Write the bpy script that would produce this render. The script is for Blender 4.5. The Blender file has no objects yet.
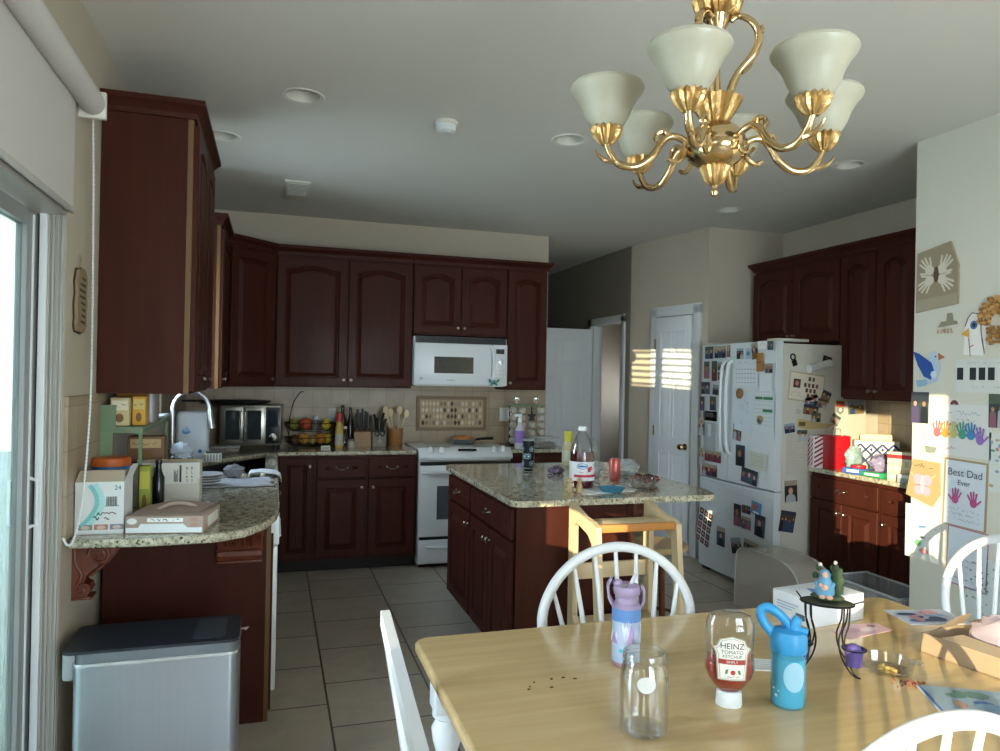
import bpy, bmesh, math, random
from mathutils import Vector, Matrix, geometry
COL = bpy.context.scene.collection
pi = math.pi
R = math.radians
random.seed(7)

# ------------------------------------------------------------------ camera maths (metres, z up, camera above the origin)
FPX, CAMH = 724.241, 1.495
def cam_axes(yaw=17.299, pitch=.148, roll=1.115):
    y, p, r = R(yaw), R(pitch), R(roll)
    f = Vector((math.sin(y)*math.cos(p), math.cos(y)*math.cos(p), math.sin(p)))
    rt = Vector((math.cos(y), -math.sin(y), 0)); up = rt.cross(f)
    r2 = rt*math.cos(r) + up*math.sin(r); u2 = up*math.cos(r) - rt*math.sin(r)
    return r2, u2, f
AX = cam_axes()
def P(u, v, axis, val):
    """world point seen at a photograph coordinate, on the plane axis = val"""
    d = AX[0]*((u-500)/FPX) - AX[1]*((v-375.5)/FPX) + AX[2]
    i = 'xyz'.index(axis); o = Vector((0, 0, CAMH))
    return o + d*((val-o[i])/d[i])

# ------------------------------------------------------------------ materials
def lin(h):
    h = h.lstrip('#')
    c = [int(h[i:i+2], 16)/255 for i in (0, 2, 4)]
    return [x/12.92 if x <= .04045 else ((x+.055)/1.055)**2.4 for x in c]
MATS = {}
def M(name, hx='#808080', rough=.5, metal=0, var=.08, scale=6, stretch=(1, 1, 1), bump=0, coat=0, trans=0, ior=1.45, alpha=1, spec=.5, emit=0, hx2=None, detail=4):
    if name in MATS: return MATS[name]
    m = bpy.data.materials.new(name); m.use_nodes = True; MATS[name] = m
    nt = m.node_tree; b = nt.nodes['Principled BSDF']; L = nt.links.new
    c = lin(hx)
    tc = nt.nodes.new('ShaderNodeTexCoord'); mp = nt.nodes.new('ShaderNodeMapping')
    mp.inputs['Scale'].default_value = stretch
    nz = nt.nodes.new('ShaderNodeTexNoise'); nz.inputs['Scale'].default_value = scale; nz.inputs['Detail'].default_value = detail
    mx = nt.nodes.new('ShaderNodeMix'); mx.data_type = 'RGBA'
    ca = [max(0, x*(1-var)) for x in c]; cb = [min(1, x*(1+var)) for x in c]
    if hx2: ca, cb = c, lin(hx2)
    mx.inputs[6].default_value = (*ca, 1); mx.inputs[7].default_value = (*cb, 1)
    L(tc.outputs['Object'], mp.inputs['Vector']); L(mp.outputs['Vector'], nz.inputs['Vector'])
    L(nz.outputs['Fac'], mx.inputs[0]); L(mx.outputs[2], b.inputs['Base Color'])
    b.inputs['Roughness'].default_value = rough; b.inputs['Metallic'].default_value = metal
    b.inputs['Coat Weight'].default_value = coat; b.inputs['Coat Roughness'].default_value = .12
    b.inputs['Transmission Weight'].default_value = trans; b.inputs['IOR'].default_value = ior
    b.inputs['Alpha'].default_value = alpha; b.inputs['Specular IOR Level'].default_value = spec
    if emit: L(mx.outputs[2], b.inputs['Emission Color']); b.inputs['Emission Strength'].default_value = emit
    if bump:
        bp = nt.nodes.new('ShaderNodeBump'); bp.inputs['Strength'].default_value = bump; bp.inputs['Distance'].default_value = .01
        L(nz.outputs['Fac'], bp.inputs['Height']); L(bp.outputs['Normal'], b.inputs['Normal'])
    return m
def K(hx, rough=.6):
    return M('paint_%s_%d' % (hx.strip('#'), rough*100), hx, rough=rough, var=.04)
def thin_glass(name, tint, gloss=.12, rough=.02):
    """pane that lets light straight through, with a little reflection"""
    if name in MATS: return MATS[name]
    m = bpy.data.materials.new(name); m.use_nodes = True; MATS[name] = m
    nt = m.node_tree; L = nt.links.new
    for n in list(nt.nodes): nt.nodes.remove(n)
    o = nt.nodes.new('ShaderNodeOutputMaterial'); t = nt.nodes.new('ShaderNodeBsdfTransparent'); g = nt.nodes.new('ShaderNodeBsdfGlossy')
    t.inputs['Color'].default_value = (*tint, 1); g.inputs['Roughness'].default_value = rough
    x = nt.nodes.new('ShaderNodeMixShader'); fr = nt.nodes.new('ShaderNodeLayerWeight'); fr.inputs['Blend'].default_value = .25
    mm = nt.nodes.new('ShaderNodeMath'); mm.operation = 'MULTIPLY_ADD'; mm.inputs[1].default_value = .9; mm.inputs[2].default_value = gloss*.4
    L(fr.outputs['Facing'], mm.inputs[0]); L(mm.outputs[0], x.inputs[0]); L(t.outputs[0], x.inputs[1]); L(g.outputs[0], x.inputs[2]); L(x.outputs[0], o.inputs['Surface'])
    return m
def milky(name, hx='#cccccc', a=.5, rough=.3):
    """translucent plastic: partly see-through sheet"""
    if name in MATS: return MATS[name]
    m = M(name, hx, rough=rough, var=.05); nt = m.node_tree; L = nt.links.new
    b = nt.nodes['Principled BSDF']; o = nt.nodes['Material Output']
    t = nt.nodes.new('ShaderNodeBsdfTransparent'); x = nt.nodes.new('ShaderNodeMixShader'); x.inputs[0].default_value = a
    L(t.outputs[0], x.inputs[1]); L(b.outputs[0], x.inputs[2]); L(x.outputs[0], o.inputs['Surface'])
    return m
def granite(name):
    m = bpy.data.materials.new(name); m.use_nodes = True; MATS[name] = m
    nt = m.node_tree; b = nt.nodes['Principled BSDF']; L = nt.links.new
    tc = nt.nodes.new('ShaderNodeTexCoord')
    def noise(s, d, r=.6):
        n = nt.nodes.new('ShaderNodeTexNoise'); n.inputs['Scale'].default_value = s; n.inputs['Detail'].default_value = d; n.inputs['Roughness'].default_value = r
        L(tc.outputs['Object'], n.inputs['Vector']); return n
    def ramp(src, stops):
        r = nt.nodes.new('ShaderNodeValToRGB'); e = r.color_ramp.elements
        while len(e) < len(stops): e.new(.5)
        for el, (p, h) in zip(e, stops): el.position = p; el.color = (*lin(h), 1)
        L(src, r.inputs['Fac']); return r
    a = ramp(noise(42, 6, .7).outputs['Fac'], [(.3, '#6d685a'), (.42, '#98917c'), (.52, '#b8b19a'), (.62, '#cbc5b0'), (.75, '#9c927a')])
    v = nt.nodes.new('ShaderNodeTexVoronoi'); v.inputs['Scale'].default_value = 130; L(tc.outputs['Object'], v.inputs['Vector'])
    s = ramp(noise(95, 3, .6).outputs['Fac'], [(.33, '#000000'), (.39, '#ffffff'), (.63, '#ffffff'), (.67, '#000000')])
    x = nt.nodes.new('ShaderNodeMix'); x.data_type = 'RGBA'; x.inputs[6].default_value = (*lin('#2b2620'), 1)
    L(s.outputs['Color'], x.inputs[0]); L(a.outputs['Color'], x.inputs[7])
    s2 = ramp(v.outputs['Color'], [(.0, '#000000'), (.80, '#000000'), (.86, '#ffffff')])
    y = nt.nodes.new('ShaderNodeMix'); y.data_type = 'RGBA'; y.inputs[7].default_value = (*lin('#574a36'), 1)
    L(s2.outputs['Color'], y.inputs[0]); L(x.outputs[2], y.inputs[6]); L(y.outputs[2], b.inputs['Base Color'])
    b.inputs['Roughness'].default_value = .12; b.inputs['Coat Weight'].default_value = .3
    return m
def tiles(name, bw, rh, c1, c2, cm, order='xy', shift=(0, 0), mortar=.005, rough=.35, off=.5):
    m = bpy.data.materials.new(name); m.use_nodes = True; MATS[name] = m
    nt = m.node_tree; b = nt.nodes['Principled BSDF']; L = nt.links.new
    tc = nt.nodes.new('ShaderNodeTexCoord'); sp = nt.nodes.new('ShaderNodeSeparateXYZ'); cb = nt.nodes.new('ShaderNodeCombineXYZ')
    L(tc.outputs['Object'], sp.inputs[0])
    for k in (0, 1):
        ad = nt.nodes.new('ShaderNodeMath'); ad.operation = 'ADD'; ad.inputs[1].default_value = shift[k]
        L(sp.outputs['xyz'.index(order[k])], ad.inputs[0]); L(ad.outputs[0], cb.inputs[k])
    br = nt.nodes.new('ShaderNodeTexBrick'); br.offset = off; L(cb.outputs[0], br.inputs['Vector'])
    br.inputs['Scale'].default_value = 1; br.inputs['Brick Width'].default_value = bw; br.inputs['Row Height'].default_value = rh; br.inputs['Mortar Size'].default_value = mortar
    br.inputs['Color1'].default_value = (*lin(c1), 1); br.inputs['Color2'].default_value = (*lin(c2), 1); br.inputs['Mortar'].default_value = (*lin(cm), 1)
    nz = nt.nodes.new('ShaderNodeTexNoise'); nz.inputs['Scale'].default_value = 5; nz.inputs['Detail'].default_value = 8; nz.inputs['Distortion'].default_value = 1.2
    L(tc.outputs['Object'], nz.inputs['Vector'])
    mr = nt.nodes.new('ShaderNodeMapRange'); mr.inputs['To Min'].default_value = .72; mr.inputs['To Max'].default_value = 1.22; L(nz.outputs['Fac'], mr.inputs['Value'])
    mx = nt.nodes.new('ShaderNodeMix'); mx.data_type = 'RGBA'; mx.blend_type = 'MULTIPLY'; mx.inputs[0].default_value = 1
    L(br.outputs['Color'], mx.inputs[6]); L(mr.outputs['Result'], mx.inputs[7]); L(mx.outputs[2], b.inputs['Base Color'])
    bp = nt.nodes.new('ShaderNodeBump'); bp.inputs['Strength'].default_value = .3; bp.inputs['Distance'].default_value = .004; bp.invert = True
    L(br.outputs['Fac'], bp.inputs['Height']); L(bp.outputs['Normal'], b.inputs['Normal'])
    b.inputs['Roughness'].default_value = rough
    return m

WOOD = M('cherry_wood', '#31160f', rough=.5, coat=.02, spec=.14, scale=7, stretch=(3, 3, .35), hx2='#4c2419', detail=6)
WOODX = M('cherry_wood_across', '#31160f', rough=.5, coat=.02, spec=.14, scale=7, stretch=(.35, 3, 3), hx2='#4c2419', detail=6)
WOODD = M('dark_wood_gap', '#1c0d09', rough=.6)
EDGE = M('face_frame_edge_lit', '#6a4d2a', rough=.5, scale=8, stretch=(3, 3, .3))  # light caught on the frame edge, put into its colour
BRASS_D = M('pewter_knob', '#8d8070', rough=.3, metal=1)
GRAN = granite('speckled_granite')
WHITE = M('white_enamel', '#dfe4e6', rough=.28, var=.02)
OFFW = M('almond_white_plastic', '#d8d6cc', rough=.4, var=.03)
BLACK = M('black_plastic', '#141516', rough=.35)
BLACKG = M('black_glass', '#0b0c0e', rough=.06, coat=.5)
STEEL = M('brushed_steel', '#b9bcc0', rough=.3, metal=1, var=.06, scale=3, stretch=(40, 40, .4))
CHROME = M('chrome', '#d6d8da', rough=.08, metal=1)
BRASS = M('polished_brass', '#cdb184', rough=.16, metal=1, var=.06)
GLASS = thin_glass('clear_glass', (.98, .99, .985), .14, .02)
PLASTIC = thin_glass('clear_plastic', (.975, .98, .98), .08, .05)
PAINTW = M('white_painted_wood', '#dcdfe2', rough=.32, var=.03)
PINE = M('oak_table_top', '#bb9e6e', rough=.17, coat=.3, scale=5, stretch=(.5, 9, 9), hx2='#d6bb8a', detail=7)
BIRCH = M('birch_plywood', '#cbb088', rough=.42, scale=5, stretch=(4, 4, .4), hx2='#e2cfaa')
PAPER = K('#e6e6e2', .7)
CARD = M('brown_cardboard', '#9b856b', rough=.8, var=.1, scale=20)
INK = K('#2a2a30', .7)

# ------------------------------------------------------------------ mesh building
def catmull(pts, sub=4, closed=False):
    pts = [Vector(p) for p in pts]; n = len(pts); out = []
    for i in range(n if closed else n-1):
        g = lambda k: pts[k % n] if closed else pts[max(0, min(n-1, k))]
        a, b, c, d = g(i-1), g(i), g(i+1), g(i+2)
        for j in range(sub):
            t = j/sub
            out.append(.5*((2*b)+(c-a)*t+(2*a-5*b+4*c-d)*t*t+(3*b-a-3*c+d)*t**3))
    if not closed: out.append(pts[-1])
    return out
class MB:
    def __init__(s): s.v = []; s.f = []; s.mi = []; s.ms = []; s.X = Matrix()
    def add(s, vs, fs, m):
        if m not in s.ms: s.ms.append(m)
        k = s.ms.index(m); o = len(s.v)
        s.v += [s.X @ Vector(v) for v in vs]
        s.f += [[i+o for i in f] for f in fs]; s.mi += [k]*len(fs)
        return s
    def frombm(s, bm, m):
        bm.verts.index_update()
        s.add([v.co.copy() for v in bm.verts], [[v.index for v in f.verts] for f in bm.faces], m); bm.free(); return s
    def box(s, x0, x1, y0, y1, z0, z1, m, b=0, seg=2):
        if b <= 0:
            v = [(x, y, z) for z in (z0, z1) for y in (y0, y1) for x in (x0, x1)]
            return s.add(v, [(0, 2, 3, 1), (4, 5, 7, 6), (0, 1, 5, 4), (1, 3, 7, 5), (3, 2, 6, 7), (2, 0, 4, 6)], m)
        bm = bmesh.new(); bmesh.ops.create_cube(bm, size=1)
        for v in bm.verts: v.co = Vector(((x0+x1)/2+v.co.x*(x1-x0), (y0+y1)/2+v.co.y*(y1-y0), (z0+z1)/2+v.co.z*(z1-z0)))
        bmesh.ops.bevel(bm, geom=list(bm.edges), offset=b, segments=seg, affect='EDGES', profile=.5)
        return s.frombm(bm, m)
    def lathe(s, prof, m, c=(0, 0, 0), n=28, axis='Z', sx=1, sy=1, close=True):
        vs = []; fs = []; c = Vector(c)
        for r, z in prof:
            for k in range(n):
                a = 2*pi*k/n; q = Vector((r*math.cos(a)*sx, r*math.sin(a)*sy, z))
                if axis == 'Y': q = Vector((q.x, -q.z, q.y))
                if axis == 'X': q = Vector((q.z, q.x, q.y))
                vs.append(c+q)
        for i in range(len(prof)-1):
            for k in range(n):
                k2 = (k+1) % n; fs.append((i*n+k, i*n+k2, (i+1)*n+k2, (i+1)*n+k))
        if close:
            if prof[0][0] > 1e-6: fs.append(list(range(n))[::-1])
            if prof[-1][0] > 1e-6: fs.append([(len(prof)-1)*n+k for k in range(n)])
        return s.add(vs, fs, m)
    def cyl(s, c, r, h, m, n=24, axis='Z'): return s.lathe([(r, 0), (r, h)], m, c, n, axis)
    def tube(s, pts, r, m, n=8, sub=0, closed=False):
        if sub: pts = catmull(pts, sub, closed)
        pts = [Vector(p) for p in pts]; N = len(pts)
        rr = r if isinstance(r, (list, tuple)) else [r]*N
        if len(rr) != N: rr = [rr[min(len(rr)-1, int(i*(len(rr)-1)/max(1, N-1)))]*(1-((i*(len(rr)-1)/max(1, N-1)) % 1)) + rr[min(len(rr)-1, int(i*(len(rr)-1)/max(1, N-1))+1)]*((i*(len(rr)-1)/max(1, N-1)) % 1) for i in range(N)]
        vs = []; fs = []; nrm = None
        for i in range(N):
            a = pts[(i-1) % N] if closed or i > 0 else pts[i]; b = pts[(i+1) % N] if closed or i < N-1 else pts[i]
            t = (b-a)
            t = t.normalized() if t.length > 1e-9 else Vector((0, 0, 1))
            if nrm is None: nrm = t.orthogonal().normalized()
            else:
                nrm = nrm - t*nrm.dot(t); nrm = nrm.normalized() if nrm.length > 1e-6 else t.orthogonal().normalized()
            bn = t.cross(nrm)
            for k in range(n):
                a2 = 2*pi*k/n; vs.append(pts[i]+(nrm*math.cos(a2)+bn*math.sin(a2))*rr[i])
        for i in range(N if closed else N-1):
            j = (i+1) % N
            for k in range(n):
                k2 = (k+1) % n; fs.append((i*n+k, i*n+k2, j*n+k2, j*n+k))
        if not closed: fs += [list(range(n))[::-1], [(N-1)*n+k for k in range(n)]]
        return s.add(vs, fs, m)
    def bar(s, pts, w, t, m, up=(0, 0, 1)):
        """flat bar: width w across, thickness t along `up`-ish normal"""
        pts = [Vector(p) for p in pts]; N = len(pts); vs = []; fs = []; up = Vector(up)
        for i in range(N):
            d = (pts[min(N-1, i+1)]-pts[max(0, i-1)]).normalized(); a = d.cross(up).normalized(); n2 = a.cross(d)
            for x, y in ((-1, -1), (1, -1), (1, 1), (-1, 1)): vs.append(pts[i]+a*x*w/2+n2*y*t/2)
        for i in range(N-1):
            for k in range(4): fs.append((i*4+k, i*4+(k+1) % 4, i*4+4+(k+1) % 4, i*4+4+k))
        fs += [(3, 2, 1, 0), tuple((N-1)*4+k for k in range(4))]
        return s.add(vs, fs, m)
    def prism(s, poly, a, b, m, axis='Z'):
        """polygon (CCW) pulled from a to b along axis; for Y the polygon is (x,z), for X it is (y,z)"""
        def q(p, h): return {'Z': (p[0], p[1], h), 'Y': (p[0], h, p[1]), 'X': (h, p[0], p[1])}[axis]
        n = len(poly); vs = [q(p, a) for p in poly]+[q(p, b) for p in poly]
        fs = [tuple(range(n))[::-1], tuple(range(n, 2*n))]+[(i, (i+1) % n, n+(i+1) % n, n+i) for i in range(n)]
        if axis == 'Y': fs = [f[::-1] for f in fs]
        return s.add(vs, fs, m)
    def holed(s, outer, holes, z0, z1, m):
        loops = [outer]+holes; flat = [p for l in loops for p in l]
        tri = geometry.tessellate_polygon([[Vector((p[0], p[1], 0)) for p in l] for l in loops])
        n = len(flat); vs = [(p[0], p[1], z0) for p in flat]+[(p[0], p[1], z1) for p in flat]; fs = []
        for a, b, c in tri:
            A, B, D = Vector(flat[a]), Vector(flat[b]), Vector(flat[c])
            if (B-A).cross(D-A) < 0: b, c = c, b
            fs += [(n+a, n+b, n+c), (a, c, b)]
        o = 0
        for li, l in enumerate(loops):
            k = len(l); area = sum(l[i][0]*l[(i+1) % k][1]-l[(i+1) % k][0]*l[i][1] for i in range(k))
            for i in range(k):
                a, b = o+i, o+(i+1) % k
                f = (a, b, n+b, n+a); flip = (area < 0) != (li > 0)
                fs.append(f[::-1] if flip else f)
            o += k
        return s.add(vs, fs, m)
    def ell(s, c, r, m, nu=16, nv=10, jit=0, seed=0):
        r = (r, r, r) if not isinstance(r, (tuple, list)) else r; rnd = random.Random(seed)
        vs = [Vector(c)+Vector((0, 0, -r[2]))]; fs = []
        for i in range(1, nv):
            ph = -pi/2+pi*i/nv
            for k in range(nu):
                a = 2*pi*k/nu; j = 1+jit*rnd.uniform(-1, 1)
                vs.append(Vector(c)+Vector((r[0]*math.cos(ph)*math.cos(a), r[1]*math.cos(ph)*math.sin(a), r[2]*math.sin(ph)))*j)
        vs.append(Vector(c)+Vector((0, 0, r[2]))); T = len(vs)-1
        for k in range(nu):
            k2 = (k+1) % nu; fs.append((0, 1+k2, 1+k)); fs.append((T, 1+(nv-2)*nu+k, 1+(nv-2)*nu+k2))
            for i in range(nv-2): fs.append((1+i*nu+k, 1+i*nu+k2, 1+(i+1)*nu+k2, 1+(i+1)*nu+k))
        return s.add(vs, fs, m)
    def quad(s, pts, m): return s.add(pts, [tuple(range(len(pts)))], m)
    # flat artwork on a sheet that stands in the xz plane and faces -y
    def p2(s, pts, m, k=1): return s.add([(x, -.0012-.0005*k, z) for x, z in pts], [tuple(range(len(pts)))], m)
    def r2(s, x0, x1, z0, z1, m, k=1): return s.p2([(x0, z0), (x1, z0), (x1, z1), (x0, z1)], m, k)
    def c2(s, cx, cz, rx, rz, m, k=1, n=18, rot=0):
        q = []
        for i in range(n):
            a = 2*pi*i/n; x, z = rx*math.cos(a), rz*math.sin(a); q.append((cx+x*math.cos(rot)-z*math.sin(rot), cz+x*math.sin(rot)+z*math.cos(rot)))
        return s.p2(q, m, k)
    def l2(s, pts, w, m, k=1):
        for (a, b), (c, d) in zip(pts, pts[1:]):
            t = Vector((c-a, d-b))
            if t.length < 1e-7: continue
            t.normalize(); nx, nz = -t.y*w/2, t.x*w/2
            s.p2([(a-nx, b-nz), (c-nx, d-nz), (c+nx, d+nz), (a+nx, b+nz)], m, k)
        return s
    def hand2(s, cx, cz, S, m, k=1, rot=0, flip=1):
        def T(x, z): x *= flip; return (cx+S*(x*math.cos(rot)-z*math.sin(rot)), cz+S*(x*math.sin(rot)+z*math.cos(rot)))
        q = [T(.3*math.cos(2*pi*i/14), .33*math.sin(2*pi*i/14)) for i in range(14)]
        s.p2(q if flip > 0 else q[::-1], m, k)
        for bx, bz, ex, ez in ((-.24, .2, -.4, .62), (-.09, .28, -.13, .82), (.06, .28, .12, .85), (.2, .22, .36, .7), (.26, -.1, .62, .18)):
            a, b = T(bx, bz), T(ex, ez); s.l2([a, b], .13*S, m, k); s.c2(b[0], b[1], .066*S, .066*S, m, k, 8)
        return s
    def scrib(s, x0, x1, z, h, m, k=1, seed=1, w=.0012):
        """a line of illegible handwriting"""
        rnd = random.Random(seed); x = x0; pts = []
        while x < x1:
            pts.append((x, z+h*rnd.uniform(0, 1))); x += h*rnd.uniform(.25, .5)
            if rnd.random() < .16: s.l2(pts, w, m, k); pts = []; x += h*.5
        return s.l2(pts, w, m, k)
    def text(s, body, size, m, at, k=2, align='CENTER', plane='XZ', dep=0):
        cu = bpy.data.curves.new('t', 'FONT'); cu.body = body; cu.size = size; cu.align_x = align; cu.extrude = dep
        ob = bpy.data.objects.new('t', cu); me = bpy.data.meshes.new_from_object(ob)
        vs = []
        for v in me.vertices:
            vs.append((at[0]+v.co.x, at[1]-.0012-.0005*k-v.co.z, at[2]+v.co.y))
        s.add(vs, [list(p.vertices) for p in me.polygons], m)
        bpy.data.objects.remove(ob); bpy.data.curves.remove(cu); bpy.data.meshes.remove(me); return s
    def cut(s):
        """slice flat artwork into narrow strips so that it can follow a curve"""
        bm = bmesh.new(); vv = [bm.verts.new(v) for v in s.v]
        for f, k in zip(s.f, s.mi):
            try: bm.faces.new([vv[i] for i in f]).material_index = k
            except ValueError: pass
        xs = [v.x for v in s.v]; st = .005; k = math.ceil(min(xs)/st)
        while k*st < max(xs):
            bmesh.ops.bisect_plane(bm, geom=bm.verts[:]+bm.edges[:]+bm.faces[:], plane_co=(k*st, 0, 0), plane_no=(1, 0, 0)); k += 1
        bm.verts.index_update(); s.v = [v.co.copy() for v in bm.verts]; s.f = [[v.index for v in f.verts] for f in bm.faces]; s.mi = [f.material_index for f in bm.faces]; bm.free()
        return s
    def bend(s, start, cx, cy, r):
        """wrap verts added since `start` (authored in xz, facing -y, x = arc length) round a vertical cylinder"""
        s.cut()
        for i in range(len(s.v)):
            v = s.v[i]; a = v.x/r; rr = r-v.y
            s.v[i] = Vector((cx+rr*math.sin(a), cy-rr*math.cos(a), v.z))
        return s
    def build(s, name, parent=None, loc=None, rz=0, ang=38, smooth=True):
        me = bpy.data.meshes.new(name); me.from_pydata([tuple(v) for v in s.v], [], s.f)
        for m in s.ms: me.materials.append(m)
        me.polygons.foreach_set('material_index', s.mi)
        if smooth:
            me.polygons.foreach_set('use_smooth', [True]*len(me.polygons)); me.set_sharp_from_angle(angle=R(ang))
        me.validate(); me.update()
        o = bpy.data.objects.new(name, me); COL.objects.link(o)
        if loc is not None: o.location = loc
        if rz: o.rotation_euler = (0, 0, rz)
        if parent is not None: o.parent = parent
        return o
def tag(o, label=None, cat=None, group=None, kind=None):
    if label: o['label'] = label
    if cat: o['category'] = cat
    if group: o['group'] = group
    if kind: o['kind'] = kind
    return o
def thing(name, label, cat, loc=(0, 0, 0), rz=0, group=None):
    o = bpy.data.objects.new(name, None); COL.objects.link(o); o.empty_display_size = .05
    o.location = loc; o.rotation_euler = (0, 0, rz)
    return tag(o, label, cat, group)
def solo(mb, name, label, cat, loc=(0, 0, 0), rz=0, group=None, kind=None):
    return tag(mb.build(name, None, loc, rz), label, cat, group, kind)
def struct(mb, name, label=None): return tag(mb.build(name), label, None, None, 'structure')
def dup(root, loc, rz=None, label=None, group=None):
    r = root.copy(); COL.objects.link(r); r.location = loc
    if rz is not None: r.rotation_euler = (0, 0, rz)
    if label: r['label'] = label
    if group: r['group'] = group
    for ch in list(root.children):
        c = ch.copy(); COL.objects.link(c); c.parent = r
        for g in list(ch.children):
            d = g.copy(); COL.objects.link(d); d.parent = c
    return r
# ------------------------------------------------------------------ the room shell
XL, YB, XR, ZC = -.672, 6.19, 4.20, 2.79
HALLW = M('hall_wall_dimmed', '#8f887c', rough=.85, var=.02, scale=3)  # dimness of the hall put into the wall colour
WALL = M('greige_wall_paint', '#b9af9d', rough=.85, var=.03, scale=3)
CEIL = M('ceiling_paint', '#d6d3cb', rough=.9, var=.02, scale=3)
WALLD = M('dining_wall_paint', '#d0cdbf', rough=.85, var=.02, scale=3)
TRIM = M('white_trim_paint', '#d5d8d8', rough=.4, var=.02)
FLOOR = tiles('floor_tile', .45, .475, '#b0a799', '#bbb1a3', '#544c43', order='yx', shift=(.017, .215), mortar=.005)
fl = MB(); fl.box(-.8, 4.4, -2.1, 9.3, -.1, 0, FLOOR); struct(fl, 'floor', 'beige stone floor tiles laid in staggered rows')
LIGHTS = [(.102, 3.505), (-.3, 4.254), (1.506, 3.643), (3.218, 3.477), (3.247, 4.703)]
ce = MB(); holes = [[(x+.078*math.cos(2*pi*k/24), y+.078*math.sin(2*pi*k/24)) for k in range(24)] for x, y in LIGHTS]
ce.holed([(-.8, -2.1), (4.4, -2.1), (4.4, 9.3), (-.8, 9.3)], holes, ZC, ZC+.12, CEIL)
ce.box(-.8, 4.4, -2.1, 9.3, ZC+.12, ZC+.15, CEIL)
struct(ce, 'ceiling', 'plain flat ceiling')

def wall_y(name, x0, x1, y0, y1, openings, m, z1=ZC):
    """wall running along y between x0 and x1; openings (ya,yb,za,zb) sorted, may share a y span"""
    w = MB(); cuts = sorted({y0, y1} | {o[0] for o in openings} | {o[1] for o in openings})
    for a, b in zip(cuts, cuts[1:]):
        z = 0; inn = sorted([o for o in openings if o[0] <= a+1e-6 and o[1] >= b-1e-6], key=lambda o: o[2])
        for o in inn:
            if o[2] > z: w.box(x0, x1, a, b, z, o[2], m)
            z = o[3]
        if z < z1: w.box(x0, x1, a, b, z, z1, m)
    return struct(w, name)
def wall_x(name, y0, y1, x0, x1, openings, m, z1=ZC):
    w = MB(); cuts = sorted({x0, x1} | {o[0] for o in openings} | {o[1] for o in openings})
    for a, b in zip(cuts, cuts[1:]):
        z = 0
        for o in [o for o in openings if o[0] <= a+1e-6 and o[1] >= b-1e-6]:
            if o[2] > z: w.box(a, b, y0, y1, z, o[2], m)
            z = o[3]
        if z < z1: w.box(a, b, y0, y1, z, z1, m)
    return struct(w, name)
SLD = (1.45, 2.75, .02, 2.04)
W2 = (.34, 1.12, 1.02, 1.30); W3 = (.76, 1.88, 2.14, 2.56); WK = (4.08, 4.84, 1.24, 2.25); W5 = (-1.68, -.78, .95, 2.22)
wall_y('wall_left', XL-.13, XL, -2.1, 6.31, [SLD, W2, W3, W5, WK], WALL)
wall_x('wall_back', YB, YB+.12, XL-.13, 2.37, [], WALL)
wall_y('wall_right', XR, XR+.12, 3.03, 5.28, [], WALL)
w = MB(); w.box(3.25, 4.32, -2.1, 3.03, 0, ZC, WALLD); struct(w, 'wall_dining')
w = MB(); w.prism([(3.46, 5.28), (4.32, 5.28), (4.32, 6.30), (3.27, 6.30)], 0, ZC, WALL); struct(w, 'wall_pantry')
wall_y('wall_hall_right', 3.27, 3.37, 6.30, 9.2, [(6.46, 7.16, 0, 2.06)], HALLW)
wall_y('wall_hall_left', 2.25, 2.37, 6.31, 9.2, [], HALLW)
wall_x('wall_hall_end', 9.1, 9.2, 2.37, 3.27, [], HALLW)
w = MB(); w.box(3.37, 4.4, 6.36, 6.42, 0, ZC, WALL); w.box(3.37, 4.4, 8.2, 8.26, 0, ZC, WALL); w.box(4.34, 4.4, 6.42, 6.8, 0, ZC, WALL); w.box(4.34, 4.4, 7.9, 8.2, 0, ZC, WALL); w.box(4.34, 4.4, 6.8, 7.9, 0, 1.2, WALL); w.box(4.34, 4.4, 6.8, 7.5, 1.2, ZC, WALL); w.box(4.34, 4.4, 7.5, 7.9, 1.5, ZC, WALL); struct(w, 'wall_side_room')  # small unseen opening in the outer wall, added to let daylight in
WR2 = (.6, 2.2, .3, 2.3)
wall_x('wall_rear', -2.1, -2.0, XL-.13, 3.25, [WR2], WALL)

def window(name, ax, o, pos, depth=.13, mull=0, glass=(.93, .96, .95), fr=.035, blinds=0):
    """framed pane(s) in the opening o; ax = 'y' (wall along y, at x=pos) or 'x'"""
    a0, a1, z0, z1 = o; f = MB()
    def bx(p0, p1, q0, q1, d0, d1, m, mb):
        if ax == 'y': mb.box(pos-d1, pos-d0, p0, p1, q0, q1, m)
        else: mb.box(p0, p1, pos-d1, pos-d0, q0, q1, m)
    for p0, p1, q0, q1 in ((a0, a0+fr, z0, z1), (a1-fr, a1, z0, z1), (a0+fr, a1-fr, z0, z0+fr), (a0+fr, a1-fr, z1-fr, z1)): bx(p0, p1, q0, q1, .03, .10, TRIM, f)
    for k in range(mull):
        c = a0+(a1-a0)*(k+1)/(mull+1); bx(c-.02, c+.02, z0+fr, z1-fr, .03, .10, TRIM, f)
    if blinds:
        n = blinds
        for k in range(n):
            z = z0+fr+(z1-z0-2*fr)*(k+.5)/n; bx(a0+fr, a1-fr, z-.009, z+.009, .055, .075, TRIM, f)
    o_ = struct(f, name)
    g = MB(); bx(a0+fr*.5, a1-fr*.5, z0+fr*.5, z1-fr*.5, .063, .067, thin_glass('window_pane_glass_%.2f' % glass[0], glass), g)
    g.build('pane', o_); return o_
window('window_1', 'y', WK, XL, mull=0)
window('window_unseen_low', 'y', W2, XL)  # out of view; opening shaped to drop sun on chair and stool
window('window_unseen_left', 'y', W5, XL, mull=0)  # out of view; opening shaped to place the dining wall sun patch
window('window_unseen_high', 'y', W3, XL, mull=1, blinds=6)  # out of view; opening and slats shaped for the pantry sun patch
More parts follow.
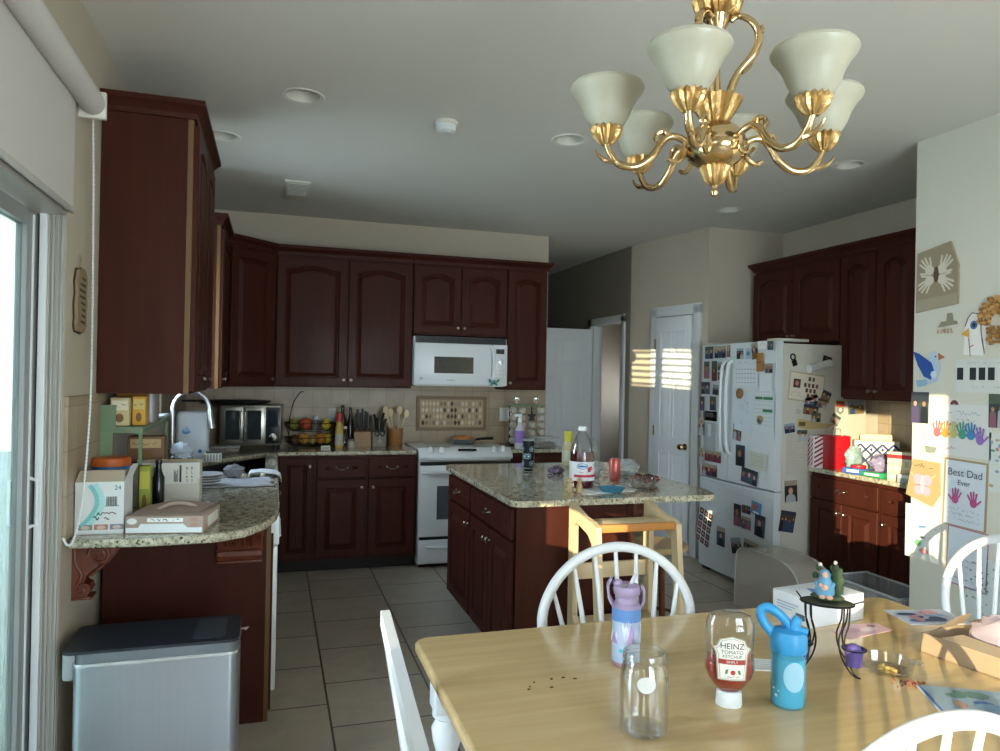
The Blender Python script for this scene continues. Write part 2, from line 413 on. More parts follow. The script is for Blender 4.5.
window('window_fill_rear', 'x', WR2, -2.0, mull=1)  # out of view; added as a source of fill skylight

DTR = M('door_vinyl_shaded', '#aaa69e', rough=.4, var=.02)  # white vinyl greyed, shade on the jamb put into its colour
# sliding glass door in the left wall
d = MB(); y0, y1, z0, z1 = SLD; XO = XL-.13
d.box(XO, XL-.002, y0, y0+.04, 0, z1, DTR); d.box(XO, XL-.002, y0+.04, y1, z1-.035, z1, DTR); d.box(XO, XL-.002, y0+.04, y1, 0, .03, DTR)
d.box(XL-.05, XL-.001, y1-.012, y1, 0, z1-.035, DTR)                                # ridged jamb facing the room
for a, c, p in ((-.004, -.012, .022), (-.018, -.024, .018), (-.030, -.038, .024), (-.044, -.050, .020)): d.box(XL+c, XL+a, y1-p, y1-.012, 0, z1-.035, DTR, .002)
d.box(XL-.073, XL-.0505, y1-.03, y1, .03, z1-.035, WHITE, .002); d.box(XO, XL-.073, y1-.008, y1, .03, z1-.035, M('dark_jamb_gap', '#4a4c4c'))  # dark strip painted in for the shaded gap beside the sash
door = struct(d, 'door_1', 'white framed sliding glass door')
VIN = M('grey_vinyl_stile', '#8f9190', rough=.35); s = MB()
s.box(XL-.113, XL-.080, 2.625, 2.738, .03, z1-.04, VIN, .003); s.box(XL-.113, XL-.080, 1.85, 1.95, .03, z1-.04, VIN, .003)
s.box(XL-.113, XL-.080, 1.95, 2.625, .03, .13, VIN); s.box(XL-.113, XL-.080, 1.95, 2.625, z1-.09, z1-.04, VIN)
s.box(XL-.080, XL-.076, 2.675, 2.686, .03, z1-.05, WHITE)
ss = s.build('sliding_sash', door)
g = MB(); g.box(XL-.099, XL-.094, 1.95, 2.625, .13, z1-.09, thin_glass('dimmed_door_glass', (.40, .46, .43), .1, .08)); g.build('pane', ss)  # outdoor brightness toned down by the tint of the pane
s = MB(); s.box(XL-.075, XL-.045, y0+.04, 1.9, .03, .1, DTR); s.box(XL-.075, XL-.045, y0+.04, 1.9, z1-.1, z1-.04, DTR); s.box(XL-.075, XL-.045, 1.83, 1.9, .1, z1-.1, DTR)
fs = s.build('fixed_sash', door)
g = MB(); g.box(XL-.062, XL-.057, y0+.04, 1.83, .1, z1-.1, thin_glass('window_pane_glass_0.93', (.93, .96, .95))); g.build('pane', fs)
h = MB(); h.tube([(XL-.08, 2.69, .98), (XL-.055, 2.69, .99), (XL-.055, 2.69, 1.13), (XL-.08, 2.69, 1.14)], .007, WHITE, 6); h.build('handle', ss)

# outside: a patio and two unseen panels added to keep the low sun off the door and the sink window
o = MB(); o.box(-14, -.81, -12, 16, -.16, -.1, M('patio_concrete', '#c4c6bf', rough=.9)); struct(o, 'outside_patio')
BLOCKER = M('sun_blocker_board', '#9aa09c', rough=.8)
for ya, yb, zt in ((-.40, 1.15, 2.36), (2.2, 3.3, 2.9)):
    o = MB(); n = int((yb-ya)/.14)
    for k in range(n): o.box(-2.24, -2.2, ya+(yb-ya)*k/n, ya+(yb-ya)*(k+1)/n-.002, -.1, zt, BLOCKER)
    o.box(-2.28, -2.24, ya, yb, .3, .4, BLOCKER); o.box(-2.28, -2.24, ya, yb, 1.7, 1.8, BLOCKER)
    struct(o, 'outside_sun_blocker')

# wall tiles above the counters
TILE = tiles('beige_wall_tile', .152, .152, '#a08e76', '#a8967d', '#8f7e68', order='xz', mortar=.003, rough=.4, off=0)
TILEL = tiles('beige_wall_tile_side', .152, .152, '#a08e76', '#a8967d', '#8f7e68', order='yz', mortar=.003, rough=.4, off=0)
t = MB(); t.box(XL, 2.36, YB-.012, YB, .914, 1.43, TILE); struct(t, 'wall_tile_back')
t = MB(); t.box(XL, XL+.012, 2.76, 4.06, .914, 1.40, TILEL); t.box(XL, XL+.012, 4.06, 4.86, .914, 1.2, TILEL); t.box(XL, XL+.012, 4.86, YB-.012, .914, 1.39, TILEL); struct(t, 'wall_tile_left')
t = MB(); t.box(XR-.012, XR, 3.03, 4.2, .914, 1.40, TILEL); struct(t, 'wall_tile_right')
t = MB(); t.box(XL, XL+.06, 4.05, 4.87, 1.20, 1.235, TRIM, .006); struct(t, 'trim_1')

# ------------------------------------------------------------------ panelled doors
def panel_door(w, h, m, panels, t=.035):
    """slab in local xz, front at y=-t..0, with raised panels (x0,x1,z0,z1,arch)"""
    b = MB(); b.box(0, w, -t, 0, 0, h, m, .003)
    for x0, x1, z0, z1 in panels:
        i = .022
        for a, c, e, f in ((x0, x1, z0, z0+.012), (x0, x1, z1-.012, z1), (x0, x0+.012, z0+.012, z1-.012), (x1-.012, x1, z0+.012, z1-.012)):
            b.box(a, c, -t-.007, -t+.002, e, f, m, .003)
        v = [(x0+i, -t-.001, z0+i), (x1-i, -t-.001, z0+i), (x1-i, -t-.001, z1-i), (x0+i, -t-.001, z1-i)]
        j = i+.03; u = [(x0+j, -t-.010, z0+j), (x1-j, -t-.010, z0+j), (x1-j, -t-.010, z1-j), (x0+j, -t-.010, z1-j)]
        b.add(v+u, [(0, 1, 5, 4), (1, 2, 6, 5), (2, 3, 7, 6), (3, 0, 4, 7), (4, 5, 6, 7)], m)
    return b
def six(w, h):
    a, mid = w*.14, w*.07; xs = [(a, w/2-mid/2), (w/2+mid/2, w-a)]
    zs = [(.12*h, .42*h), (.48*h, .76*h), (.82*h, .94*h)]
    return [(x0, x1, z0, z1) for x0, x1 in xs for z0, z1 in zs]
# pantry door on the slanting wall
p0, p1 = Vector((3.46, 5.28, 0)), Vector((3.27, 6.30, 0)); dv = (p1-p0).normalized(); nv = Vector((-dv.y, dv.x, 0))
rz = math.atan2(-dv.y, -dv.x)
o3 = p0+dv*.60*1.0+nv*.0   # far jamb
base = p0+dv*.605+nv*.012
pd = panel_door(.452, 2.06, WHITE, six(.452, 2.06)); dr = pd.build('door_3', None, base, rz); tag(dr, 'narrow white six-panel pantry door', None, None, 'structure')
c = MB()
for x0, x1, z0_, z1_ in ((-.09, -.008, 0, 2.15), (.46, .542, 0, 2.15), (-.09, .542, 2.07, 2.16)): c.box(x0, x1, -.022, .012, z0_, z1_, TRIM, .004)
c.build('casing', dr)
k = MB(); k.lathe([(.026, 0), (.028, .006), (.010, .012), (.010, .035), (.026, .045), (.029, .058), (.022, .070), (0, .073)], BRASS, (.41, -.035, .93), 16, 'Y')
k.tube([(.41, -.07, .93), (.36, -.07, .93)], .008, BRASS, 8); k.build('door_knob', dr)
k = MB(); [k.box(-.006, .006, -.045, -.03, z, z+.09, BRASS) for z in (.2, 1.0, 1.78)]; k.build('hinge', dr)
# hall door standing open
hd = panel_door(.72, 2.03, WHITE, six(.72, 2.03)); hr = hd.build('door_2', None, (2.53, 7.19, 0)); tag(hr, 'white six-panel hall door standing open', None, None, 'structure')
k = MB(); k.lathe([(.02, 0), (.01, .02), (.024, .05), (0, .065)], BRASS, (.06, -.035, .95), 12, 'Y'); k.build('door_knob', hr)
c = MB(); c.box(3.245, 3.27, 6.39, 6.46, 0, 2.13, TRIM, .004); c.box(3.245, 3.27, 7.16, 7.23, 0, 2.13, TRIM, .004); c.box(3.245, 3.27, 6.39, 7.23, 2.06, 2.14, TRIM, .004)
c.box(3.27, 3.37, 7.14, 7.16, 0, 2.06, TRIM); c.box(3.27, 3.37, 6.46, 6.475, 0, 2.06, TRIM); struct(c, 'trim_2')
c = MB(); c.box(2.37, 2.385, 6.31, 9.1, 0, .1, TRIM); c.box(3.255, 3.27, 7.23, 9.1, 0, .1, TRIM); struct(c, 'baseboard_hall')
c = MB(); c.box(3.235, 3.25, -2.0, 3.03, 0, .1, TRIM, .003); struct(c, 'baseboard_dining')
# ------------------------------------------------------------------ cabinets
def outline(x0, x1, z0, z1, rise, n=14):
    """closed loop, arched top, constant point count"""
    pts = [(x0, z0), (x1, z0)]
    for k in range(n+1):
        s = k/n; e = min(1, max(0, (s-.10)/.80)); a = math.sin(pi*e)**.75 if 0 < e < 1 else 0
        pts.append((x1-(x1-x0)*s, z1-rise+rise*a))
    return pts
def cab_door(parent, x, z, w, h, arch=0, knob=None, m=None, label=None, name='door', pull=False, y=0):
    m = m or WOOD; b = MB(); t = .021; n = 14
    fw = min(.062, w*.2); rise = arch
    O = outline(x, x+w, z, z+h, 0); I = outline(x+fw, x+w-fw, z+fw, z+h-fw, rise)
    e = .003
    Oi = outline(x+e, x+w-e, z+e, z+h-e, 0)
    def ins(d): return outline(x+fw+d, x+w-fw-d, z+fw+d, z+h-fw-d*1.0, rise)
    loops = [(O, y), (O, y-t+e), (Oi, y-t), (I, y-t), (ins(.007), y-t+.014), (ins(.013), y-t+.014), (ins(.040 if w > .25 else .028), y-t-.001)]
    vs = []; fs = []; N = len(O)
    for lp, yy in loops: vs += [(px, yy, pz) for px, pz in lp]
    for i in range(len(loops)-1):
        for k in range(N):
            k2 = (k+1) % N; fs.append((i*N+k, i*N+k2, (i+1)*N+k2, (i+1)*N+k))
    fs.append(tuple(range((len(loops)-1)*N, len(loops)*N))); fs.append(tuple(range(N))[::-1])
    b.add(vs, fs, m); o = b.build(name, parent, ang=14)
    if label: o['label'] = label
    if knob: cab_knob(o, knob[0], y-t, knob[1])
    if pull: cab_pull(o, x+w/2, y-t-.002, z+h/2)
    return o
def cab_knob(parent, x, y, z):
    k = MB(); k.lathe([(.010, 0), (.006, .006), (.006, .014), (.013, .019), (.014, .024), (.009, .029), (0, .030)], BRASS_D, (x, y, z), 14, 'Y'); return k.build('knob', parent)
def cab_pull(parent, x, y, z):
    k = MB(); k.tube([(x-.042, y, z+.004), (x-.038, y-.018, z+.002), (x-.02, y-.026, z-.006), (x, y-.028, z-.010), (x+.02, y-.026, z-.006), (x+.038, y-.018, z+.002), (x+.042, y, z+.004)], .0045, BRASS_D, 8, 3)
    for s in (-1, 1): k.lathe([(.010, 0), (.008, .006), (0, .008)], BRASS_D, (x+s*.042, y, z+.004), 10, 'Y')
    return k.build('pull', parent)
CROWN = [(0, 0), (-.012, 0), (-.016, .018), (-.034, .040), (-.046, .048), (-.046, .068), (0, .068)]
def crown(parent, w, d, z, e0, e1):
    c = MB()
    x0 = -.046 if e0 else 0; x1 = w+.046 if e1 else w
    # mitred sweep along the front and any open side
    path = ([(-1, d), (-1, 0)] if e0 else [(0, 0)]) + ([(1, 0), (1, d)] if e1 else [(2, 0)])
    pr = CROWN; vs = []; fs = []
    for sx, yy in path:
        for py, pz in pr:
            q = py  # negative = outwards
            if sx == -1: vs.append((q, (yy if yy > 0 else q), z+pz))
            elif sx == 1: vs.append((w-q, (yy if yy > 0 else q), z+pz))
            elif sx == 0: vs.append((0, q, z+pz))
            else: vs.append((w, q, z+pz))
    n = len(pr)
    for i in range(len(path)-1):
        for k in range(n): fs.append((i*n+k, (i+1)*n+k, (i+1)*n+(k+1) % n, i*n+(k+1) % n))
    fs += [tuple(range(n)), tuple(range((len(path)-1)*n, len(path)*n))[::-1]]
    c.add(vs, fs, WOODX); return c.build('crown_molding', parent, ang=20)
def upper(label, loc, rz, w, d, h, doors, e0=0, e1=0, group='wall cabinets', arch=.03):
    t = thing('wall_cabinet', label, 'cabinet', loc, rz, group)
    b = MB(); b.box(0, w, .02, d, 0, h, WOOD); b.build('carcass', t)
    f = MB()
    xs = [0]+[dd[0] for dd in doors][1:]+[w]
    f.box(0, .028, -.001, .02, 0, h, EDGE if e0 else WOOD); f.box(w-.028, w, -.001, .02, 0, h, WOOD); f.box(.028, w-.028, -.001, .02, 0, .035, WOOD); f.box(.028, w-.028, -.001, .02, h-.05, h, WOOD)
    for xx in xs[1:-1]: f.box(xx-.014, xx+.014, -.001, .02, .035, h-.05, WOOD)
    f.build('face_frame', t)
    for x, ww, side in doors:
        kn = (x+ww-.028, .06) if side > 0 else (x+.028, .06)
        cab_door(t, x+.004, .012, ww-.008, h-.035, arch, kn, y=-.002)
    crown(t, w, d, h, e0, e1)
    return t
ZU = 1.39
upper('tall cherry wall cabinet beside the roller shade, showing its plain side panel', (-.334, 3.20, 1.402), R(90), .82, .335, 1.12, [(.0, .41, 1), (.41, .41, -1)], 1, 1)
upper('cherry wall cabinet beyond the sink window, before the corner', (-.340, 4.88, ZU), R(90), .62, .33, 1.03, [(0, .62, -1)], 1, 0)
a, b_ = Vector((-.34, 5.52, ZU)), Vector((.0, 5.864, ZU)); L_ = (b_-a).length
t = upper('cherry corner wall cabinet set diagonally above the toaster oven', a, math.atan2(b_.y-a.y, b_.x-a.x), L_, .26, 1.03, [(.03, L_-.06, 1)], 0, 0, arch=0)
upper('wide two-door cherry wall cabinet above the fruit basket and knives', (.005, 5.864, ZU), 0, 1.062, .326, 1.03, [(0, .545, 1), (.545, .517, -1)])
upper('short two-door cherry wall cabinet above the microwave', (1.072, 5.864, 1.835), 0, .80, .326, .585, [(0, .40, 1), (.40, .40, -1)], arch=.028)
upper('narrow one-door cherry wall cabinet beside the hall opening', (1.877, 5.864, ZU), 0, .36, .326, 1.03, [(0, .36, -1)], 0, 1, arch=.026)
upper('short two-door cherry wall cabinet above the refrigerator', (3.875, 5.215, 1.80), R(-90), .985, .325, .62, [(0, .49, 1), (.49, .495, -1)], 1, 0, arch=.04)
upper('tall two-door cherry wall cabinet above the gift bags', (3.875, 4.225, ZU), R(-90), 1.19, .325, 1.03, [(0, .32, 1), (.32, .32, -1), (.64, .27, 1), (.91, .28, -1)], arch=.035)

def base(label, loc, rz, w, d, units, h=.884, toe=.1, group='base cabinets', m=None):
    """units: (x, w, has_drawer, knobside)"""
    t = thing('base_cabinet', label, 'cabinet', loc, rz, group); m = m or WOOD
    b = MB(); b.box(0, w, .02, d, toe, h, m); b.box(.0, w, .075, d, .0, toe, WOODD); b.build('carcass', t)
    f = MB()
    for x in [0, w-.025]: f.box(x, x+.025, 0, .02, toe, h, m)
    f.box(.025, w-.025, 0, .02, toe, toe+.03, m); f.box(.025, w-.025, 0, .02, h-.03, h, m)
    for x, ww, dr, sd in units[1:]: f.box(x-.02, x+.02, 0, .02, toe+.03, h-.03, m)
    f.build('face_frame', t)
    for x, ww, dr, sd in units:
        x0, w0 = x+.012, ww-.024; zt = h-.018
        if dr:
            cab_door(t, x0, zt-.150, w0, .142, 0, None, m, None, 'drawer', True); zt -= .165
        if ww > .56:
            hw = w0/2
            cab_door(t, x0, toe+.015, hw-.004, zt-toe-.015, 0, (x0+hw-.03, zt-.06), m); cab_door(t, x0+hw+.004, toe+.015, hw-.004, zt-toe-.015, 0, (x0+hw+.03, zt-.06), m)
        else: cab_door(t, x0, toe+.015, w0, zt-toe-.015, 0, (x0+w0-.03 if sd > 0 else x0+.03, zt-.06), m)
    return t
base('dark cherry base cabinet run between the inner corner and the range', (.04, 5.588, 0), 0, 1.03, .60, [(0, .265, 0, 1), (.265, .385, 1, 1), (.65, .38, 1, -1)])
base('dark cherry base cabinet on the far side of the range', (1.845, 5.588, 0), 0, .50, .60, [(0, .5, 1, -1)])
base('sunlit cherry base cabinet under the gift bags', (3.593, 4.175, 0), R(-90), 1.14, .60, [(0, .61, 1, 1), (.61, .53, 1, -1)])
# island: doors on the side, plain panel to the table
t = base('kitchen island base with drawers and doors along its side', (1.115, 4.60, 0), R(-90), 1.31, .60, [(0, .555, 1, 1), (.555, .755, 1, -1)], group=None)
t['category'] = 'kitchen island'; t.name = 'kitchen_island'
p = MB(); p.box(1.31, 1.325, .0, .62, 0, .884, WOOD); p.box(1.31, 1.330, .0, .035, .0, .884, WOOD); p.box(1.31, 1.330, .585, .62, 0, .884, WOOD); p.box(1.31, 1.329, .035, .585, 0, .09, WOODX)
p.build('end_panel', t)
def corbel_poly(): # (d, z) side profile, scrolled
    return [(0, 0), (0, -.30), (.03, -.315), (.075, -.30), (.095, -.265), (.085, -.235), (.06, -.225), (.07, -.19), (.10, -.15), (.15, -.11), (.20, -.075), (.215, -.04), (.215, 0)]
def corbel(name, label, loc, rz, th=.085, s=1.0, parent=None):
    CW = M('carved_cherry', '#55281a', rough=.45, hx2='#713a26', scale=20)
    b = MB(); q = [(-y*s, z*s) for y, z in corbel_poly()]
    b.prism(q, -th/2, th/2, CW, 'X')
    for sx in (-1, 1):
        sp = []
        for k in range(26):
            a = k*.5; r = .058*s*(1-k/30); sp.append((sx*(th/2+.002), -.135*s+r*math.cos(a), -.075*s+r*math.sin(a)))
        b.tube(sp, .0065, CW, 6)
        sp = [(sx*(th/2+.002), -.05*s+.034*s*(1-k/16)*math.cos(-k*.55+2), -.262*s+.034*s*(1-k/16)*math.sin(-k*.55+2)) for k in range(15)]; b.tube(sp, .005, CW, 6)
        b.tube([(sx*(th/2), -.012*s, -.03*s), (sx*(th/2), -.02*s, -.12*s), (sx*(th/2), -.05*s, -.18*s), (sx*(th/2), -.02*s, -.25*s)], .006, CW, 6, 3)
    for i, xx in enumerate((-.3, -.1, .1, .3)):
        b.tube([(xx*th, -.216*s, -.045*s), (xx*th, -.17*s, -.115*s), (xx*th, -.085*s, -.19*s)], .007, CW, 6, 3)
    b.box(-th/2-.006, th/2+.006, -.225*s, 0, -.018*s, 0, CW, .003); b.box(-th/2-.004, th/2+.004, -.10*s, 0, -.315*s, -.30*s, CW, .003)
    if parent is not None:
        o = b.build('corbel', parent, loc, rz); return o
    return solo(b, name, label, 'corbel', loc, rz, 'carved corbels')
corbel('', '', (1.27, .62, .884), R(180), .06, .5, t)
corbel('carved_corbel', 'carved corbel on the white wall under the counter overhang', (XL, 2.93, .883), R(90), .07, .66)
corbel('carved_corbel', 'carved corbel on the dark end panel under the counter overhang', (-.125, 3.258, .883), 0, .17, .58)

# left run: end panel, cabinet, dishwasher
t = thing('base_cabinet', 'cherry base cabinet of the peninsula with a plain end panel behind the trash can', 'cabinet', (0, 3.26, 0), R(90), 'base cabinets')
b = MB(); b.box(0, .018, .018, .645, 0, .884, WOOD); b.build('end_panel', t)
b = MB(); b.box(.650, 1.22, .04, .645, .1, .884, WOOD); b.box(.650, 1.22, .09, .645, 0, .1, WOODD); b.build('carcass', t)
b = MB(); b.box(.0, .034, .0, .018, 0, .884, EDGE); b.build('face_frame', t); b = MB(); b.box(.020, .034, -.010, .018, .04, .80, WOOD); b.build('filler_strip', t)
cab_door(t, .665, .115, .51, .75, 0, (1.14, .80))
t = thing('dishwasher', 'white dishwasher seen edge-on behind the end panel, its door a little open', 'dishwasher', (0, 3.30, 0), R(90))
b = MB(); b.box(0, .6, .02, .6, .1, .87, OFFW); b.box(.01, .59, .09, .6, 0, .1, BLACK); b.build('body', t)
b = MB(); b.box(.004, .596, -.028, .018, .11, .74, WHITE, .006); b.box(.004, .596, -.034, .018, .745, .87, WHITE, .006); b.build('door', t)
b = MB(); b.tube([(.1, -.030, .76), (.1, -.037, .765), (.5, -.037, .765), (.5, -.030, .76)], .006, WHITE, 8); b.build('handle', t)
t = thing('base_cabinet', 'cherry sink base cabinet running into the inner corner', 'cabinet', (0, 4.49, 0), R(90), 'base cabinets')
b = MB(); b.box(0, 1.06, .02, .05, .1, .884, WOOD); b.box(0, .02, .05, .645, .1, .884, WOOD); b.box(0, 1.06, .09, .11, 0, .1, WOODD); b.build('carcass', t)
cab_door(t, .02, .115, .5, .75, 0, (.49, .8)); cab_door(t, .54, .115, .5, .75, 0, (.57, .8))

# counters
def slab(name, label, outer, holes=(), z0=.884, z1=.914):
    b = MB(); b.holed(list(outer), [list(h) for h in holes], z0, z1, GRAN)
    o = b.build(name, None, None, 0, 30); tag(o, label, 'countertop')
    md = o.modifiers.new('edge', 'BEVEL'); md.width = .008; md.segments = 3; md.limit_method = 'ANGLE'; md.angle_limit = R(50)
    return o
def arc(cx, cy, r, a0, a1, n=10): return [(cx+r*math.cos(R(a0+(a1-a0)*k/n)), cy+r*math.sin(R(a0+(a1-a0)*k/n))) for k in range(n+1)]
SINK = [(-.50, 4.42), (-.07, 4.42), (-.045, 4.46), (-.045, 5.50), (-.43, 5.02), (-.50, 5.0)]
near = [(-.655, 2.775), (-.42, 2.752), (-.2, 2.765), (-.09, 2.835), (-.02, 2.96), (.022, 3.13), (.033, 3.30)]
slab('countertop', 'granite countertop with a rounded end, running from the sliding door to the range', near+[(.033, 5.558), (1.068, 5.558), (1.068, YB-.013), (XL+.013, YB-.013), (XL+.013, 2.79)], [SINK[::-1]])
slab('countertop', 'small granite countertop between the range and the hall', [(1.845, 5.558), (2.37, 5.558), (2.37, YB-.013), (1.845, YB-.013)])
slab('countertop', 'granite countertop holding the gift bags beside the refrigerator', [(3.565, 3.035), (XR-.013, 3.035), (XR-.013, 4.185), (3.565, 4.185)])
isl = arc(1.13, 3.27, .05, 180, 270, 6)+[(1.9, 3.218)]+arc(2.13, 3.29, .072, 270, 330, 5)+[(2.235, 3.40)]+arc(2.19, 4.61, .05, 0, 90, 6)+arc(1.13, 4.61, .05, 90, 180, 6)
slab('countertop', 'speckled granite island top with an overhang and rounded corners', isl)
# sink basin under the cut-out
b = MB(); n = len(SINK); SK = M('dark_steel_sink', '#55575a', rough=.3, metal=1)
cx, cy = sum(p[0] for p in SINK)/n, sum(p[1] for p in SINK)/n
ins = [(cx+(x-cx)*.92, cy+(y-cy)*.95) for x, y in SINK]
vs = [(x, y, .882) for x, y in SINK]+[(x, y, .70) for x, y in ins]
b.add(vs, [tuple(range(n, 2*n))]+[(i, n+i, n+(i+1) % n, (i+1) % n) for i in range(n)], SK)
b.cyl((cx, cy, .7005), .04, .004, CHROME, 20)
so = solo(b, 'sink_basin', 'dark steel sink basin set under the granite beside the window', 'sink', (0, 0, 0))
# ------------------------------------------------------------------ appliances
# range
t = thing('range', 'white slide-in range with a curved control panel, half hidden by the island', 'stove', (1.085, 5.53, 0))
b = MB(); b.box(.0, .75, .03, .64, .03, .905, OFFW); b.box(.02, .73, .06, .6, 0, .03, BLACK); b.build('body', t)
b = MB(); b.box(-.004, .754, .06, .648, .905, .922, WHITE, .005); b.build('cooktop', t)
for i, (cx, cy, r) in enumerate(((.2, .22, .10), (.2, .48, .08), (.56, .48, .10), (.56, .22, .08))):
    b = MB(); b.lathe([(r*.98, 0), (r, .001), (r*.9, .002), (0, .002)], M('burner_ring_grey', '#b9b6ae', rough=.3), (cx, cy, .922), 28); b.build('burner', t)
b = MB()
sec = []
N = 16
for k in range(N+1):
    s = k/N; bow = -.055*math.sin(pi*s); sec.append((-.004+.758*s, bow))
vs = []; fs = []
prof = [(.07, .925), (.055, .93), (.0, .885), (-.012, .865), (-.004, .845), (.03, .84)]
for x, bw in sec:
    for py, pz in prof: vs.append((x, py+bw*(1 if py < .05 else .2), pz))
n = len(prof)
for i in range(N):
    for k in range(n-1): fs.append((i*n+k, i*n+k+1, (i+1)*n+k+1, (i+1)*n+k))
fs += [tuple(range(n))[::-1], tuple(range(N*n, N*n+n))]
b.add(vs, fs, WHITE); cp = b.build('control_panel', t)
for x, s in ((.085, 0), (.17, 1), (.60, 1), (.68, 0)):
    y = -.055*math.sin(pi*x/.75)*.9+.028; k = MB(); k.lathe([(.026, -.01), (.024, .014), (.016, .018), (.015, .03), (0, .031)], WHITE, (x, y, .912), 18); k.box(x-.004, x+.004, y-.02, y+.02, .935, .948, OFFW, .002); k.build('knob', cp)
k = MB(); k.add([(.30, -.028, .9125), (.45, -.028, .9125), (.45, -.008, .927), (.30, -.008, .927)], [(0, 1, 2, 3)], BLACKG); k.build('display', cp)
b = MB(); b.box(.0, .75, -.006, .03, .245, .80, WHITE, .008); b.box(.01, .74, -.002, .03, .80, .825, BLACK); dr = b.build('oven_door', t)
k = MB(); k.box(.14, .61, -.010, -.004, .38, .64, M('oven_window_grey', '#565b60', rough=.12)); k.build('window', dr)
k = MB(); k.tube([(.04, -.006, .745), (.05, -.045, .75), (.375, -.055, .752), (.70, -.045, .75), (.71, -.006, .745)], .013, WHITE, 8, 3); k.build('handle', dr)
b = MB(); b.box(.0, .75, -.006, .03, .035, .222, WHITE, .008); b.box(.01, .74, .0, .03, .222, .245, BLACK); dr = b.build('drawer', t)
k = MB(); k.tube([(.06, -.004, .165), (.375, -.018, .16), (.69, -.004, .165)], .010, WHITE, 8, 3); k.build('handle', dr)
# pan on the range
t = thing('frying_pan', 'frying pan with a dark handle holding orange food on the range top', 'pan', (1.545, 5.97, .924))
b = MB(); b.lathe([(.085, 0), (.10, .035), (.105, .045), (.098, .045), (.083, .006), (0, .006)], M('grey_pan', '#8b9096', rough=.3, metal=.8), n=28); b.build('body', t)
b = MB(); b.tube([(.09, -.02, .035), (.16, -.03, .045), (.25, -.045, .05)], [.008, .011, .012], BLACK, 8, 3); b.build('handle', t)
b = MB(); b.lathe([(.096, .03), (.09, .052), (.05, .062), (0, .06)], M('orange_food', '#c98a52', rough=.6, var=.2, scale=40), n=20); [b.ell((random.uniform(-.06, .06), random.uniform(-.06, .06), .06), (.022, .022, .014), M('orange_food'), 8, 6) for _ in range(9)]; b.build('food', t)

# microwave
t = thing('microwave', 'white over-the-range microwave under the short cabinet', 'microwave', (1.072, 5.775, 1.42))
b = MB(); b.box(0, .79, .03, .40, 0, .40, WHITE, .006); b.box(.02, .77, .04, .40, -.006, 0, OFFW); b.build('body', t)
b = MB(); b.box(.012, .778, .012, .035, .345, .40, BLACK)
for k in range(14): b.box(.03+.053*k, .03+.053*k+.045, .009, .013, .352, .396, M('vent_dark', '#111113', rough=.5))
b.build('vent_grille', t)
b = MB(); b.box(0, .655, 0, .03, .004, .345, WHITE, .010); dr = b.build('door', t)
k = MB(); k.box(.165, .495, -.003, .001, .10, .235, M('microwave_window', '#3a3a36', rough=.15, var=.3, scale=30)); k.build('window', dr)
k = MB(); k.tube([(.635, .0, .03), (.655, -.035, .06), (.665, -.04, .17), (.655, -.035, .29), (.635, 0, .325)], .013, WHITE, 8, 4); k.build('handle', dr)
k = MB(); k.c2(.06, .055, .012, .012, K('#7f868c'), 1); k.c2(.06, .055, .009, .009, K('#d9dee0'), 2); k.c2(.06, .055, .005, .005, K('#7f868c'), 3); k.r2(.27, .34, .04, .048, K('#b5bbbf'), 1); k.build('emblem', dr)
b = MB(); b.box(.66, .79, .002, .03, .004, .345, WHITE, .006); cp = b.build('control_panel', t)
k = MB(); k.box(.69, .76, -.001, .003, .27, .31, BLACKG); k.build('display', cp)
k = MB(); k.lathe([(.024, 0), (.022, .018), (0, .020)], M('silver_knob', '#c8ccce', rough=.3, metal=.7), (.728, .002, .20), 18, 'Y'); k.build('knob', cp)
k = MB()
for i in range(3):
    for j in range(3): k.box(.687+.03*i, .707+.03*i, -.001, .003, .06+.03*j, .075+.03*j, OFFW)
k.build('button_pad', cp)
BUT = MB(); TEAL = K('#2a6f68'); TEAL2 = K('#5fa99c')
for s in (-1, 1):
    BUT.p2([(0, 0), (s*.03, .018), (s*.055, .045), (s*.075, .04), (s*.07, .012), (s*.04, -.002)][::s], TEAL, 1); BUT.p2([(0, -.002), (s*.04, -.008), (s*.058, -.03), (s*.035, -.05), (s*.012, -.03)][::s], TEAL, 1)
    BUT.p2([(s*.02, .012), (s*.05, .035), (s*.06, .028), (s*.035, .006)][::s], TEAL2, 3); BUT.c2(s*.035, -.028, .012, .012, TEAL2, 3)
BUT.ell((0, -.004, 0), (.005, .005, .035), K('#1d3a38'), 8, 6)
for i, v in enumerate(BUT.v): BUT.v[i] = Vector((v.x*.62, v.y, v.z*.62))
solo(BUT, 'butterfly_ornament', 'teal butterfly ornament hanging on the microwave handle', 'ornament', (1.733, 5.728, 1.452))

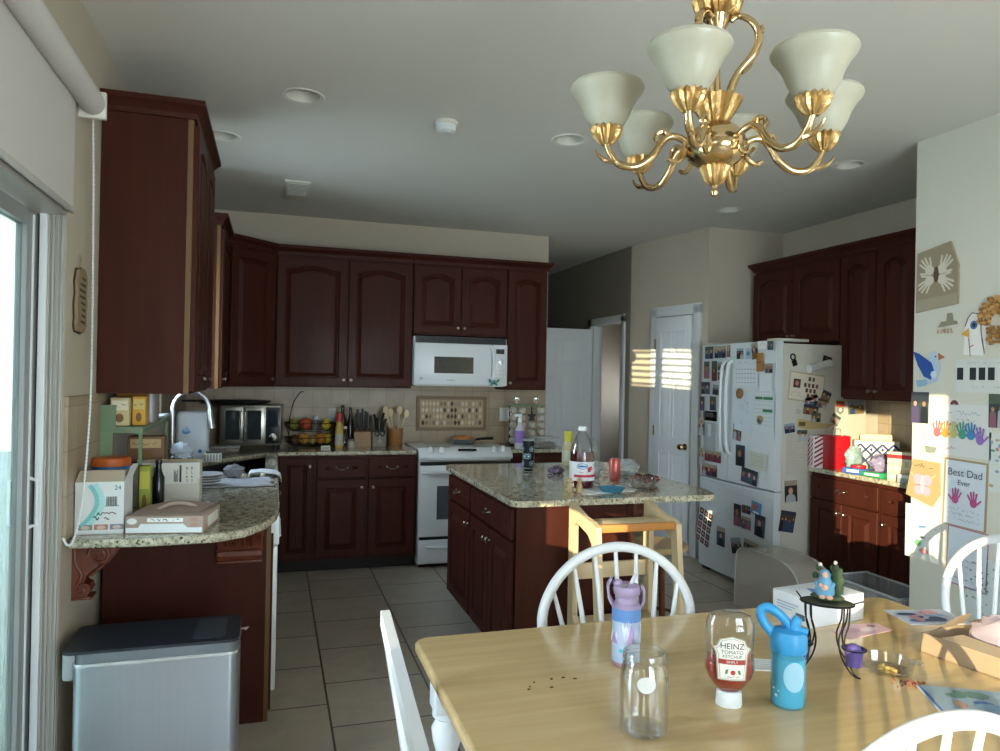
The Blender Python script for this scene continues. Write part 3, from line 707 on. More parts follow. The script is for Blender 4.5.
# refrigerator: front faces -x
FX, FN, FF, FZ = 3.30, 4.20, 5.10, 1.785
FRW = M('fridge_white', '#cfd6d8', rough=.3, var=.015)
FRS = M('fridge_side_grey', '#c3bfb2', rough=.45, var=.03, scale=60)
t = thing('refrigerator', 'white french-door refrigerator covered with photos and magnets', 'refrigerator', (FX, FF, 0), R(-90))
W = FF-FN
b = MB(); b.box(0.005, W-.0, .06, .78, .025, FZ-.015, FRS, .006); b.box(.03, W-.06, .10, .7, 0, .025, BLACK); b.box(.02, .10, .015, .06, 0, .03, BLACK); b.build('body', t)
def fdoor(x0, x1, z0, z1, name):
    q = MB(); N = 10; vs = []; fs = []
    for k in range(N+1):
        s = k/N; x = x0+(x1-x0)*s; gx = (x-0)/W; bow = -.018*math.sin(pi*gx)**.8 if 0 < gx < 1 else 0
        vs += [(x, bow, z0+.006), (x, bow+.006, z0), (x, .058, z0), (x, .058, z1), (x, bow+.006, z1), (x, bow, z1-.006)]
    for i in range(N):
        for k in range(6): fs.append((i*6+k, i*6+(k+1) % 6, i*6+6+(k+1) % 6, i*6+6+k))
    fs += [tuple(range(6)), tuple(range(N*6, N*6+6))[::-1]]
    fs = [f[::-1] for f in fs]
    q.add(vs, fs, FRW); return q.build(name, t, ang=30)
xm = .385
d1 = fdoor(0, xm-.003, .745, FZ, 'door'); d2 = fdoor(xm+.003, W, .745, FZ, 'door'); d3 = fdoor(0, W, .03, .735, 'freezer_drawer')
for dd, x in ((d1, xm-.035), (d2, xm+.035)):
    k = MB(); k.tube([(x, -.012, .95), (x, -.05, .98), (x, -.062, 1.1), (x, -.066, 1.3), (x, -.062, 1.5), (x, -.05, 1.62), (x, -.012, 1.65)], .014, FRW, 10, 3); k.build('handle', dd)
k = MB(); k.bar([(.03, -.012, .70), (.2, -.028, .70), (.45, -.034, .70), (.7, -.028, .70), (.87, -.012, .70)], .02, .035, FRW, (0, 0, 1)); k.build('handle', d3)
k = MB(); k.box(.05, .235, -.020, -.008, 1.185, 1.262, BLACKG, .004); k.box(.09, .195, -.0215, -.0195, 1.215, 1.245, K('#4a4f55', .3)); dp = k.build('dispenser', d1)
k = MB(); D_ = M('dispenser_recess', '#aab2b8', rough=.35)
k.box(.05, .235, -.0165, -.010, .915, 1.183, FRW, .002); k.box(.065, .22, -.0175, -.016, .93, 1.17, D_, .004); k.box(.12, .165, -.022, -.017, 1.06, 1.16, FRW, .003); k.build('dispenser_bay', d1)
k = MB(); k.box(.0, .12, .02, .30, FZ, FZ+.018, FRS, .003); k.box(W-.13, W-.01, .02, .28, FZ, FZ+.02, FRS, .003); k.build('hinge_cover', t)

# toaster oven etc. in the back corner
t = thing('toaster_oven', 'silver toaster oven with double glass doors in the back counter corner', 'toaster oven', (-.385, 5.79, .914), R(-4))
b = MB(); TS = M('toaster_steel', '#9d9a92', rough=.3, metal=.9); b.box(0, .44, .012, .34, .03, .335, TS, .010); b.build('body', t)
for i, x in enumerate((.02, .175)):
    b = MB(); b.box(x, x+.145, -.004, .012, .045, .32, TS, .004); dd = b.build('door', t)
    k = MB(); k.box(x+.022, x+.123, -.007, -.003, .075, .295, M('toaster_glass', '#2b3034', rough=.1, var=.25, scale=12)); k.build('window', dd)
    xx = x+.135 if i == 0 else x+.010
    k = MB(); k.tube([(xx, -.004, .07), (xx, -.028, .08), (xx, -.028, .285), (xx, -.004, .295)], .006, CHROME, 8); k.build('handle', dd)
b = MB(); b.box(.33, .435, -.002, .012, .045, .32, BLACK, .003); cp = b.build('control_panel', t)
k = MB(); k.box(.345, .42, -.004, -.001, .17, .30, M('toaster_display', '#1d2a33', rough=.1)); k.build('display', cp)
k = MB(); k.lathe([(.030, 0), (.028, .02), (0, .022)], CHROME, (.383, -.002, .095), 20, 'Y'); k.build('knob', cp)
for x, y in ((.04, .05), (.4, .05), (.04, .3), (.4, .3)):
    k = MB(); k.cyl((x, y, 0), .014, .03, BLACK, 10); k.build('foot', t)
t = thing('griddle_pan', 'flat black griddle lying on top of the toaster oven', 'pan', (-.29, 5.93, 1.25))
b = MB(); b.lathe([(.0, 0), (.20, 0), (.235, .022), (.240, .024), (.238, .028), (.20, .008), (0, .008)], M('black_griddle', '#0e0e0f', rough=.4), n=32, sx=1.15, sy=.78); b.build('body', t)
b = MB(); b.box(-.40, -.26, -.03, .03, .016, .030, BLACK, .006); b.build('handle', t)

# faucet at the window
t = thing('faucet', 'tall chrome gooseneck faucet at the sink', 'faucet', (-.585, 4.78, .914))
b = MB(); b.lathe([(.032, 0), (.032, .012), (.024, .02), (.022, .10), (.016, .12)], STEEL, n=20); b.build('base', t)
pts = [(0, 0, .1), (0, 0, .30)]+[(.105-.105*math.cos(R(a)), 0, .345+.115*math.sin(R(a))) for a in range(10, 181, 17)]
b = MB(); b.tube(pts, .0135, STEEL, 12); b.build('neck', t)
b = MB(); b.tube([(.21, 0, .35), (.214, 0, .30), (.222, 0, .235)], [.015, .019, .024], STEEL, 14); b.build('spray_head', t)
b = MB(); b.tube([(0, -.02, .075), (0, -.05, .085), (.0, -.11, .12)], [.010, .008, .007], STEEL, 8); b.build('lever', t)

# spots in the ceiling, smoke detector and vent
def spot(x, y, label):
    t = thing('recessed_light', label, 'ceiling light', (x, y, ZC), 0, 'recessed ceiling lights')
    b = MB(); b.lathe([(.074, .008), (.077, 0), (.096, -.004), (.100, -.001), (.101, .0)], OFFW, n=32, close=False); b.build('trim_ring', t)
    b = MB(); b.lathe([(.074, .002), (.062, .05), (.05, .09), (0, .092)], M('light_baffle', '#cfcabf', rough=.5), n=32, close=False); b.build('baffle', t)
    b = MB(); b.lathe([(.0, .028), (.03, .032), (.046, .05), (.046, .088)], M('reflector_bulb', '#c9c9c4', rough=.25), n=24, close=False); b.build('bulb', t)
for (x, y), lb in zip(LIGHTS, ('recessed ceiling light above the sink run, between smoke detector and near wall cabinet', 'recessed ceiling light just beyond the crown of the near wall cabinet', 'recessed ceiling light partly behind the glass shade tips, near the smoke detector', 'recessed ceiling light beside the chandelier on the refrigerator side', 'recessed ceiling light in front of the pantry wall')): spot(x, y, lb)
t = thing('smoke_detector', 'round white smoke detector on the ceiling', 'smoke detector', (.809, 3.608, ZC))
b = MB(); b.lathe([(.062, 0), (.063, -.012), (.056, -.02)], OFFW, n=28); b.build('base', t)
b = MB(); b.lathe([(.054, -.02), (.050, -.048), (.035, -.055), (0, -.056)], WHITE, n=28); b.lathe([(.012, 0), (.012, -.006), (0, -.006)], WHITE, (.02, -.02, -.053), 12); b.build('cover', t)
t = thing('ceiling_vent', 'small white ceiling vent with dark slots', 'vent', (.127, 5.314, ZC))
b = MB(); b.box(-.085, .085, -.27, .27, -.014, 0, OFFW, .004); b.build('frame', t)
b = MB(); b.box(-.065, .065, -.24, .08, -.016, -.013, M('vent_slot_dark', '#5b5b58')); [b.box(-.065, .065, -.24+.035*k, -.228+.035*k, -.019, -.013, OFFW) for k in range(10)]; b.build('grille', t)
# ------------------------------------------------------------------ things on the near counter (z = .914)
CT = .914
def boxcard(name, label, cat, loc, rz, w, d, h, m, deco=None, group=None, lid=True, b=.003):
    """closed or open carton; front faces -y, origin at base centre"""
    t = thing(name, label, cat, loc, rz, group); q = MB()
    if lid: q.box(-w/2, w/2, -d/2, d/2, 0, h, m, b)
    else:
        e = .003
        q.box(-w/2, w/2, -d/2, -d/2+e, 0, h, m); q.box(-w/2, w/2, d/2-e, d/2, 0, h, m); q.box(-w/2, -w/2+e, -d/2+e, d/2-e, 0, h, m); q.box(w/2-e, w/2, -d/2+e, d/2-e, 0, h, m); q.box(-w/2, w/2, -d/2, d/2, 0, e, m)
    q.build('carton', t)
    if deco:
        p = MB(); deco(p, w, d, h)
        if p.v:
            for i, v in enumerate(p.v): p.v[i] = Vector((v.x, v.y-d/2, v.z))
            p.build('printed_front', t)
    return t
CARTW = M('white_carton', '#d9dcdc', rough=.65, var=.03)
def deco_drink(p, w, d, h):
    A = K('#7fc4c2')
    pts = [(-w/2+.018+.05*math.sin(s*2.6), h*.16+h*.78*s) for s in [k/12 for k in range(13)]]
    p.l2([(x+.012, z) for x, z in pts], .030, K('#a9d9d6'), 1); p.l2([(x+.002, z) for x, z in pts], .014, A, 2)
    p.text('24', .022, K('#2c6a63'), (w/2-.02, 0, h-.028), 2)
    for k in range(9): p.r2(.022+.004*k, .022+.004*k+.0015+.001*(k % 2), h*.55, h*.72, INK, 2)
    p.r2(.018, .062, h*.53, h*.55, K('#8d9399'), 2)
    p.scrib(-.01, .055, h*.36, .012, INK, 2, 4, .003); p.scrib(-.02, .05, h*.27, .016, INK, 2, 5, .0035)
    for k, c in enumerate(('#7d8a86', '#b5776a', '#7b8496')): p.r2(-w/2+.012+.05*k, -w/2+.056+.05*k, h*.09, h*.19, K(c), 2); p.c2(-w/2+.034+.05*k, h*.135, .014, .007, K('#c9b6a6'), 3)
t = boxcard('drink_carton', 'open white carton with a teal swirl by the sliding door', 'box', (-.578, 2.93, CT), R(-1), .155, .15, .185, CARTW, deco_drink, lid=False)
f = MB(); CB = M('inner_cardboard', '#b2a48f', rough=.8)
f.quad([(-.0775, -.075, .185), (.0775, -.075, .185), (.074, -.045, .222), (-.070, -.045, .222)], CB); f.quad([(.0775, -.072, .185), (.0775, .072, .185), (.098, .06, .235), (.095, -.06, .24)], CARTW)
f.quad([(-.0775, -.072, .185), (-.105, -.05, .225), (-.108, .05, .225), (-.0775, .072, .185)], CB); f.quad([(-.0775, .075, .185), (-.07, .105, .205), (.07, .105, .205), (.0775, .075, .185)], CB)
f.build('flap', t)
def deco_pizza(p, w, d, h):
    p.r2(-w/2+.004, w/2-.004, .004, .022, K('#dfe3e6'), 1); p.p2([(-w*.33, .022), (w*.30, .022), (w*.24, .036), (-w*.30, .036)], K('#dfe3e6'), 1)
    p.r2(-w*.22, w*.24, .042, .056, K('#e6e6e4'), 1); p.scrib(-w*.2, w*.22, .044, .010, INK, 2, 9, .002)
    for k in range(8): p.r2(w*.34+.006*(k % 4), w*.34+.0045+.006*(k % 4), .026+.018*(k//4), .038+.018*(k//4), K('#b48d7d'), 2)
    p.c2(-w*.41, .045, .017, .011, K('#d8d8d4'), 1)
t = boxcard('flat_carton', 'flat crumpled cardboard box in front of the open white carton', 'box', (-.345, 2.945, CT), R(-9), .265, .25, .062, M('kraft_carton', '#a99488', rough=.75, var=.08), deco_pizza)
f = MB(); f.box(.130, .134, -.06, .09, .012, .05, K('#dcdcd6')); f.build('side_label', t)
f = MB(); KC = M('kraft_carton')
f.add([(-.11, -.06, .063), (.10, -.07, .064), (.122, .10, .07), (-.02, .11, .082), (-.12, .08, .066)], [(0, 1, 2, 3, 4)], KC)
f.tube([(-.06, .0, .065), (-.02, .02, .082), (.03, .015, .085), (.07, .03, .068)], .007, KC, 6, 3); f.build('crumpled_lid', t)
def deco_ship(p, w, d, h):
    p.r2(-w/2+.006, w/2-.006, h*.52, h-.006, K('#d8d6cf'), 1)
    rnd = random.Random(3)
    for k, x in enumerate((-.075, -.03, .03)):
        for j in range(6): p.r2(x+.003*j, x+.0018+.003*j, h*.56, h*.56+rnd.uniform(.03, .06), INK, 2)
    p.r2(.052, .060, h*.55, h*.95, INK, 2)
    for j in range(4):
        for i in range(2): p.text('36LB'[j], .018, INK, (.082+.02*i, 0, h*.55+.018*j), 2)
t = boxcard('shipping_carton', 'white shipping carton with a label flap standing open behind the flat box', 'box', (-.435, 3.46, CT), 0, .265, .13, .115, M('white_shipper', '#c9c5bb', rough=.7), None, lid=False)
f = MB(); f.box(-.1325, .1325, -.064, -.061, .115, .185, CARTW); f.box(-.133, .133, .05, .066, .115, .188, CB)
f.build('flap', t)
f = MB(); deco_ship(f, .262, 0, .185)
for i, v in enumerate(f.v): f.v[i] = Vector((v.x, v.y-.0635, v.z))
f.build('shipping_label', t)
# canister with the orange lid
t = thing('snack_tub', 'tub with an orange lid and blue band behind the drink carton', 'tub', (-.598, 3.13, CT))
b = MB(); b.lathe([(.062, 0), (.066, .01), (.066, .20), (.064, .215)], M('tub_blue', '#2f6fae', rough=.4), n=28); b.lathe([(.0668, .14), (.0668, .175)], K('#d8dfe4'), n=28, close=False); b.build('body', t)
b = MB(); b.lathe([(.070, .212), (.070, .235), (.066, .242), (0, .243)], M('orange_lid', '#c8652a', rough=.45), n=28); b.build('lid', t)
# green wall rack with boxes
GRN = M('sage_green_metal', '#6f8466', rough=.5)
t = thing('counter_rack', 'sage green two-level rack along the wall under the wall cabinet', 'rack', (-.585, 3.60, CT))
b = MB(); b.box(-.078, .078, -.36, .42, .325, .340, GRN, .003); b.box(-.078, .078, -.36, .42, .338, .352, GRN); b.build('shelf', t)
for y in (-.35, .40):
    for x in (-.07, .07):
        b = MB(); b.box(x-.006, x+.006, y-.006, y+.006, 0, .33, GRN); b.build('leg', t)
b = MB(); b.box(-.078, -.02, -.362, -.358, .34, .44, GRN); b.box(-.078, -.03, -.362, -.352, .22, .33, GRN); b.build('end_panel', t)
RK = CT+.353
def mini(name, label, cat, x, y, w, d, h, hx, deco=None, z=RK, rz=0):
    def dd(p, w, d, h):
        p.r2(-w*.42, w*.42, h*.55, h*.9, K(deco or '#e0d7bd'), 1); p.c2(0, h*.28, w*.22, h*.16, K('#7a5a2f'), 2); p.scrib(-w*.35, w*.35, h*.65, h*.14, INK, 3, int(w*9999), .002)
    return boxcard(name, label, cat, (x, y, z), rz, w, d, h, K(hx), dd)
mini('tea_box', 'cream and yellow tea box at the near end of the green rack', 'box', -.60, 3.32, .07, .07, .115, '#c9b98a', '#e4dcc0')
mini('tea_box', 'yellow tea box standing beside the cream one on the green rack', 'box', -.535, 3.36, .05, .075, .12, '#d2a23e', '#d8c27a')
mini('spice_box', 'flat orange-brown box resting across the tea boxes', 'box', -.585, 3.47, .12, .07, .138, '#a9702f', '#c98f45')
mini('spice_box', 'dark brown box at the wall side of the green rack', 'box', -.62, 3.56, .05, .06, .135, '#43301f', '#6b4c30')
t = thing('tall_canister', 'tall grey canister on the green rack', 'canister', (-.522, 3.525, RK)); b = MB(); b.lathe([(.032, 0), (.033, .01), (.033, .125)], M('pewter_grey', '#7f7c80', rough=.4, metal=.4), n=20); b.build('body', t); b = MB(); b.lathe([(.034, .125), (.034, .14), (0, .142)], K('#5c595c'), n=20); b.build('lid', t)
t = thing('small_jar', 'small brown jar at the far end of the green rack', 'jar', (-.545, 3.70, RK)); b = MB(); b.lathe([(.026, 0), (.03, .01), (.03, .07), (.024, .08)], K('#5a3b2a', .3), n=18); b.build('body', t); b = MB(); b.lathe([(.026, .08), (.026, .098), (0, .098)], K('#2c2420'), n=18); b.build('lid', t)
t = thing('small_jar', 'dark jar with a pale cap furthest along the green rack', 'jar', (-.56, 3.85, RK)); b = MB(); b.lathe([(.024, 0), (.028, .01), (.028, .075), (.022, .085)], K('#2c2a33', .3), n=18); b.build('body', t); b = MB(); b.lathe([(.024, .085), (.024, .1), (0, .1)], K('#a9a39a'), n=18); b.build('lid', t)
mini('cracker_box', 'brown box stored under the shelf of the green rack', 'box', -.545, 3.62, .15, .09, .115, '#7d5a40', '#c2a878', CT+.17)
mini('storage_tin', 'wide dark tin that carries the brown box under the green shelf', 'tin', -.555, 3.64, .17, .12, .168, '#26221f', '#4a4038', CT)
mini('green_pouch_box', 'lime green and yellow box beside the orange-lidded tub', 'box', -.485, 3.20, .04, .06, .20, '#8e9a3a', '#b9b24a', CT)
for i, (x, y, h, hx, lb) in enumerate(((-.452, 3.30, .21, '#15181a', 'black bottle between the lime box and the shipping carton'), (-.465, 3.38, .17, '#2b3a2c', 'dark green bottle behind the black one near the rack'))):
    t = thing('dark_bottle', lb, 'bottle', (x, y, CT)); b = MB(); b.lathe([(.022, 0), (.024, .01), (.024, h*.65), (.011, h*.8), (.011, h*.93)], K(hx, .2), n=18); b.build('body', t); b = MB(); b.lathe([(.013, h*.92), (.013, h), (0, h)], BLACK, n=14); b.build('cap', t)
# white tank, metal canister with clear bag, blue bits at the sink
t = thing('water_filter_tank', 'white rounded filter tank with a blue drop emblem behind the faucet', 'water filter', (-.505, 5.16, CT))
b = MB(); b.box(-.10, .10, -.055, .055, 0, .32, M('filter_white', '#c3cbd2', rough=.35), .03, 4); b.build('body', t)
b = MB(); b.c2(-.035, .19, .026, .018, K('#5b86b5'), 1); b.p2([(-.06, .19), (-.01, .19), (-.03, .225)], K('#8fb0d0'), 2)
for i, v in enumerate(b.v): b.v[i] = v+Vector((0, -.055, 0))
b.build('emblem', t)
b = MB(); b.lathe([(.012, 0), (.012, -.03), (0, -.03)], K('#2b5f9c'), (.05, -.058, .06), 12, 'Y'); b.build('tap', t)
t = thing('metal_canister', 'shiny steel canister topped with a crumpled clear bag by the sink', 'canister', (-.475, 4.30, CT)); b = MB(); b.lathe([(.055, 0), (.06, .008), (.06, .10), (.056, .112)], CHROME, n=26); b.lathe([(.0605, .04), (.0605, .055)], K('#33302c'), n=26, close=False); b.build('body', t)
b = MB(); b.ell((0, 0, .145), (.058, .05, .045), milky('crinkled_clear_bag', '#c7d3dc', .55, .15), 18, 12, .16, 3); b.build('clear_bag', t)
t = thing('soap_bottle', 'small blue soap bottle between the rack and the steel canister', 'bottle', (-.575, 4.25, CT)); b = MB(); b.lathe([(.03, 0), (.034, .01), (.032, .10), (.014, .13), (.012, .15)], K('#2a4d74', .2), n=18); b.build('body', t); b = MB(); b.lathe([(.014, .148), (.014, .165), (.004, .17), (.004, .19)], K('#1b2530'), n=12); b.build('pump', t)
t = thing('sponge_holder', 'white ribbed sponge holder beside the faucet', 'holder', (-.37, 5.02, CT)); b = MB(); b.box(-.055, .055, -.03, .03, 0, .055, OFFW, .006); [b.box(-.05+.018*k, -.04+.018*k, -.033, -.029, .006, .05, M('shadow_grey_plastic', '#8b8e8c')) for k in range(6)]; b.build('tray', t); b = MB(); b.box(-.04, .04, -.018, .018, .05, .068, K('#3a4a3a'), .006); b.build('sponge', t)
t = thing('clear_food_box', 'clear lidded food box on the counter before the toaster oven', 'food box', (-.33, 5.52, CT)); b = MB(); b.box(-.10, .10, -.05, .05, 0, .045, milky('smoky_plastic', '#8b7b70', .55), .008); b.build('tub', t); b = MB(); b.box(-.105, .105, -.055, .055, .043, .052, milky('clear_lid', '#cfd2d2', .5), .005); b.build('lid', t)
# plates, towel, rag
def plate_prof(r): return [(0, .004), (r*.6, .004), (r, .018), (r, .021), (r*.6, .009), (0, .008)]
for k in range(4):
    b = MB(); b.lathe(plate_prof(.085), M('plate_grey_white', '#b9bdc0', rough=.2), n=30)
    solo(b, 'dinner_plate', ('lowest of the four stacked plates on the counter towel', 'second plate up in the stack on the counter towel', 'third plate up in the stack on the counter towel', 'topmost plate of the stack on the counter towel')[k], 'plate', (-.335+.004*k, 3.93, CT+.008+.013*k), 0, 'stacked plates')
b = MB(); nx, ny = 22, 14; vs = []; fs = []
for j in range(ny+1):
    for i in range(nx+1):
        x = -.20+.40*i/nx; y = -.16+.32*j/ny; vs.append((x+.01*math.sin(j*.9), y+.012*math.sin(i*.7), .0035+.003*abs(math.sin(i*1.3+j*.8))))
for j in range(ny):
    for i in range(nx): a = j*(nx+1)+i; fs.append((a, a+1, a+nx+2, a+nx+1))
b.add(vs, fs, M('patterned_towel', '#8f8f96', rough=.9, hx2='#c3c2c6', scale=45, detail=1))
o = solo(b, 'dish_towel', 'grey patterned dish towel spread on the counter by the sink', 'towel', (-.20, 4.03, CT)); md = o.modifiers.new('s', 'SOLIDIFY'); md.thickness = .003; md.offset = 0
b = MB(); vs = []; fs = []
path = [(-.11, .006), (-.10, .022), (-.05, .028), (0, .026), (.035, .022), (.055, .008), (.060, -.012), (.061, -.03)]
path = [(p.x, p.y) for p in [Vector((q[0], q[1], 0)) for q in path]]
for j in range(9):
    for i, (x, z) in enumerate(path): vs.append((x, -.07+.14*j/8+.008*math.sin(i+j*.9), z+.004*math.sin(j*1.7+i)))
n = len(path)
for j in range(8):
    for i in range(n-1): a = j*n+i; fs.append((a, a+1, a+n+1, a+n))
b.add(vs, fs, M('white_cloth', '#c9cccf', rough=.85)); o = solo(b, 'white_cloth', 'white cloth hanging over the counter edge by the sink', 'cloth', (-.015, 4.28, CT)); md = o.modifiers.new('s', 'SOLIDIFY'); md.thickness = .004; md.offset = 1
b = MB(); b.ell((0, 0, .035), (.055, .04, .035), M('crumpled_grey_rag', '#77787d', rough=.8), 14, 10, .22, 6); solo(b, 'dish_rag', 'crumpled grey rag at the edge of the sink', 'rag', (-.20, 4.20, CT+.006))

# ------------------------------------------------------------------ back counter
t = thing('fruit_basket', 'black wire two-tier fruit basket with a tall curved hook', 'basket', (.285, 6.0, CT)); WIRE = M('black_wire', '#151413', rough=.4, metal=.5)
def ringpts(r, z, cx=0, cy=0, n=24, sx=1, sy=1): return [(cx+r*sx*math.cos(2*pi*k/n), cy+r*sy*math.sin(2*pi*k/n), z) for k in range(n)]
for nm, z, rx in (('lower_bowl', .012, .200), ('upper_bowl', .125, .200)):
    b = MB(); b.tube(ringpts(rx, z+.062, sy=.60), .004, WIRE, 6, closed=True); b.tube(ringpts(rx*.72, z, sy=.60), .004, WIRE, 6, closed=True)
    for k in range(20):
        a = 2*pi*k/20; b.tube([(rx*.72*math.cos(a), rx*.72*.60*math.sin(a), z), (rx*.95*math.cos(a), rx*.95*.60*math.sin(a), z+.03), (rx*math.cos(a), rx*.60*math.sin(a), z+.062)], .0022, WIRE, 5)
    for k in range(-3, 4): b.tube([(k*.045, -.075*math.sqrt(max(.05, 1-(k/3.6)**2)), z), (k*.045, .075*math.sqrt(max(.05, 1-(k/3.6)**2)), z)], .002, WIRE, 5)
    b.build(nm, t)
b = MB(); b.tube([(-.16, .03, .01), (-.165, .03, .18), (-.155, .02, .26), (-.13, 0, .36), (-.085, -.02, .43), (-.06, -.02, .435)], .004, WIRE, 6, 4); b.build('hook', t)
b = MB(); [b.tube([(s*.145, 0, .012), (s*.195, 0, .19)], .004, WIRE, 6) for s in (-1, 1)]; b.build('post', t)
def fruit(kind, label, x, y, z, r, hx, squash=1, seed=0, stem=True):
    t = thing(kind, label, 'fruit', (x, y, z), 0, None); b = MB(); m = M('skin_%s_%s' % (kind, hx[1:]), hx, rough=.4, var=.15, scale=14)
    r *= 1.04; t.location.y = 6.0+(y-5.985)*.4; t.location.z += .003
    if kind == 'pear': b.lathe([(0, 0), (r*.5, .004), (r, r*.7), (r*.9, r*1.3), (r*.45, r*2.0), (r*.32, r*2.35), (0, r*2.5)], m, n=18)
    else: b.ell((0, 0, r*squash), (r, r, r*squash), m, 18, 12)
    b.build('flesh', t)
    if stem: s = MB(); top = r*2.45 if kind == 'pear' else 2*r*squash; s.tube([(0, 0, top-.006), (.003, 0, top+.012)], .002, K('#4a3a22'), 5); s.build('stem', t)
zl, zu = CT+.0145, CT+.1275
for a in (('pear', 'green-brown pear at the hook end of the top basket', 0.154, 5.99, zu, .036, '#8b8a3c'), ('apple', 'large red and orange apple in the top basket', 0.244, 5.985, zu, .047, '#b4502c'),
          ('pear', 'yellow pear in the top basket, at the knife block end', 0.406, 5.99, zu, .036, '#c9b02e'), ('orange', 'yellow-orange fruit below the apple in the lower basket', 0.235, 5.98, zl, .043, '#b98a3a'),
          ('orange', 'orange in the lower basket beneath the yellow pear', 0.370, 5.965, zl, .043, '#c07f2c'), ('orange', 'yellow fruit at the knife block end of the lower basket', 0.415, 6.02, zl, .040, '#c2a52e'),
          ('apple', 'dark red apple at the hook end of the lower basket', 0.163, 5.98, zl, .036, '#5a3a26'), ('orange', 'tan onion-like fruit at the middle of the lower basket', 0.298, 5.975, zl, .034, '#a98b55')): fruit(*a)
t = thing('pepper_grinder', 'small grinder with a white knob standing in the top basket', 'grinder', (.325, 5.99, zu)); b = MB(); b.lathe([(.018, 0), (.02, .01), (.014, .04), (.018, .07), (.014, .085)], K('#6d6a64', .3), n=16); b.build('body', t); b = MB(); b.ell((0, 0, .1), .018, WHITE, 14, 10); b.build('knob', t)
def bottle(name, label, x, y, prof, m, capz=None, cap=None, capr=.012, z=CT, band=None, cat='bottle', n=20, group=None):
    t = thing(name, label, cat, (x, y, z), 0, group); b = MB(); b.lathe(prof, m, n=n); b.build('body', t)
    if band:
        b = MB(); b.lathe([(band[2]+.0006, band[0]), (band[2]+.0006, band[1])], band[3], n=n, close=False); b.build('label', t)
    if cap is not None:
        b = MB(); b.lathe([(capr, capz[0]), (capr, capz[1]), (capr*.9, capz[1]+.003), (0, capz[1]+.003)], cap, n=16); b.build('cap', t)
    return t
bottle('sauce_bottle', 'yellow sauce bottle with a red top beside the fruit basket', .500, 5.875, [(.030, 0), (.033, .01), (.033, .13), (.028, .17), (.020, .21)], M('mustard_yellow', '#c3a24a', rough=.35), (.205, .275), K('#b0323a', .4), .024, band=(.02, .11, .033, K('#b9b4a8')))
bottle('glass_bottle', 'small clear glass bottle in front of the dark bottles', .548, 5.875, [(.022, 0), (.024, .008), (.024, .10), (.014, .13), (.012, .15)], PLASTIC, (.148, .165), K('#cfd3d6'), .014)
bottle('oil_bottle', 'dark oil bottle beside the yellow sauce bottle', .535, 5.99, [(.030, 0), (.032, .01), (.032, .20), (.014, .26), (.012, .31)], K('#17130f', .15), (.308, .33), BLACK, .014)
bottle('oil_bottle', 'dark oil bottle beside the knife block', .595, 5.98, [(.027, 0), (.029, .01), (.029, .18), (.013, .24), (.011, .295)], K('#1d1712', .15), (.29, .312), BLACK, .013)
bottle('salt_jar', 'short glass jar in front of the dark oil bottles', .60, 5.90, [(.03, 0), (.032, .006), (.032, .045), (.026, .05)], M('salt_white_jar', '#a9a294', rough=.3), (.05, .06), K('#77726a'), .027, cat='jar')
b = MB(); b.box(-.035, .035, -.02, .02, 0, .03, OFFW, .004); b.box(-.03, .03, -.021, -.02, .006, .024, K('#a9a79e')); solo(b, 'white_box', 'tiny white box at the front edge of the back counter', 'box', (.385, 5.70, CT))
def knife_block(label, x, y, n, w, h, seed, wood):
    t = thing('knife_block', label, 'knife block', (x, y, CT), 0, None); b = MB(); b.prism([(-.05, 0), (.08, 0), (.08, h*1.25), (.02, h*1.25), (-.05, h)], -w/2, w/2, wood, 'X'); b.build('block', t)
    rnd = random.Random(seed)
    for k in range(n):
        xx = -w/2+w*(k+.5)/n; rr = (.01+.045*(k % 2)); z0 = h*(1.03 if k % 2 == 0 else 1.2); L = rnd.uniform(.13, .19); q = MB()
        q.bar([(xx, -.02+rr, z0-.01), (xx, -.035+rr, z0+L*.5), (xx+.002, -.045+rr, z0+L)], .016, .022, BLACK, (0, 1, 0)); q.build('knife_handle', t)
    return t
BLK = M('beech_block', '#9c7a55', rough=.5, scale=6, stretch=(4, 4, .5))
knife_block('wooden knife block full of black-handled knives', .69, 5.96, 7, .135, .115, 3, BLK)
t = thing('utensil_block', 'pale wooden holder with scissors and dark utensils', 'utensil holder', (.826, 5.965, CT)); b = MB(); b.box(-.055, .055, -.05, .05, 0, .115, M('pale_block', '#8d8372', rough=.5), .004); b.build('block', t)
for k, (x, y, L, r) in enumerate(((-.03, .01, .24, .010), (-.01, .03, .21, .012), (.03, .02, .25, .011), (.045, -.01, .20, .009))):
    q = MB(); q.tube([(x*.6, y, .10), (x, y, .10+L*.5), (x*1.4, y, .02+L)], r, BLACK, 8, 2); q.build('utensil', t)
q = MB(); [q.tube(ringpts(.022, 0, n=14), .006, BLACK, 6, closed=True) for _ in (0,)]
q = MB(); [q.tube([(s*.022+.018*math.cos(a*2*pi/14), -.058, .11+.024*math.sin(a*2*pi/14)) for a in range(14)], .006, BLACK, 6, closed=True) for s in (-1, 1)]; q.tube([(-.008, -.055, .09), (.012, -.055, .03)], .005, STEEL, 6); q.tube([(.008, -.055, .09), (-.012, -.055, .03)], .005, STEEL, 6); q.build('scissors', t)
t = thing('utensil_crock', 'wooden crock holding wooden spoons and spatulas', 'utensil holder', (.972, 6.03, CT)); b = MB(); b.lathe([(.055, 0), (.06, .01), (.062, .14), (.056, .14), (.052, .02), (0, .02)], M('orange_wood', '#9b6a3e', rough=.5), n=24); b.build('crock', t)
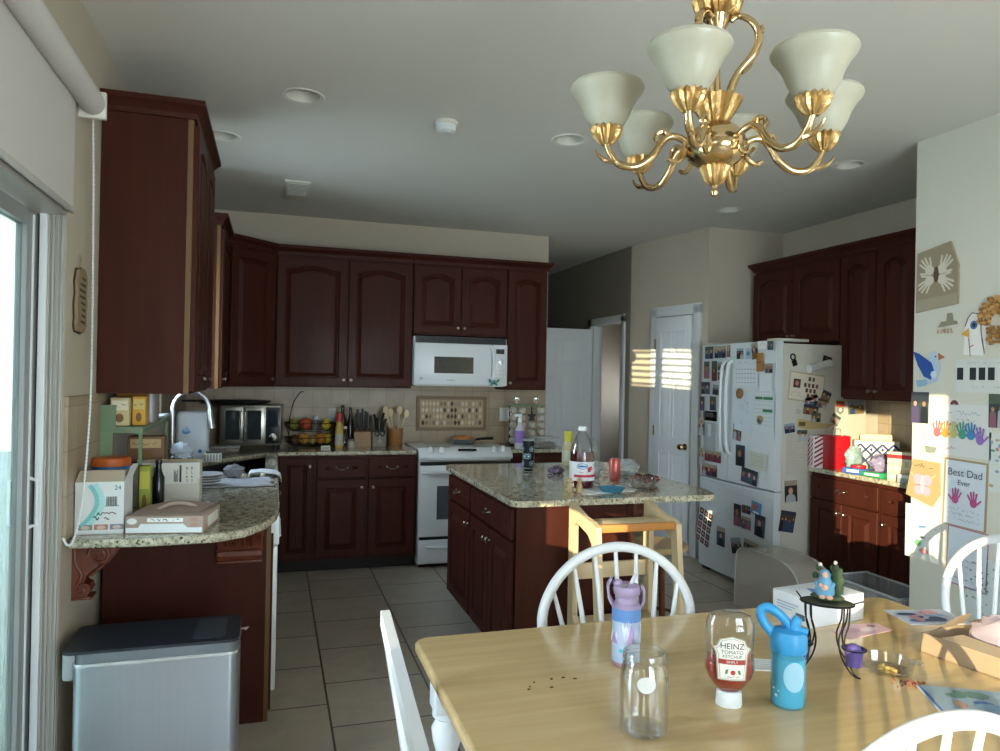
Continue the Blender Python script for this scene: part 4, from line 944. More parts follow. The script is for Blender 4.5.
for k, (x, y, L, lean) in enumerate(((-.02, 0, .27, -.055), (-.005, .02, .25, -.03), (.015, -.01, .27, .015), (.025, .015, .24, .06), (0, -.02, .22, -.075))):
    q = MB(); q.tube([(x*.5, y, .03), (x+lean*.5, y, .15), (x+lean, y, L)], .006, BIRCH, 7); q.ell((x+lean*1.15, y, L+.02), (.024, .006, .036), BIRCH, 12, 8); q.build('wooden_spoon', t)
b = MB(); b.box(-.037, .037, 0, .006, -.06, .06, OFFW, .003); b.box(-.016, .016, -.002, 0, -.045, -.01, WHITE, .002); b.box(-.016, .016, -.002, 0, .01, .045, WHITE, .002); [b.box(x-.002, x+.002, -.0025, -.001, z-.005, z+.005, INK) for x in (-.006, .006) for z in (-.026, .03)]
solo(b, 'wall_outlet', 'white wall outlet behind the yellow sauce bottle', 'outlet', (.462, YB-.019, 1.155))
b = MB(); b.box(-.06, .06, 0, .006, -.06, .06, OFFW, .003); [b.box(x-.017, x+.017, -.003, 0, -.035, .035, WHITE, .002) for x in (-.028, .028)]
solo(b, 'light_switch', 'white double light switch beside the range wall panel', 'switch', (1.985, YB-.019, 1.165))
# framed tile mosaic
t = thing('tile_mosaic', 'framed panel of small diamond tiles on the wall behind the range', 'wall tiles', (1.487, YB-.012, 1.172))
FRM = M('stone_frame', '#8a735a', rough=.5); b = MB(); w_, h_ = .63, .30
for x0, x1, z0_, z1_ in ((-w_/2, w_/2, -h_/2, -h_/2+.03), (-w_/2, w_/2, h_/2-.03, h_/2), (-w_/2, -w_/2+.03, -h_/2+.03, h_/2-.03), (w_/2-.03, w_/2, -h_/2+.03, h_/2-.03)): b.box(x0, x1, -.018, 0, z0_, z1_, FRM, .005)
b.build('frame', t)
b = MB(); b.box(-w_/2+.03, w_/2-.03, -.006, 0, -h_/2+.03, h_/2-.03, M('mosaic_ground', '#b29b7c', rough=.5)); b.build('backing', t)
b = MB(); cols = ['#5d4a38', '#d0c2a6', '#8b7a63', '#c4ad88', '#463a30', '#a6917a', '#d9ceb6']; rnd = random.Random(5)
for r_ in range(4):
    for c_ in range(17):
        x = -.255+.032*c_; z = -.082+.055*r_; k = K(rnd.choice(cols), .35)
        b.add([(x-.014, -.0065, z), (x, -.0065, z-.026), (x+.014, -.0065, z), (x, -.0065, z+.026), (x, -.010, z)], [(0, 1, 4), (1, 2, 4), (2, 3, 4), (3, 0, 4)], k)
b.build('diamond_tile', t, smooth=False); t.children[-1]['kind'] = 'stuff'

# right of the range: pod rack, spray bottle, glass dish
t = thing('pod_rack', 'black wire rack of round white coffee pods with a star', 'rack', (2.09, 5.93, CT)); b = MB()
for x in (-.15, -.05, .05, .15): b.box(x-.004, x+.004, -.004, .004, 0, .34, WIRE)
b.box(-.16, .16, -.05, .05, .335, .348, GRN); b.box(-.16, .16, -.05, .05, 0, .012, WIRE); b.build('frame', t)
for k in range(4):
    for j in range(5):
        if (k == 2 and j >= 3): continue
        q = MB(); q.lathe([(.022, .03), (.031, 0), (.033, -.004), (.029, -.006), (0, -.004)], M('coffee_pod_white', '#b5b1a6', rough=.4), (-.13+.085*k, -.035, .045+.064*j), 18, 'Y'); q.build('coffee_pod', t)
q = MB(); q.p2([( .04+.05*(1 if i % 2 == 0 else .42)*math.sin(i*pi/5), .25+.055*(1 if i % 2 == 0 else .42)*math.cos(i*pi/5)) for i in range(10)][::-1], BLACK, 1)
for i, v in enumerate(q.v): q.v[i] = v+Vector((0, -.035, 0))
q.build('star', t)
for s, lb in ((-.09, 'glass shaker with a metal top on the pod rack, toward the range'), (.09, 'glass shaker with a metal top on the pod rack, toward the hall')):
    bottle('glass_shaker', lb, 2.09+s, 5.93, [(.024, 0), (.026, .006), (.022, .05)], PLASTIC, (.05, .068), CHROME, .022, CT+.349, cat='shaker')
t = thing('spray_bottle', 'clear spray bottle with a purple label behind the black tumbler', 'bottle', (1.93, 5.62, CT)); b = MB(); b.lathe([(.038, 0), (.042, .01), (.042, .15), (.018, .20), (.015, .22)], milky('frosted_bottle', '#cfd0d8', .8), n=22); b.build('body', t); b = MB(); b.lathe([(.043, .05), (.043, .15)], M('purple_label', '#8a72b8', rough=.5), n=22, close=False); b.build('label', t); b = MB(); b.lathe([(.017, .218), (.017, .245), (.012, .25), (.012, .275), (0, .275)], WHITE, n=14); b.box(-.05, .015, -.011, .011, .262, .285, WHITE, .005); b.build('spray_head', t)
t = thing('glass_baking_dish', 'clear glass dish of dark food with a loose lid beside the range', 'dish', (2.14, 5.66, CT)); b = MB(); b.box(-.11, .11, -.07, .07, 0, .085, milky('dish_glass', '#b9c0bf', .35, .05), .012); b.build('dish', t); b = MB(); b.box(-.095, .095, -.058, .058, .006, .05, M('dark_food', '#5a3426', rough=.6, var=.3, scale=40), .012); b.build('food', t); b = MB(); b.box(-.12, .12, -.08, .08, .086, .096, milky('dish_lid', '#cdd3d4', .5, .1), .004); b.build('lid', t)

# ------------------------------------------------------------------ island top
t = thing('insulated_tumbler', 'black tumbler with pale scroll pattern at the back of the island', 'tumbler', (1.523, 4.263, CT)); b = MB(); b.lathe([(.027, 0), (.030, .004), (.031, .022), (.0335, .024), (.037, .19)], M('tumbler_black', '#16191d', rough=.3, metal=.3), n=24); b.lathe([(.028, 0), (.0315, .022)], STEEL, n=24, close=False); b.build('body', t); st = len(b.v); b = MB()
for k in range(9):
    zz = .05+.045*(k % 3); xx = (-.045+.045*(k//3)); S0 = len(b.v)
    for rr, hx in ((.017, '#8fa9b8'), (.0125, '#16191d'), (.008, '#6f9fb8'), (.004, '#e4e6e4')): b.c2(xx+.022*(k % 2)-.011, zz, rr, rr, K(hx), 1+int(20*(.018-rr)*10) if 0 else {.017: 1, .0125: 2, .008: 3, .004: 4}[rr], 14)
b.bend(0, 0, 0, .0362); b.build('pattern', t); b = MB(); b.lathe([(.038, .19), (.038, .198), (.02, .204), (0, .204)], milky('tumbler_lid', '#a9b4ba', .7), n=24); b.build('lid', t)
# juice jug
t = thing('juice_jug', 'large clear jug of dark red juice with a white cap and paper label', 'juice bottle', (1.577, 3.56, CT))
b = MB(); b.lathe([(.052, 0), (.064, .006), (.066, .03), (.066, .17), (.064, .20), (.050, .245), (.030, .285), (.019, .30), (.019, .318)], PLASTIC, n=30); b.build('bottle', t)
b = MB(); b.lathe([(.0, .004), (.058, .006), (.0625, .02), (.0625, .168), (.0605, .197), (0, .197)], M('red_juice', '#4a0b14', rough=.1, var=.1), n=28); b.build('juice', t)
b = MB(); b.lathe([(.023, .305), (.023, .325), (.021, .328), (0, .328)], WHITE, n=20); b.build('cap', t)
b = MB(); b.tube([(.040, -.035, .265), (.058, -.038, .235), (.066, -.032, .19)], .006, PLASTIC, 8, 3); b.build('grip', t)
b = MB(); b.lathe([(.0672, .045), (.0672, .145)], K('#dcdde0', .5), n=36, close=False); b.build('label', t)
b = MB(); b.c2(-.025, .122, .03, .016, K('#3f6fa8'), 2); b.c2(-.025, .122, .026, .012, K('#d8e0ea'), 3); b.r2(-.046, -.004, .117, .127, K('#35609b'), 4); b.r2(-.07, .075, .064, .078, K('#b5344a'), 2); b.c2(.012, .105, .011, .014, K('#a8283c'), 2); b.c2(.022, .112, .008, .011, K('#c04858'), 3)
for k in range(7): b.scrib(.034, .078, .130-.009*k, .004, K('#b5606a'), 2, 20+k, .0012)
b.scrib(-.055, .02, .088, .008, K('#b5344a'), 2, 3, .002)
for r_ in range(3): b.scrib(-.05, .01, .055-.004*r_, .002, INK, 3, 40+r_, .0008)
b.bend(0, 0, 0, .0672); b.build('label_print', t)
bottle('cleaner_bottle', 'pale bottle with a yellow-green cap at the back of the island', 1.90, 4.52, [(.036, 0), (.042, .008), (.042, .11), (.03, .15), (.02, .165)], milky('pale_cleaner', '#c9c39a', .75), (.16, .225), M('yellow_green_cap', '#b9b838', rough=.4), .030, band=(.03, .1, .042, K('#b9bfa6')))
t = thing('soda_can', 'pinkish red drink can on the island', 'can', (1.885, 3.79, CT)); b = MB(); b.lathe([(.024, 0), (.031, .008), (.033, .014), (.033, .118), (.028, .128), (.0265, .131), (.025, .127), (0, .127)], M('pink_can', '#b5605a', rough=.3, metal=.4), n=28); b.build('body', t); b = MB(); b.tube(ringpts(.0268, .130), .0015, STEEL, 6, closed=True); b.ell((0, .006, .129), (.011, .008, .0015), STEEL); b.build('rim', t)
def crumple(name, label, cat, loc, r, m, seed, jit=.2, group=None):
    b = MB(); b.ell((0, 0, r[2]*.96), r, m, 20, 14, jit, seed); lo = min(v.z for v in b.v)
    for v in b.v: v.z = max(0.001, v.z-lo*0)
    return solo(b, name, label, cat, loc, 0, group)
BAG = milky('crinkly_clear_wrap', '#c3c9cc', .45, .12)
crumple('plastic_bag', 'crinkled clear plastic bag between the juice jug and the pink can', 'bag', (1.775, 3.93, CT), (.085, .07, .055), BAG, 2, .17)
crumple('plastic_bag', 'crinkled clear plastic bag beside the pink can, toward the pantry', 'bag', (2.05, 3.98, CT), (.08, .07, .05), BAG, 8, .17)
crumple('foil_wrapper', 'crumpled purple-silver wrapper near the black tumbler', 'wrapper', (1.66, 4.13, CT), (.05, .035, .022), M('purple_foil', '#7d6f88', rough=.3, metal=.4, var=.3, scale=30), 5, .22)
t = thing('shallow_dish', 'shallow teal blue dish at the island edge', 'dish', (1.675, 3.40, CT+.003)); b = MB(); b.lathe([(0, .003), (.05, .003), (.068, .022), (.071, .022), (.052, 0), (0, 0)], M('teal_dish', '#3f86a0', rough=.25), n=32); b.build('body', t)
b = MB(); b.box(-.17, .13, -.10, .10, 0, .002, PAPER); b.box(-.10, .17, -.07, .09, .002, .0035, K('#d3d6d6')); [b.scrib(-.15, .1, -.0, .0, INK) for _ in ()]; solo(b, 'loose_paper', 'loose white papers lying on the island under the dish', 'paper', (1.66, 3.47, CT), R(12))
for x, y, lb in ((1.455, 3.43, 'small wooden peg figure beside the juice jug, nearer the range'), (1.505, 3.425, 'small wooden peg figure beside the juice jug, nearer the dish')):
    t = thing('wooden_peg_figure', lb, 'figurine', (x, y, CT), 0, None); WD = M('peg_wood', '#b99b74', rough=.5); b = MB(); b.lathe([(.014, 0), (.017, .006), (.016, .03), (.010, .048), (0, .05)], WD, n=16); b.box(-.016, .016, -.012, .012, 0, .006, WD, .002); b.build('body', t); b = MB(); b.ell((0, 0, .060), .0145, WD, 14, 10); b.build('head', t)
t = thing('dried_wreath', 'tangled reddish-brown wreath of dried twigs and berries on the island', 'wreath', (1.99, 3.62, CT)); rnd = random.Random(11); b = MB(); TW = M('twig_brown', '#3e2a22', rough=.8)
for k in range(26):
    a = rnd.uniform(0, 6.28); r0 = rnd.uniform(.035, .075); b.tube([(r0*math.cos(a+s*.5), r0*math.sin(a+s*.5)*.9, .014+.02*rnd.random()+.006*s) for s in range(4)], .0035, TW, 5, 3)
b.build('twigs', t); b = MB()
for k in range(34): a = rnd.uniform(0, 6.28); r0 = rnd.uniform(.03, .08); b.ell((r0*math.cos(a), r0*math.sin(a), rnd.uniform(.02, .045)), .0075, K('#7b2b2a', .35), 8, 6)
b.build('berries', t); t.children[-1]['kind'] = 'stuff'
t = thing('glass_bowl', 'clear glass bowl in front of the dried wreath', 'bowl', (1.885, 3.455, CT)); b = MB(); b.lathe([(.03, 0), (.045, .004), (.07, .035), (.076, .06), (.073, .06), (.066, .036), (.042, .008), (0, .007)], PLASTIC, n=32); b.build('bowl', t)

# ------------------------------------------------------------------ counter beside the refrigerator
t = thing('gift_bag', 'red gift bag with a candy-striped side against the refrigerator', 'gift bag', (3.665, 4.11, CT), R(-18)); b = MB(); RED = M('gift_red', '#a5121e', rough=.4)
b.box(-.055, .135, -.05, .05, 0, .225, RED, .002); b.build('bag', t); b = MB()
b.box(-.115, -.054, -.052, .05, 0, .222, K('#e3dcdc'), .002); b.build('side_panel', t); b = MB()
for k in range(9):
    z = -.03+.032*k; q = [(-.113, max(0, z)), (-.056, max(0, z+.035)), (-.056, min(.22, z+.05)), (-.113, min(.22, z+.015))]
    if q[3][1] > q[0][1]: b.add([(x, -.0535, zz) for x, zz in q], [(0, 1, 2, 3)], K('#9c1f35'))
[b.add([(-.1165, yy, max(0, z0)) , (-.1165, yy-.035, max(0, z0+.03)), (-.1165, yy-.035, min(.22, z0+.045)), (-.1165, yy, min(.22, z0+.015))], [(0, 1, 2, 3)], K('#9c1f35')) for z0 in [.005+.032*q for q in range(6)] for yy in (.045, .0)]
b.build('stripe', t)
b = MB(); [b.tube([(x0, y, .225), (x0+.01, y, .275), (x0+.05, y, .28), (x0+.06, y, .225)], .003, K('#d9c9c9'), 6, 3) for x0, y in ((.02, -.04), (.02, .04))]; b.build('handle', t)
t = thing('patterned_gift_bag', 'white bag with a navy lattice pattern behind the red gift bag', 'gift bag', (4.02, 4.05, CT), R(-35)); b = MB(); b.box(-.14, .14, -.05, .05, 0, .19, K('#ddd6c2'), .002); b.build('bag', t); b = MB(); NV = K('#27376b')
for i in range(4):
    x = -.105+.07*i
    for zc in (.055, .13):
        for (a, c), (e, f_) in (((x-.035, zc), (x, zc+.037)), ((x, zc+.037), (x+.035, zc)), ((x+.035, zc), (x, zc-.037)), ((x, zc-.037), (x-.035, zc))): b.l2([(a, c), (e, f_)], .014, NV, 1)
        b.c2(x, zc, .009, .012, NV, 1, 8)
for i, v in enumerate(b.v): b.v[i] = v+Vector((0, -.05, 0))
b.build('lattice', t)
b = MB(); b.box(-.10, .10, -.02, .02, .19, .235, K('#d9c9a0'), .006); b.build('tissue', t)
mini('white_gift_box', 'plain pale box standing between the two gift bags', 'box', 3.85, 4.16, .05, .04, .16, '#c9d0d0', '#d5dada', CT)
crumple('chip_bag', 'teal and silver snack bag slumped against the red gift bag', 'snack bag', (3.70, 3.91, CT), (.06, .045, .085), M('teal_snack_bag', '#7fa6a6', rough=.25, metal=.3, hx2='#c6d4d2', scale=14), 4, .14)
crumple('plastic_bag', 'purple-grey crinkled bag in front of the lattice gift bag', 'bag', (3.835, 3.81, CT), (.085, .07, .06), milky('purple_wrap', '#9c93b5', .7, .15), 13, .2)
b = MB(); b.lathe([(.045, 0), (.047, .004), (.047, .016), (.045, .02), (0, .02)], K('#b3242c', .4), n=24); solo(b, 'red_lid', 'round red lid lying on the blue packet', 'lid', (3.665, 3.83, CT+.034))
boxcard('blue_packet', 'blue packet lying at the counter edge before the snack bag', 'packet', (3.645, 3.82, CT), R(-72), .16, .07, .033, M('packet_blue', '#3a68b5', rough=.35), lambda p, w, d, h: (p.r2(-.05, .03, .008, .025, K('#dfe5ee'), 1), p.c2(.055, .016, .012, .009, K('#b5303a'), 2)))
boxcard('green_packet', 'green packet lying at the counter edge beside the blue one', 'packet', (3.63, 3.655, CT), R(-80), .15, .07, .030, M('packet_green', '#2f9460', rough=.35), lambda p, w, d, h: p.r2(-.05, .05, .008, .022, K('#dfe5dd'), 1))
def deco_house(p, w, d, h):
    p.r2(-w/2, w/2, h-.04, h-.015, K('#c02a2c'), 1)
    for i in range(3):
        for j in range(2): p.r2(-w*.36+i*w*.28, -w*.2+i*w*.28, .03+.05*j, .065+.05*j, K('#c9b48a'), 1)
boxcard('gingerbread_box', 'cream box with a red ribbon band and small printed windows', 'box', (3.70, 3.52, CT), R(-62), .14, .09, .17, K('#ded2b4'), deco_house)
boxcard('gingerbread_box', 'smaller cream box with a red and green band at the wall corner', 'box', (3.74, 3.37, CT), R(-60), .10, .08, .16, K('#d5c9a8'), lambda p, w, d, h: (p.r2(-w/2, w/2, h-.03, h-.012, K('#b5342c'), 1), p.r2(-w*.3, -w*.05, h-.032, h-.008, K('#2f8a4a'), 2)))
boxcard('white_tissue_box', 'low grey and white tissue box at the counter edge', 'box', (3.625, 3.37, CT), R(-75), .15, .07, .05, K('#9aa0a0'), lambda p, w, d, h: p.r2(-w*.45, w*.45, .028, .048, K('#dcdad2'), 1))
crumple('paper_napkin', 'crumpled white napkin before the cream ribbon box', 'napkin', (3.80, 3.68, CT), (.05, .045, .04), K('#e0dac8'), 21, .2)
boxcard('black_speaker_box', 'tall black box in the corner by the dining wall', 'box', (3.86, 3.42, CT), R(-60), .08, .07, .19, K('#1b1b1e', .35), None)
boxcard('amber_box', 'small amber box in front of the lattice gift bag', 'box', (3.97, 3.86, CT), R(-50), .07, .05, .10, K('#c48a2a'), None)
b = MB(); b.box(-.12, .12, 0, .012, -.16, .16, BIRCH, .004); solo(b, 'cutting_board', 'pale wooden board leaning on the wall tiles behind the cream boxes', 'cutting board', (XR-.032, 3.66, CT+.16), R(-90))
# ------------------------------------------------------------------ table and chairs
TZ = .75
def rrect(x0, x1, y0, y1, r, n=8):
    return arc(x0+r, y0+r, r, 180, 270, n)+arc(x1-r, y0+r, r, 270, 360, n)+arc(x1-r, y1-r, r, 0, 90, n)+arc(x0+r, y1-r, r, 90, 180, n)
t = thing('dining_table', 'oak-topped dining table with white turned legs', 'table', (1.225, 1.515, 0))
b = MB(); b.prism(rrect(-.835, .835, -.525, .525, .045), .718, TZ, PINE); tp = b.build('tabletop', t); md = tp.modifiers.new('edge', 'BEVEL'); md.width = .010; md.segments = 3; md.limit_method = 'ANGLE'; md.angle_limit = R(50)
b = MB(); [b.box(x0, x1, y0, y1, .62, .718, PAINTW) for x0, x1, y0, y1 in ((-.70, .70, .42, .44), (-.70, .70, -.44, -.42), (-.76, -.74, -.40, .40), (.74, .76, -.40, .40))]; b.build('apron', t)
LEGP = [(.022, 0), (.030, .02), (.024, .05), (.034, .10), (.041, .22), (.040, .30), (.026, .38), (.024, .40), (.036, .42), (.036, .435), (.026, .45), (.040, .50), (.044, .53), (.030, .555), (.042, .565), (.042, .58)]
for x in (-.752, .752):
    for y in (-.43, .43):
        b = MB(); b.lathe(LEGP, PAINTW, (x, y, 0), 22); b.box(x-.042, x+.042, y-.042, y+.042, .58, .718, PAINTW, .004); b.build('leg', t)
CHW = M('chair_white_paint', '#dfe1e3', rough=.3, var=.03)
def bow_chair(label, loc, rz, group='white bow-back chairs at the table'):
    t = thing('dining_chair', label, 'chair', loc, rz, group)
    N = 40; poly = []
    for k in range(N):
        a = 2*pi*k/N; c, s = math.cos(a), math.sin(a)
        poly.append((.225*math.copysign(abs(c)**.6, c)*(1-.08*(s < 0)*abs(s)), .215*math.copysign(abs(s)**.7, s)))
    b = MB(); b.prism(poly, .425, .462, CHW); st = b.build('seat', t); md = st.modifiers.new('e', 'BEVEL'); md.width = .012; md.segments = 3; md.limit_method = 'ANGLE'; md.angle_limit = R(50)
    bow = [(-.185, -.175, .46), (-.225, -.185, .55), (-.258, -.196, .65)]+[(-.268*math.cos(R(a)), -.205-.035*math.sin(R(a)), .70+.245*math.sin(R(a))) for a in range(10, 171, 16)]+[(.258, -.196, .65), (.225, -.185, .55), (.185, -.175, .46)]
    b = MB(); b.tube(bow, .0165, CHW, 10, 3); b.build('bow', t)
    for k in range(7):
        f = (k-3)/3; xb = .135*f; xt = .225*f; zt = .70+.245*math.sqrt(max(0, 1-(xt/.268)**2)); yt = -.205-.035*(zt-.70)/.245
        b = MB(); b.tube([(xb, -.165, .455), ((xb+xt)/2, (-.165+yt)/2, (.455+zt)/2), (xt, yt, zt-.005)], [.0065, .009, .0065], CHW, 8, 3); b.build('spindle', t)
    lg = []
    for sx in (-1, 1):
        for sy in (-1, 1):
            b = MB(); p0 = Vector((sx*.14, sy*.13, .43)); p1 = Vector((sx*.205, sy*.20, 0))
            b.tube([p0.lerp(p1, f) for f in (0, .12, .3, .5, .62, .66, .7, 1)], [.013, .014, .020, .017, .013, .018, .014, .011], CHW, 12); b.build('leg', t)
    b = MB(); b.tube([(-.175, -.165, .21), (-.18, 0, .205), (-.175, .165, .21)], [.009, .014, .009], CHW, 8); b.tube([(.175, -.165, .21), (.18, 0, .205), (.175, .165, .21)], [.009, .014, .009], CHW, 8); b.tube([(-.18, 0, .205), (0, 0, .205), (.18, 0, .205)], [.009, .013, .009], CHW, 8); b.build('stretcher', t)
    return t
bow_chair('sunlit white bow-back chair between the table and the island', (1.082, 1.92, 0), R(180))
bow_chair('white bow-back chair at the table end by the drawings wall', (2.33, 1.93, 0), R(90))
bow_chair('white bow-back chair whose curved top crosses the near table edge', (1.07, 1.155, 0), R(0))
t = thing('dining_chair', 'white straight-topped chair seen edge-on at the table end by the trash can', 'chair', (.508, 1.40, 0), R(-93.6))
b = MB(); b.prism(rrect(-.27, .27, -.21, .22, .05, 6), .43, .462, CHW); b.build('seat', t)
b = MB(); b.bar([(-.345, -.262, .905), (-.16, -.262, .905), (0, -.262, .905), (.16, -.262, .905), (.46, -.262, .905)], .022, .038, CHW, (0, 0, 1)); b.build('top_rail', t)
for s in (-1, 1):
    b = MB(); b.bar([(s*.25, -.19, .45), (s*.285, -.225, .68), (s*.312, -.262, .89)], .030, .022, CHW, (0, 1, .2)); b.build('back_post', t)
for k in range(7):
    f = (k-3)/3; b = MB(); b.tube([(.19*f, -.185, .455), (.235*f, -.225, .68), (.29*f, -.264, .89)], [.007, .0095, .007], CHW, 8, 3); b.build('spindle', t)
for sx in (-1, 1):
    for sy in (-1, 1):
        b = MB(); p0 = Vector((sx*.2, sy*.15, .43)); p1 = Vector((sx*.25, sy*.22, 0)); b.tube([p0.lerp(p1, f) for f in (0, .3, .6, .66, 1)], [.014, .02, .014, .018, .011], CHW, 12); b.build('leg', t)
b = MB(); [b.tube([(s*.225, -.18, .21), (s*.225, .18, .21)], .011, CHW, 8) for s in (-1, 1)]; b.tube([(-.225, 0, .21), (.225, 0, .21)], .011, CHW, 8); b.build('stretcher', t)

# ------------------------------------------------------------------ on the table
def face_cam(x, y): return -math.atan2(x, y)
t = thing('insulated_tumbler', 'kids tumbler with a lavender flip lid and blue snowy print on the table', 'tumbler', (.895, 1.716, TZ), face_cam(.895, 1.716))
b = MB(); b.lathe([(.034, 0), (.036, .003), (.0365, .012)], M('rose_metal', '#b08f9c', rough=.35, metal=.4), n=28); b.lathe([(.0365, .012), (.0365, .15)], M('tumbler_print', '#c9d3e2', rough=.35, hx2='#86a9d2', scale=14, detail=2), n=28, close=False); b.build('body', t)
b = MB(); rnd = random.Random(2); b.r2(-.05, .05, .118, .15, K('#5d86bd'), 1)
for k in range(16):
    x = rnd.uniform(-.05, .05); b.p2([(x-.012, .062), (x+.012, .062), (x, rnd.uniform(.085, .125))], K(rnd.choice(['#e3e6ee', '#b8c3dc', '#a98fbe'])), 2+k % 3)
b.c2(-.012, .045, .006, .006, K('#5db3c9'), 2, 6); b.c2(.02, .035, .004, .004, K('#6f9fd0'), 2, 6)
b.bend(0, 0, 0, .0367); b.build('print', t)
LAV = M('lavender_plastic', '#9b8aa6', rough=.45)
b = MB(); b.lathe([(.0375, .146), (.038, .158), (.030, .164), (.027, .176), (.034, .184), (.037, .196), (.034, .206), (.02, .211), (0, .211)], LAV, n=28); b.build('lid', t)
b = MB(); b.bar([(-.036, 0, .155), (-.046, -.004, .175), (-.050, -.006, .205), (-.040, -.008, .225)], .024, .006, LAV, (1, 0, 0)); b.bar([(.036, 0, .155), (.044, -.004, .17), (.045, -.006, .195), (.038, -.006, .21)], .022, .006, LAV, (1, 0, 0)); b.ell((-.024, -.004, .212), (.014, .016, .010), LAV, 14, 8); b.tube([(.008, .0, .205), (.022, .0, .236)], .005, milky('pale_straw', '#d5d2d8', .8), 8); b.tube([(-.002, -.026, .208), (-.002, -.03, .214)], .004, CHROME, 6); b.build('flip_handle', t)
t = thing('glass_jar', 'empty clear glass jar at the front of the table', 'jar', (.762, 1.375, TZ))
b = MB(); b.lathe([(.0, .001), (.040, .001), (.049, .008), (.0505, .03), (.0505, .118), (.047, .138), (.0425, .148), (.0425, .156), (.045, .158), (.045, .168), (.0435, .171), (.0405, .171), (.0400, .150), (.044, .136), (.0470, .116), (.0470, .03), (.044, .012), (0, .008)], GLASS, n=40, close=False); b.build('glass', t)
b = MB()
for z in (.150, .159): b.tube(ringpts(.0452, z, n=30), .0012, GLASS, 6, closed=True)
b.build('screw_thread', t)
b = MB(); b.c2(.005, .118, .019, .017, milky('sticker_residue', '#e3e5e4', .75), 1); b.bend(0, 0, 0, .0503); o = b.build('round_sticker', t); o.rotation_euler = (0, 0, face_cam(.76, 1.375))
# ketchup, standing on its cap
t = thing('ketchup_bottle', 'nearly empty upside-down ketchup squeeze bottle on its white cap', 'bottle', (1.018, 1.440, TZ), R(-26))
KP = [(.020, .030), (.034, .042), (.050, .065), (.0565, .085), (.054, .115), (.0535, .14), (.055, .165), (.054, .19), (.046, .207), (.030, .213), (0, .212)]
b = MB(); b.lathe(KP, PLASTIC, n=36, sy=.62); b.build('bottle', t)
b = MB(); b.lathe([(0, .031), (.018, .031), (.032, .044), (.048, .067), (.0535, .085), (.0515, .100), (.0, .094)], M('ketchup_red', '#8e1a10', rough=.25), n=30, sy=.6); b.lathe([(.0518, .10), (.0505, .118)], milky('ketchup_film', '#9c2a1c', .5), n=30, sy=.6, close=False); b.build('ketchup', t)
b = MB(); b.lathe([(.029, 0), (.030, .004), (.028, .030), (.024, .034), (0, .034)], WHITE, n=28, sy=.9); b.build('cap', t)
b = MB(); S0 = 0
def lab(x, k): pass
LB = [(-.031, .068), (.031, .068), (.036, .128), (.043, .140), (.034, .146), (.028, .160), (.0, .168), (-.028, .160), (-.034, .146), (-.043, .140), (-.036, .128)]
b.p2([(x*1.0, z) for x, z in LB], K('#9c9a86'), 1); b.p2([(x*.92, .068+(z-.068)*.965+.002) for x, z in LB], K('#e1dccd'), 2); b.p2([(x*.84, .068+(z-.068)*.92+.004) for x, z in LB], K('#9a9a90'), 3); b.p2([(x*.80, .068+(z-.068)*.90+.005) for x, z in LB], K('#e6e2d6'), 4)
b.text('HEINZ', .0185, K('#1d1d1f'), (0, 0, .140), 5); b.text('TOMATO', .0115, K('#33373a'), (0, 0, .1285), 5); b.text('KETCHUP', .0098, K('#33373a'), (0, 0, .1195), 5)
b.r2(-.030, .030, .105, .116, K('#9c3a2e'), 5); b.text('SIMPLY', .0085, K('#e6dccb'), (0, 0, .1075), 6)
b.c2(.002, .087, .0055, .0055, K('#b32a20'), 5); b.p2([(-.016, .082), (-.010, .084), (-.008, .094), (-.014, .093)], K('#4f7a45'), 5); b.p2([(.014, .084), (.020, .082), (.018, .092), (.012, .093)], K('#4f7a45'), 5); b.scrib(-.016, .018, .075, .004, INK, 5, 3, .0008)
b.cut()
for i, v in enumerate(b.v): b.v[i] = Vector((v.x, -.0345*math.sqrt(max(.05, 1-(v.x/.058)**2))+v.y, v.z))
b.build('label', t)
# blue sports bottle
t = thing('sports_bottle', 'translucent blue sports bottle with a bright blue looped lid', 'bottle', (1.150, 1.402, TZ), R(-36))
BLT = milky('blue_translucent', '#62c0de', .4, .12); BLL = M('bright_blue_lid', '#3590c4', rough=.4)
b = MB(); b.lathe([(.034, 0), (.037, .004), (.0385, .02), (.0385, .128)], BLT, n=32); b.build('body', t)
b = MB(); b.lathe([(0, .003), (.034, .005), (.0355, .02), (.0355, .112), (0, .112)], M('blue_water', '#4fb2d0', rough=.2, var=.05), n=28); b.build('drink', t)
b = MB(); b.lathe([(.0395, .126), (.041, .130), (.041, .158), (.036, .172), (.022, .178), (0, .178)], BLL, n=32); b.build('lid', t)
b = MB(); b.tube([(-.034, 0, .160), (-.056, 0, .185), (-.062, 0, .208), (-.050, 0, .220), (-.028, 0, .212), (-.004, 0, .190), (.004, 0, .178)], [.012, .011, .011, .011, .011, .011, .012], BLL, 10, 4); b.build('carry_loop', t)
b = MB(); b.tube([(.012, -.006, .172), (.014, -.006, .192), (.020, -.006, .206)], [.013, .012, .009], BLL, 12, 3); b.tube([(.018, -.010, .180), (.040, -.012, .176)], [.008, .008], BLL, 10); b.build('spout', t)
b = MB(); b.c2(.012, .078, .024, .034, milky('pale_blue_print', '#a9d3e6', .8), 1, 24); b.c2(-.028, .03, .004, .004, K('#cfe6ee'), 1, 8); b.c2(-.035, .045, .003, .003, K('#cfe6ee'), 1, 8); b.c2(-.022, .042, .002, .002, K('#cfe6ee'), 1, 8); b.bend(0, 0, 0, .0386); b.build('print', t)
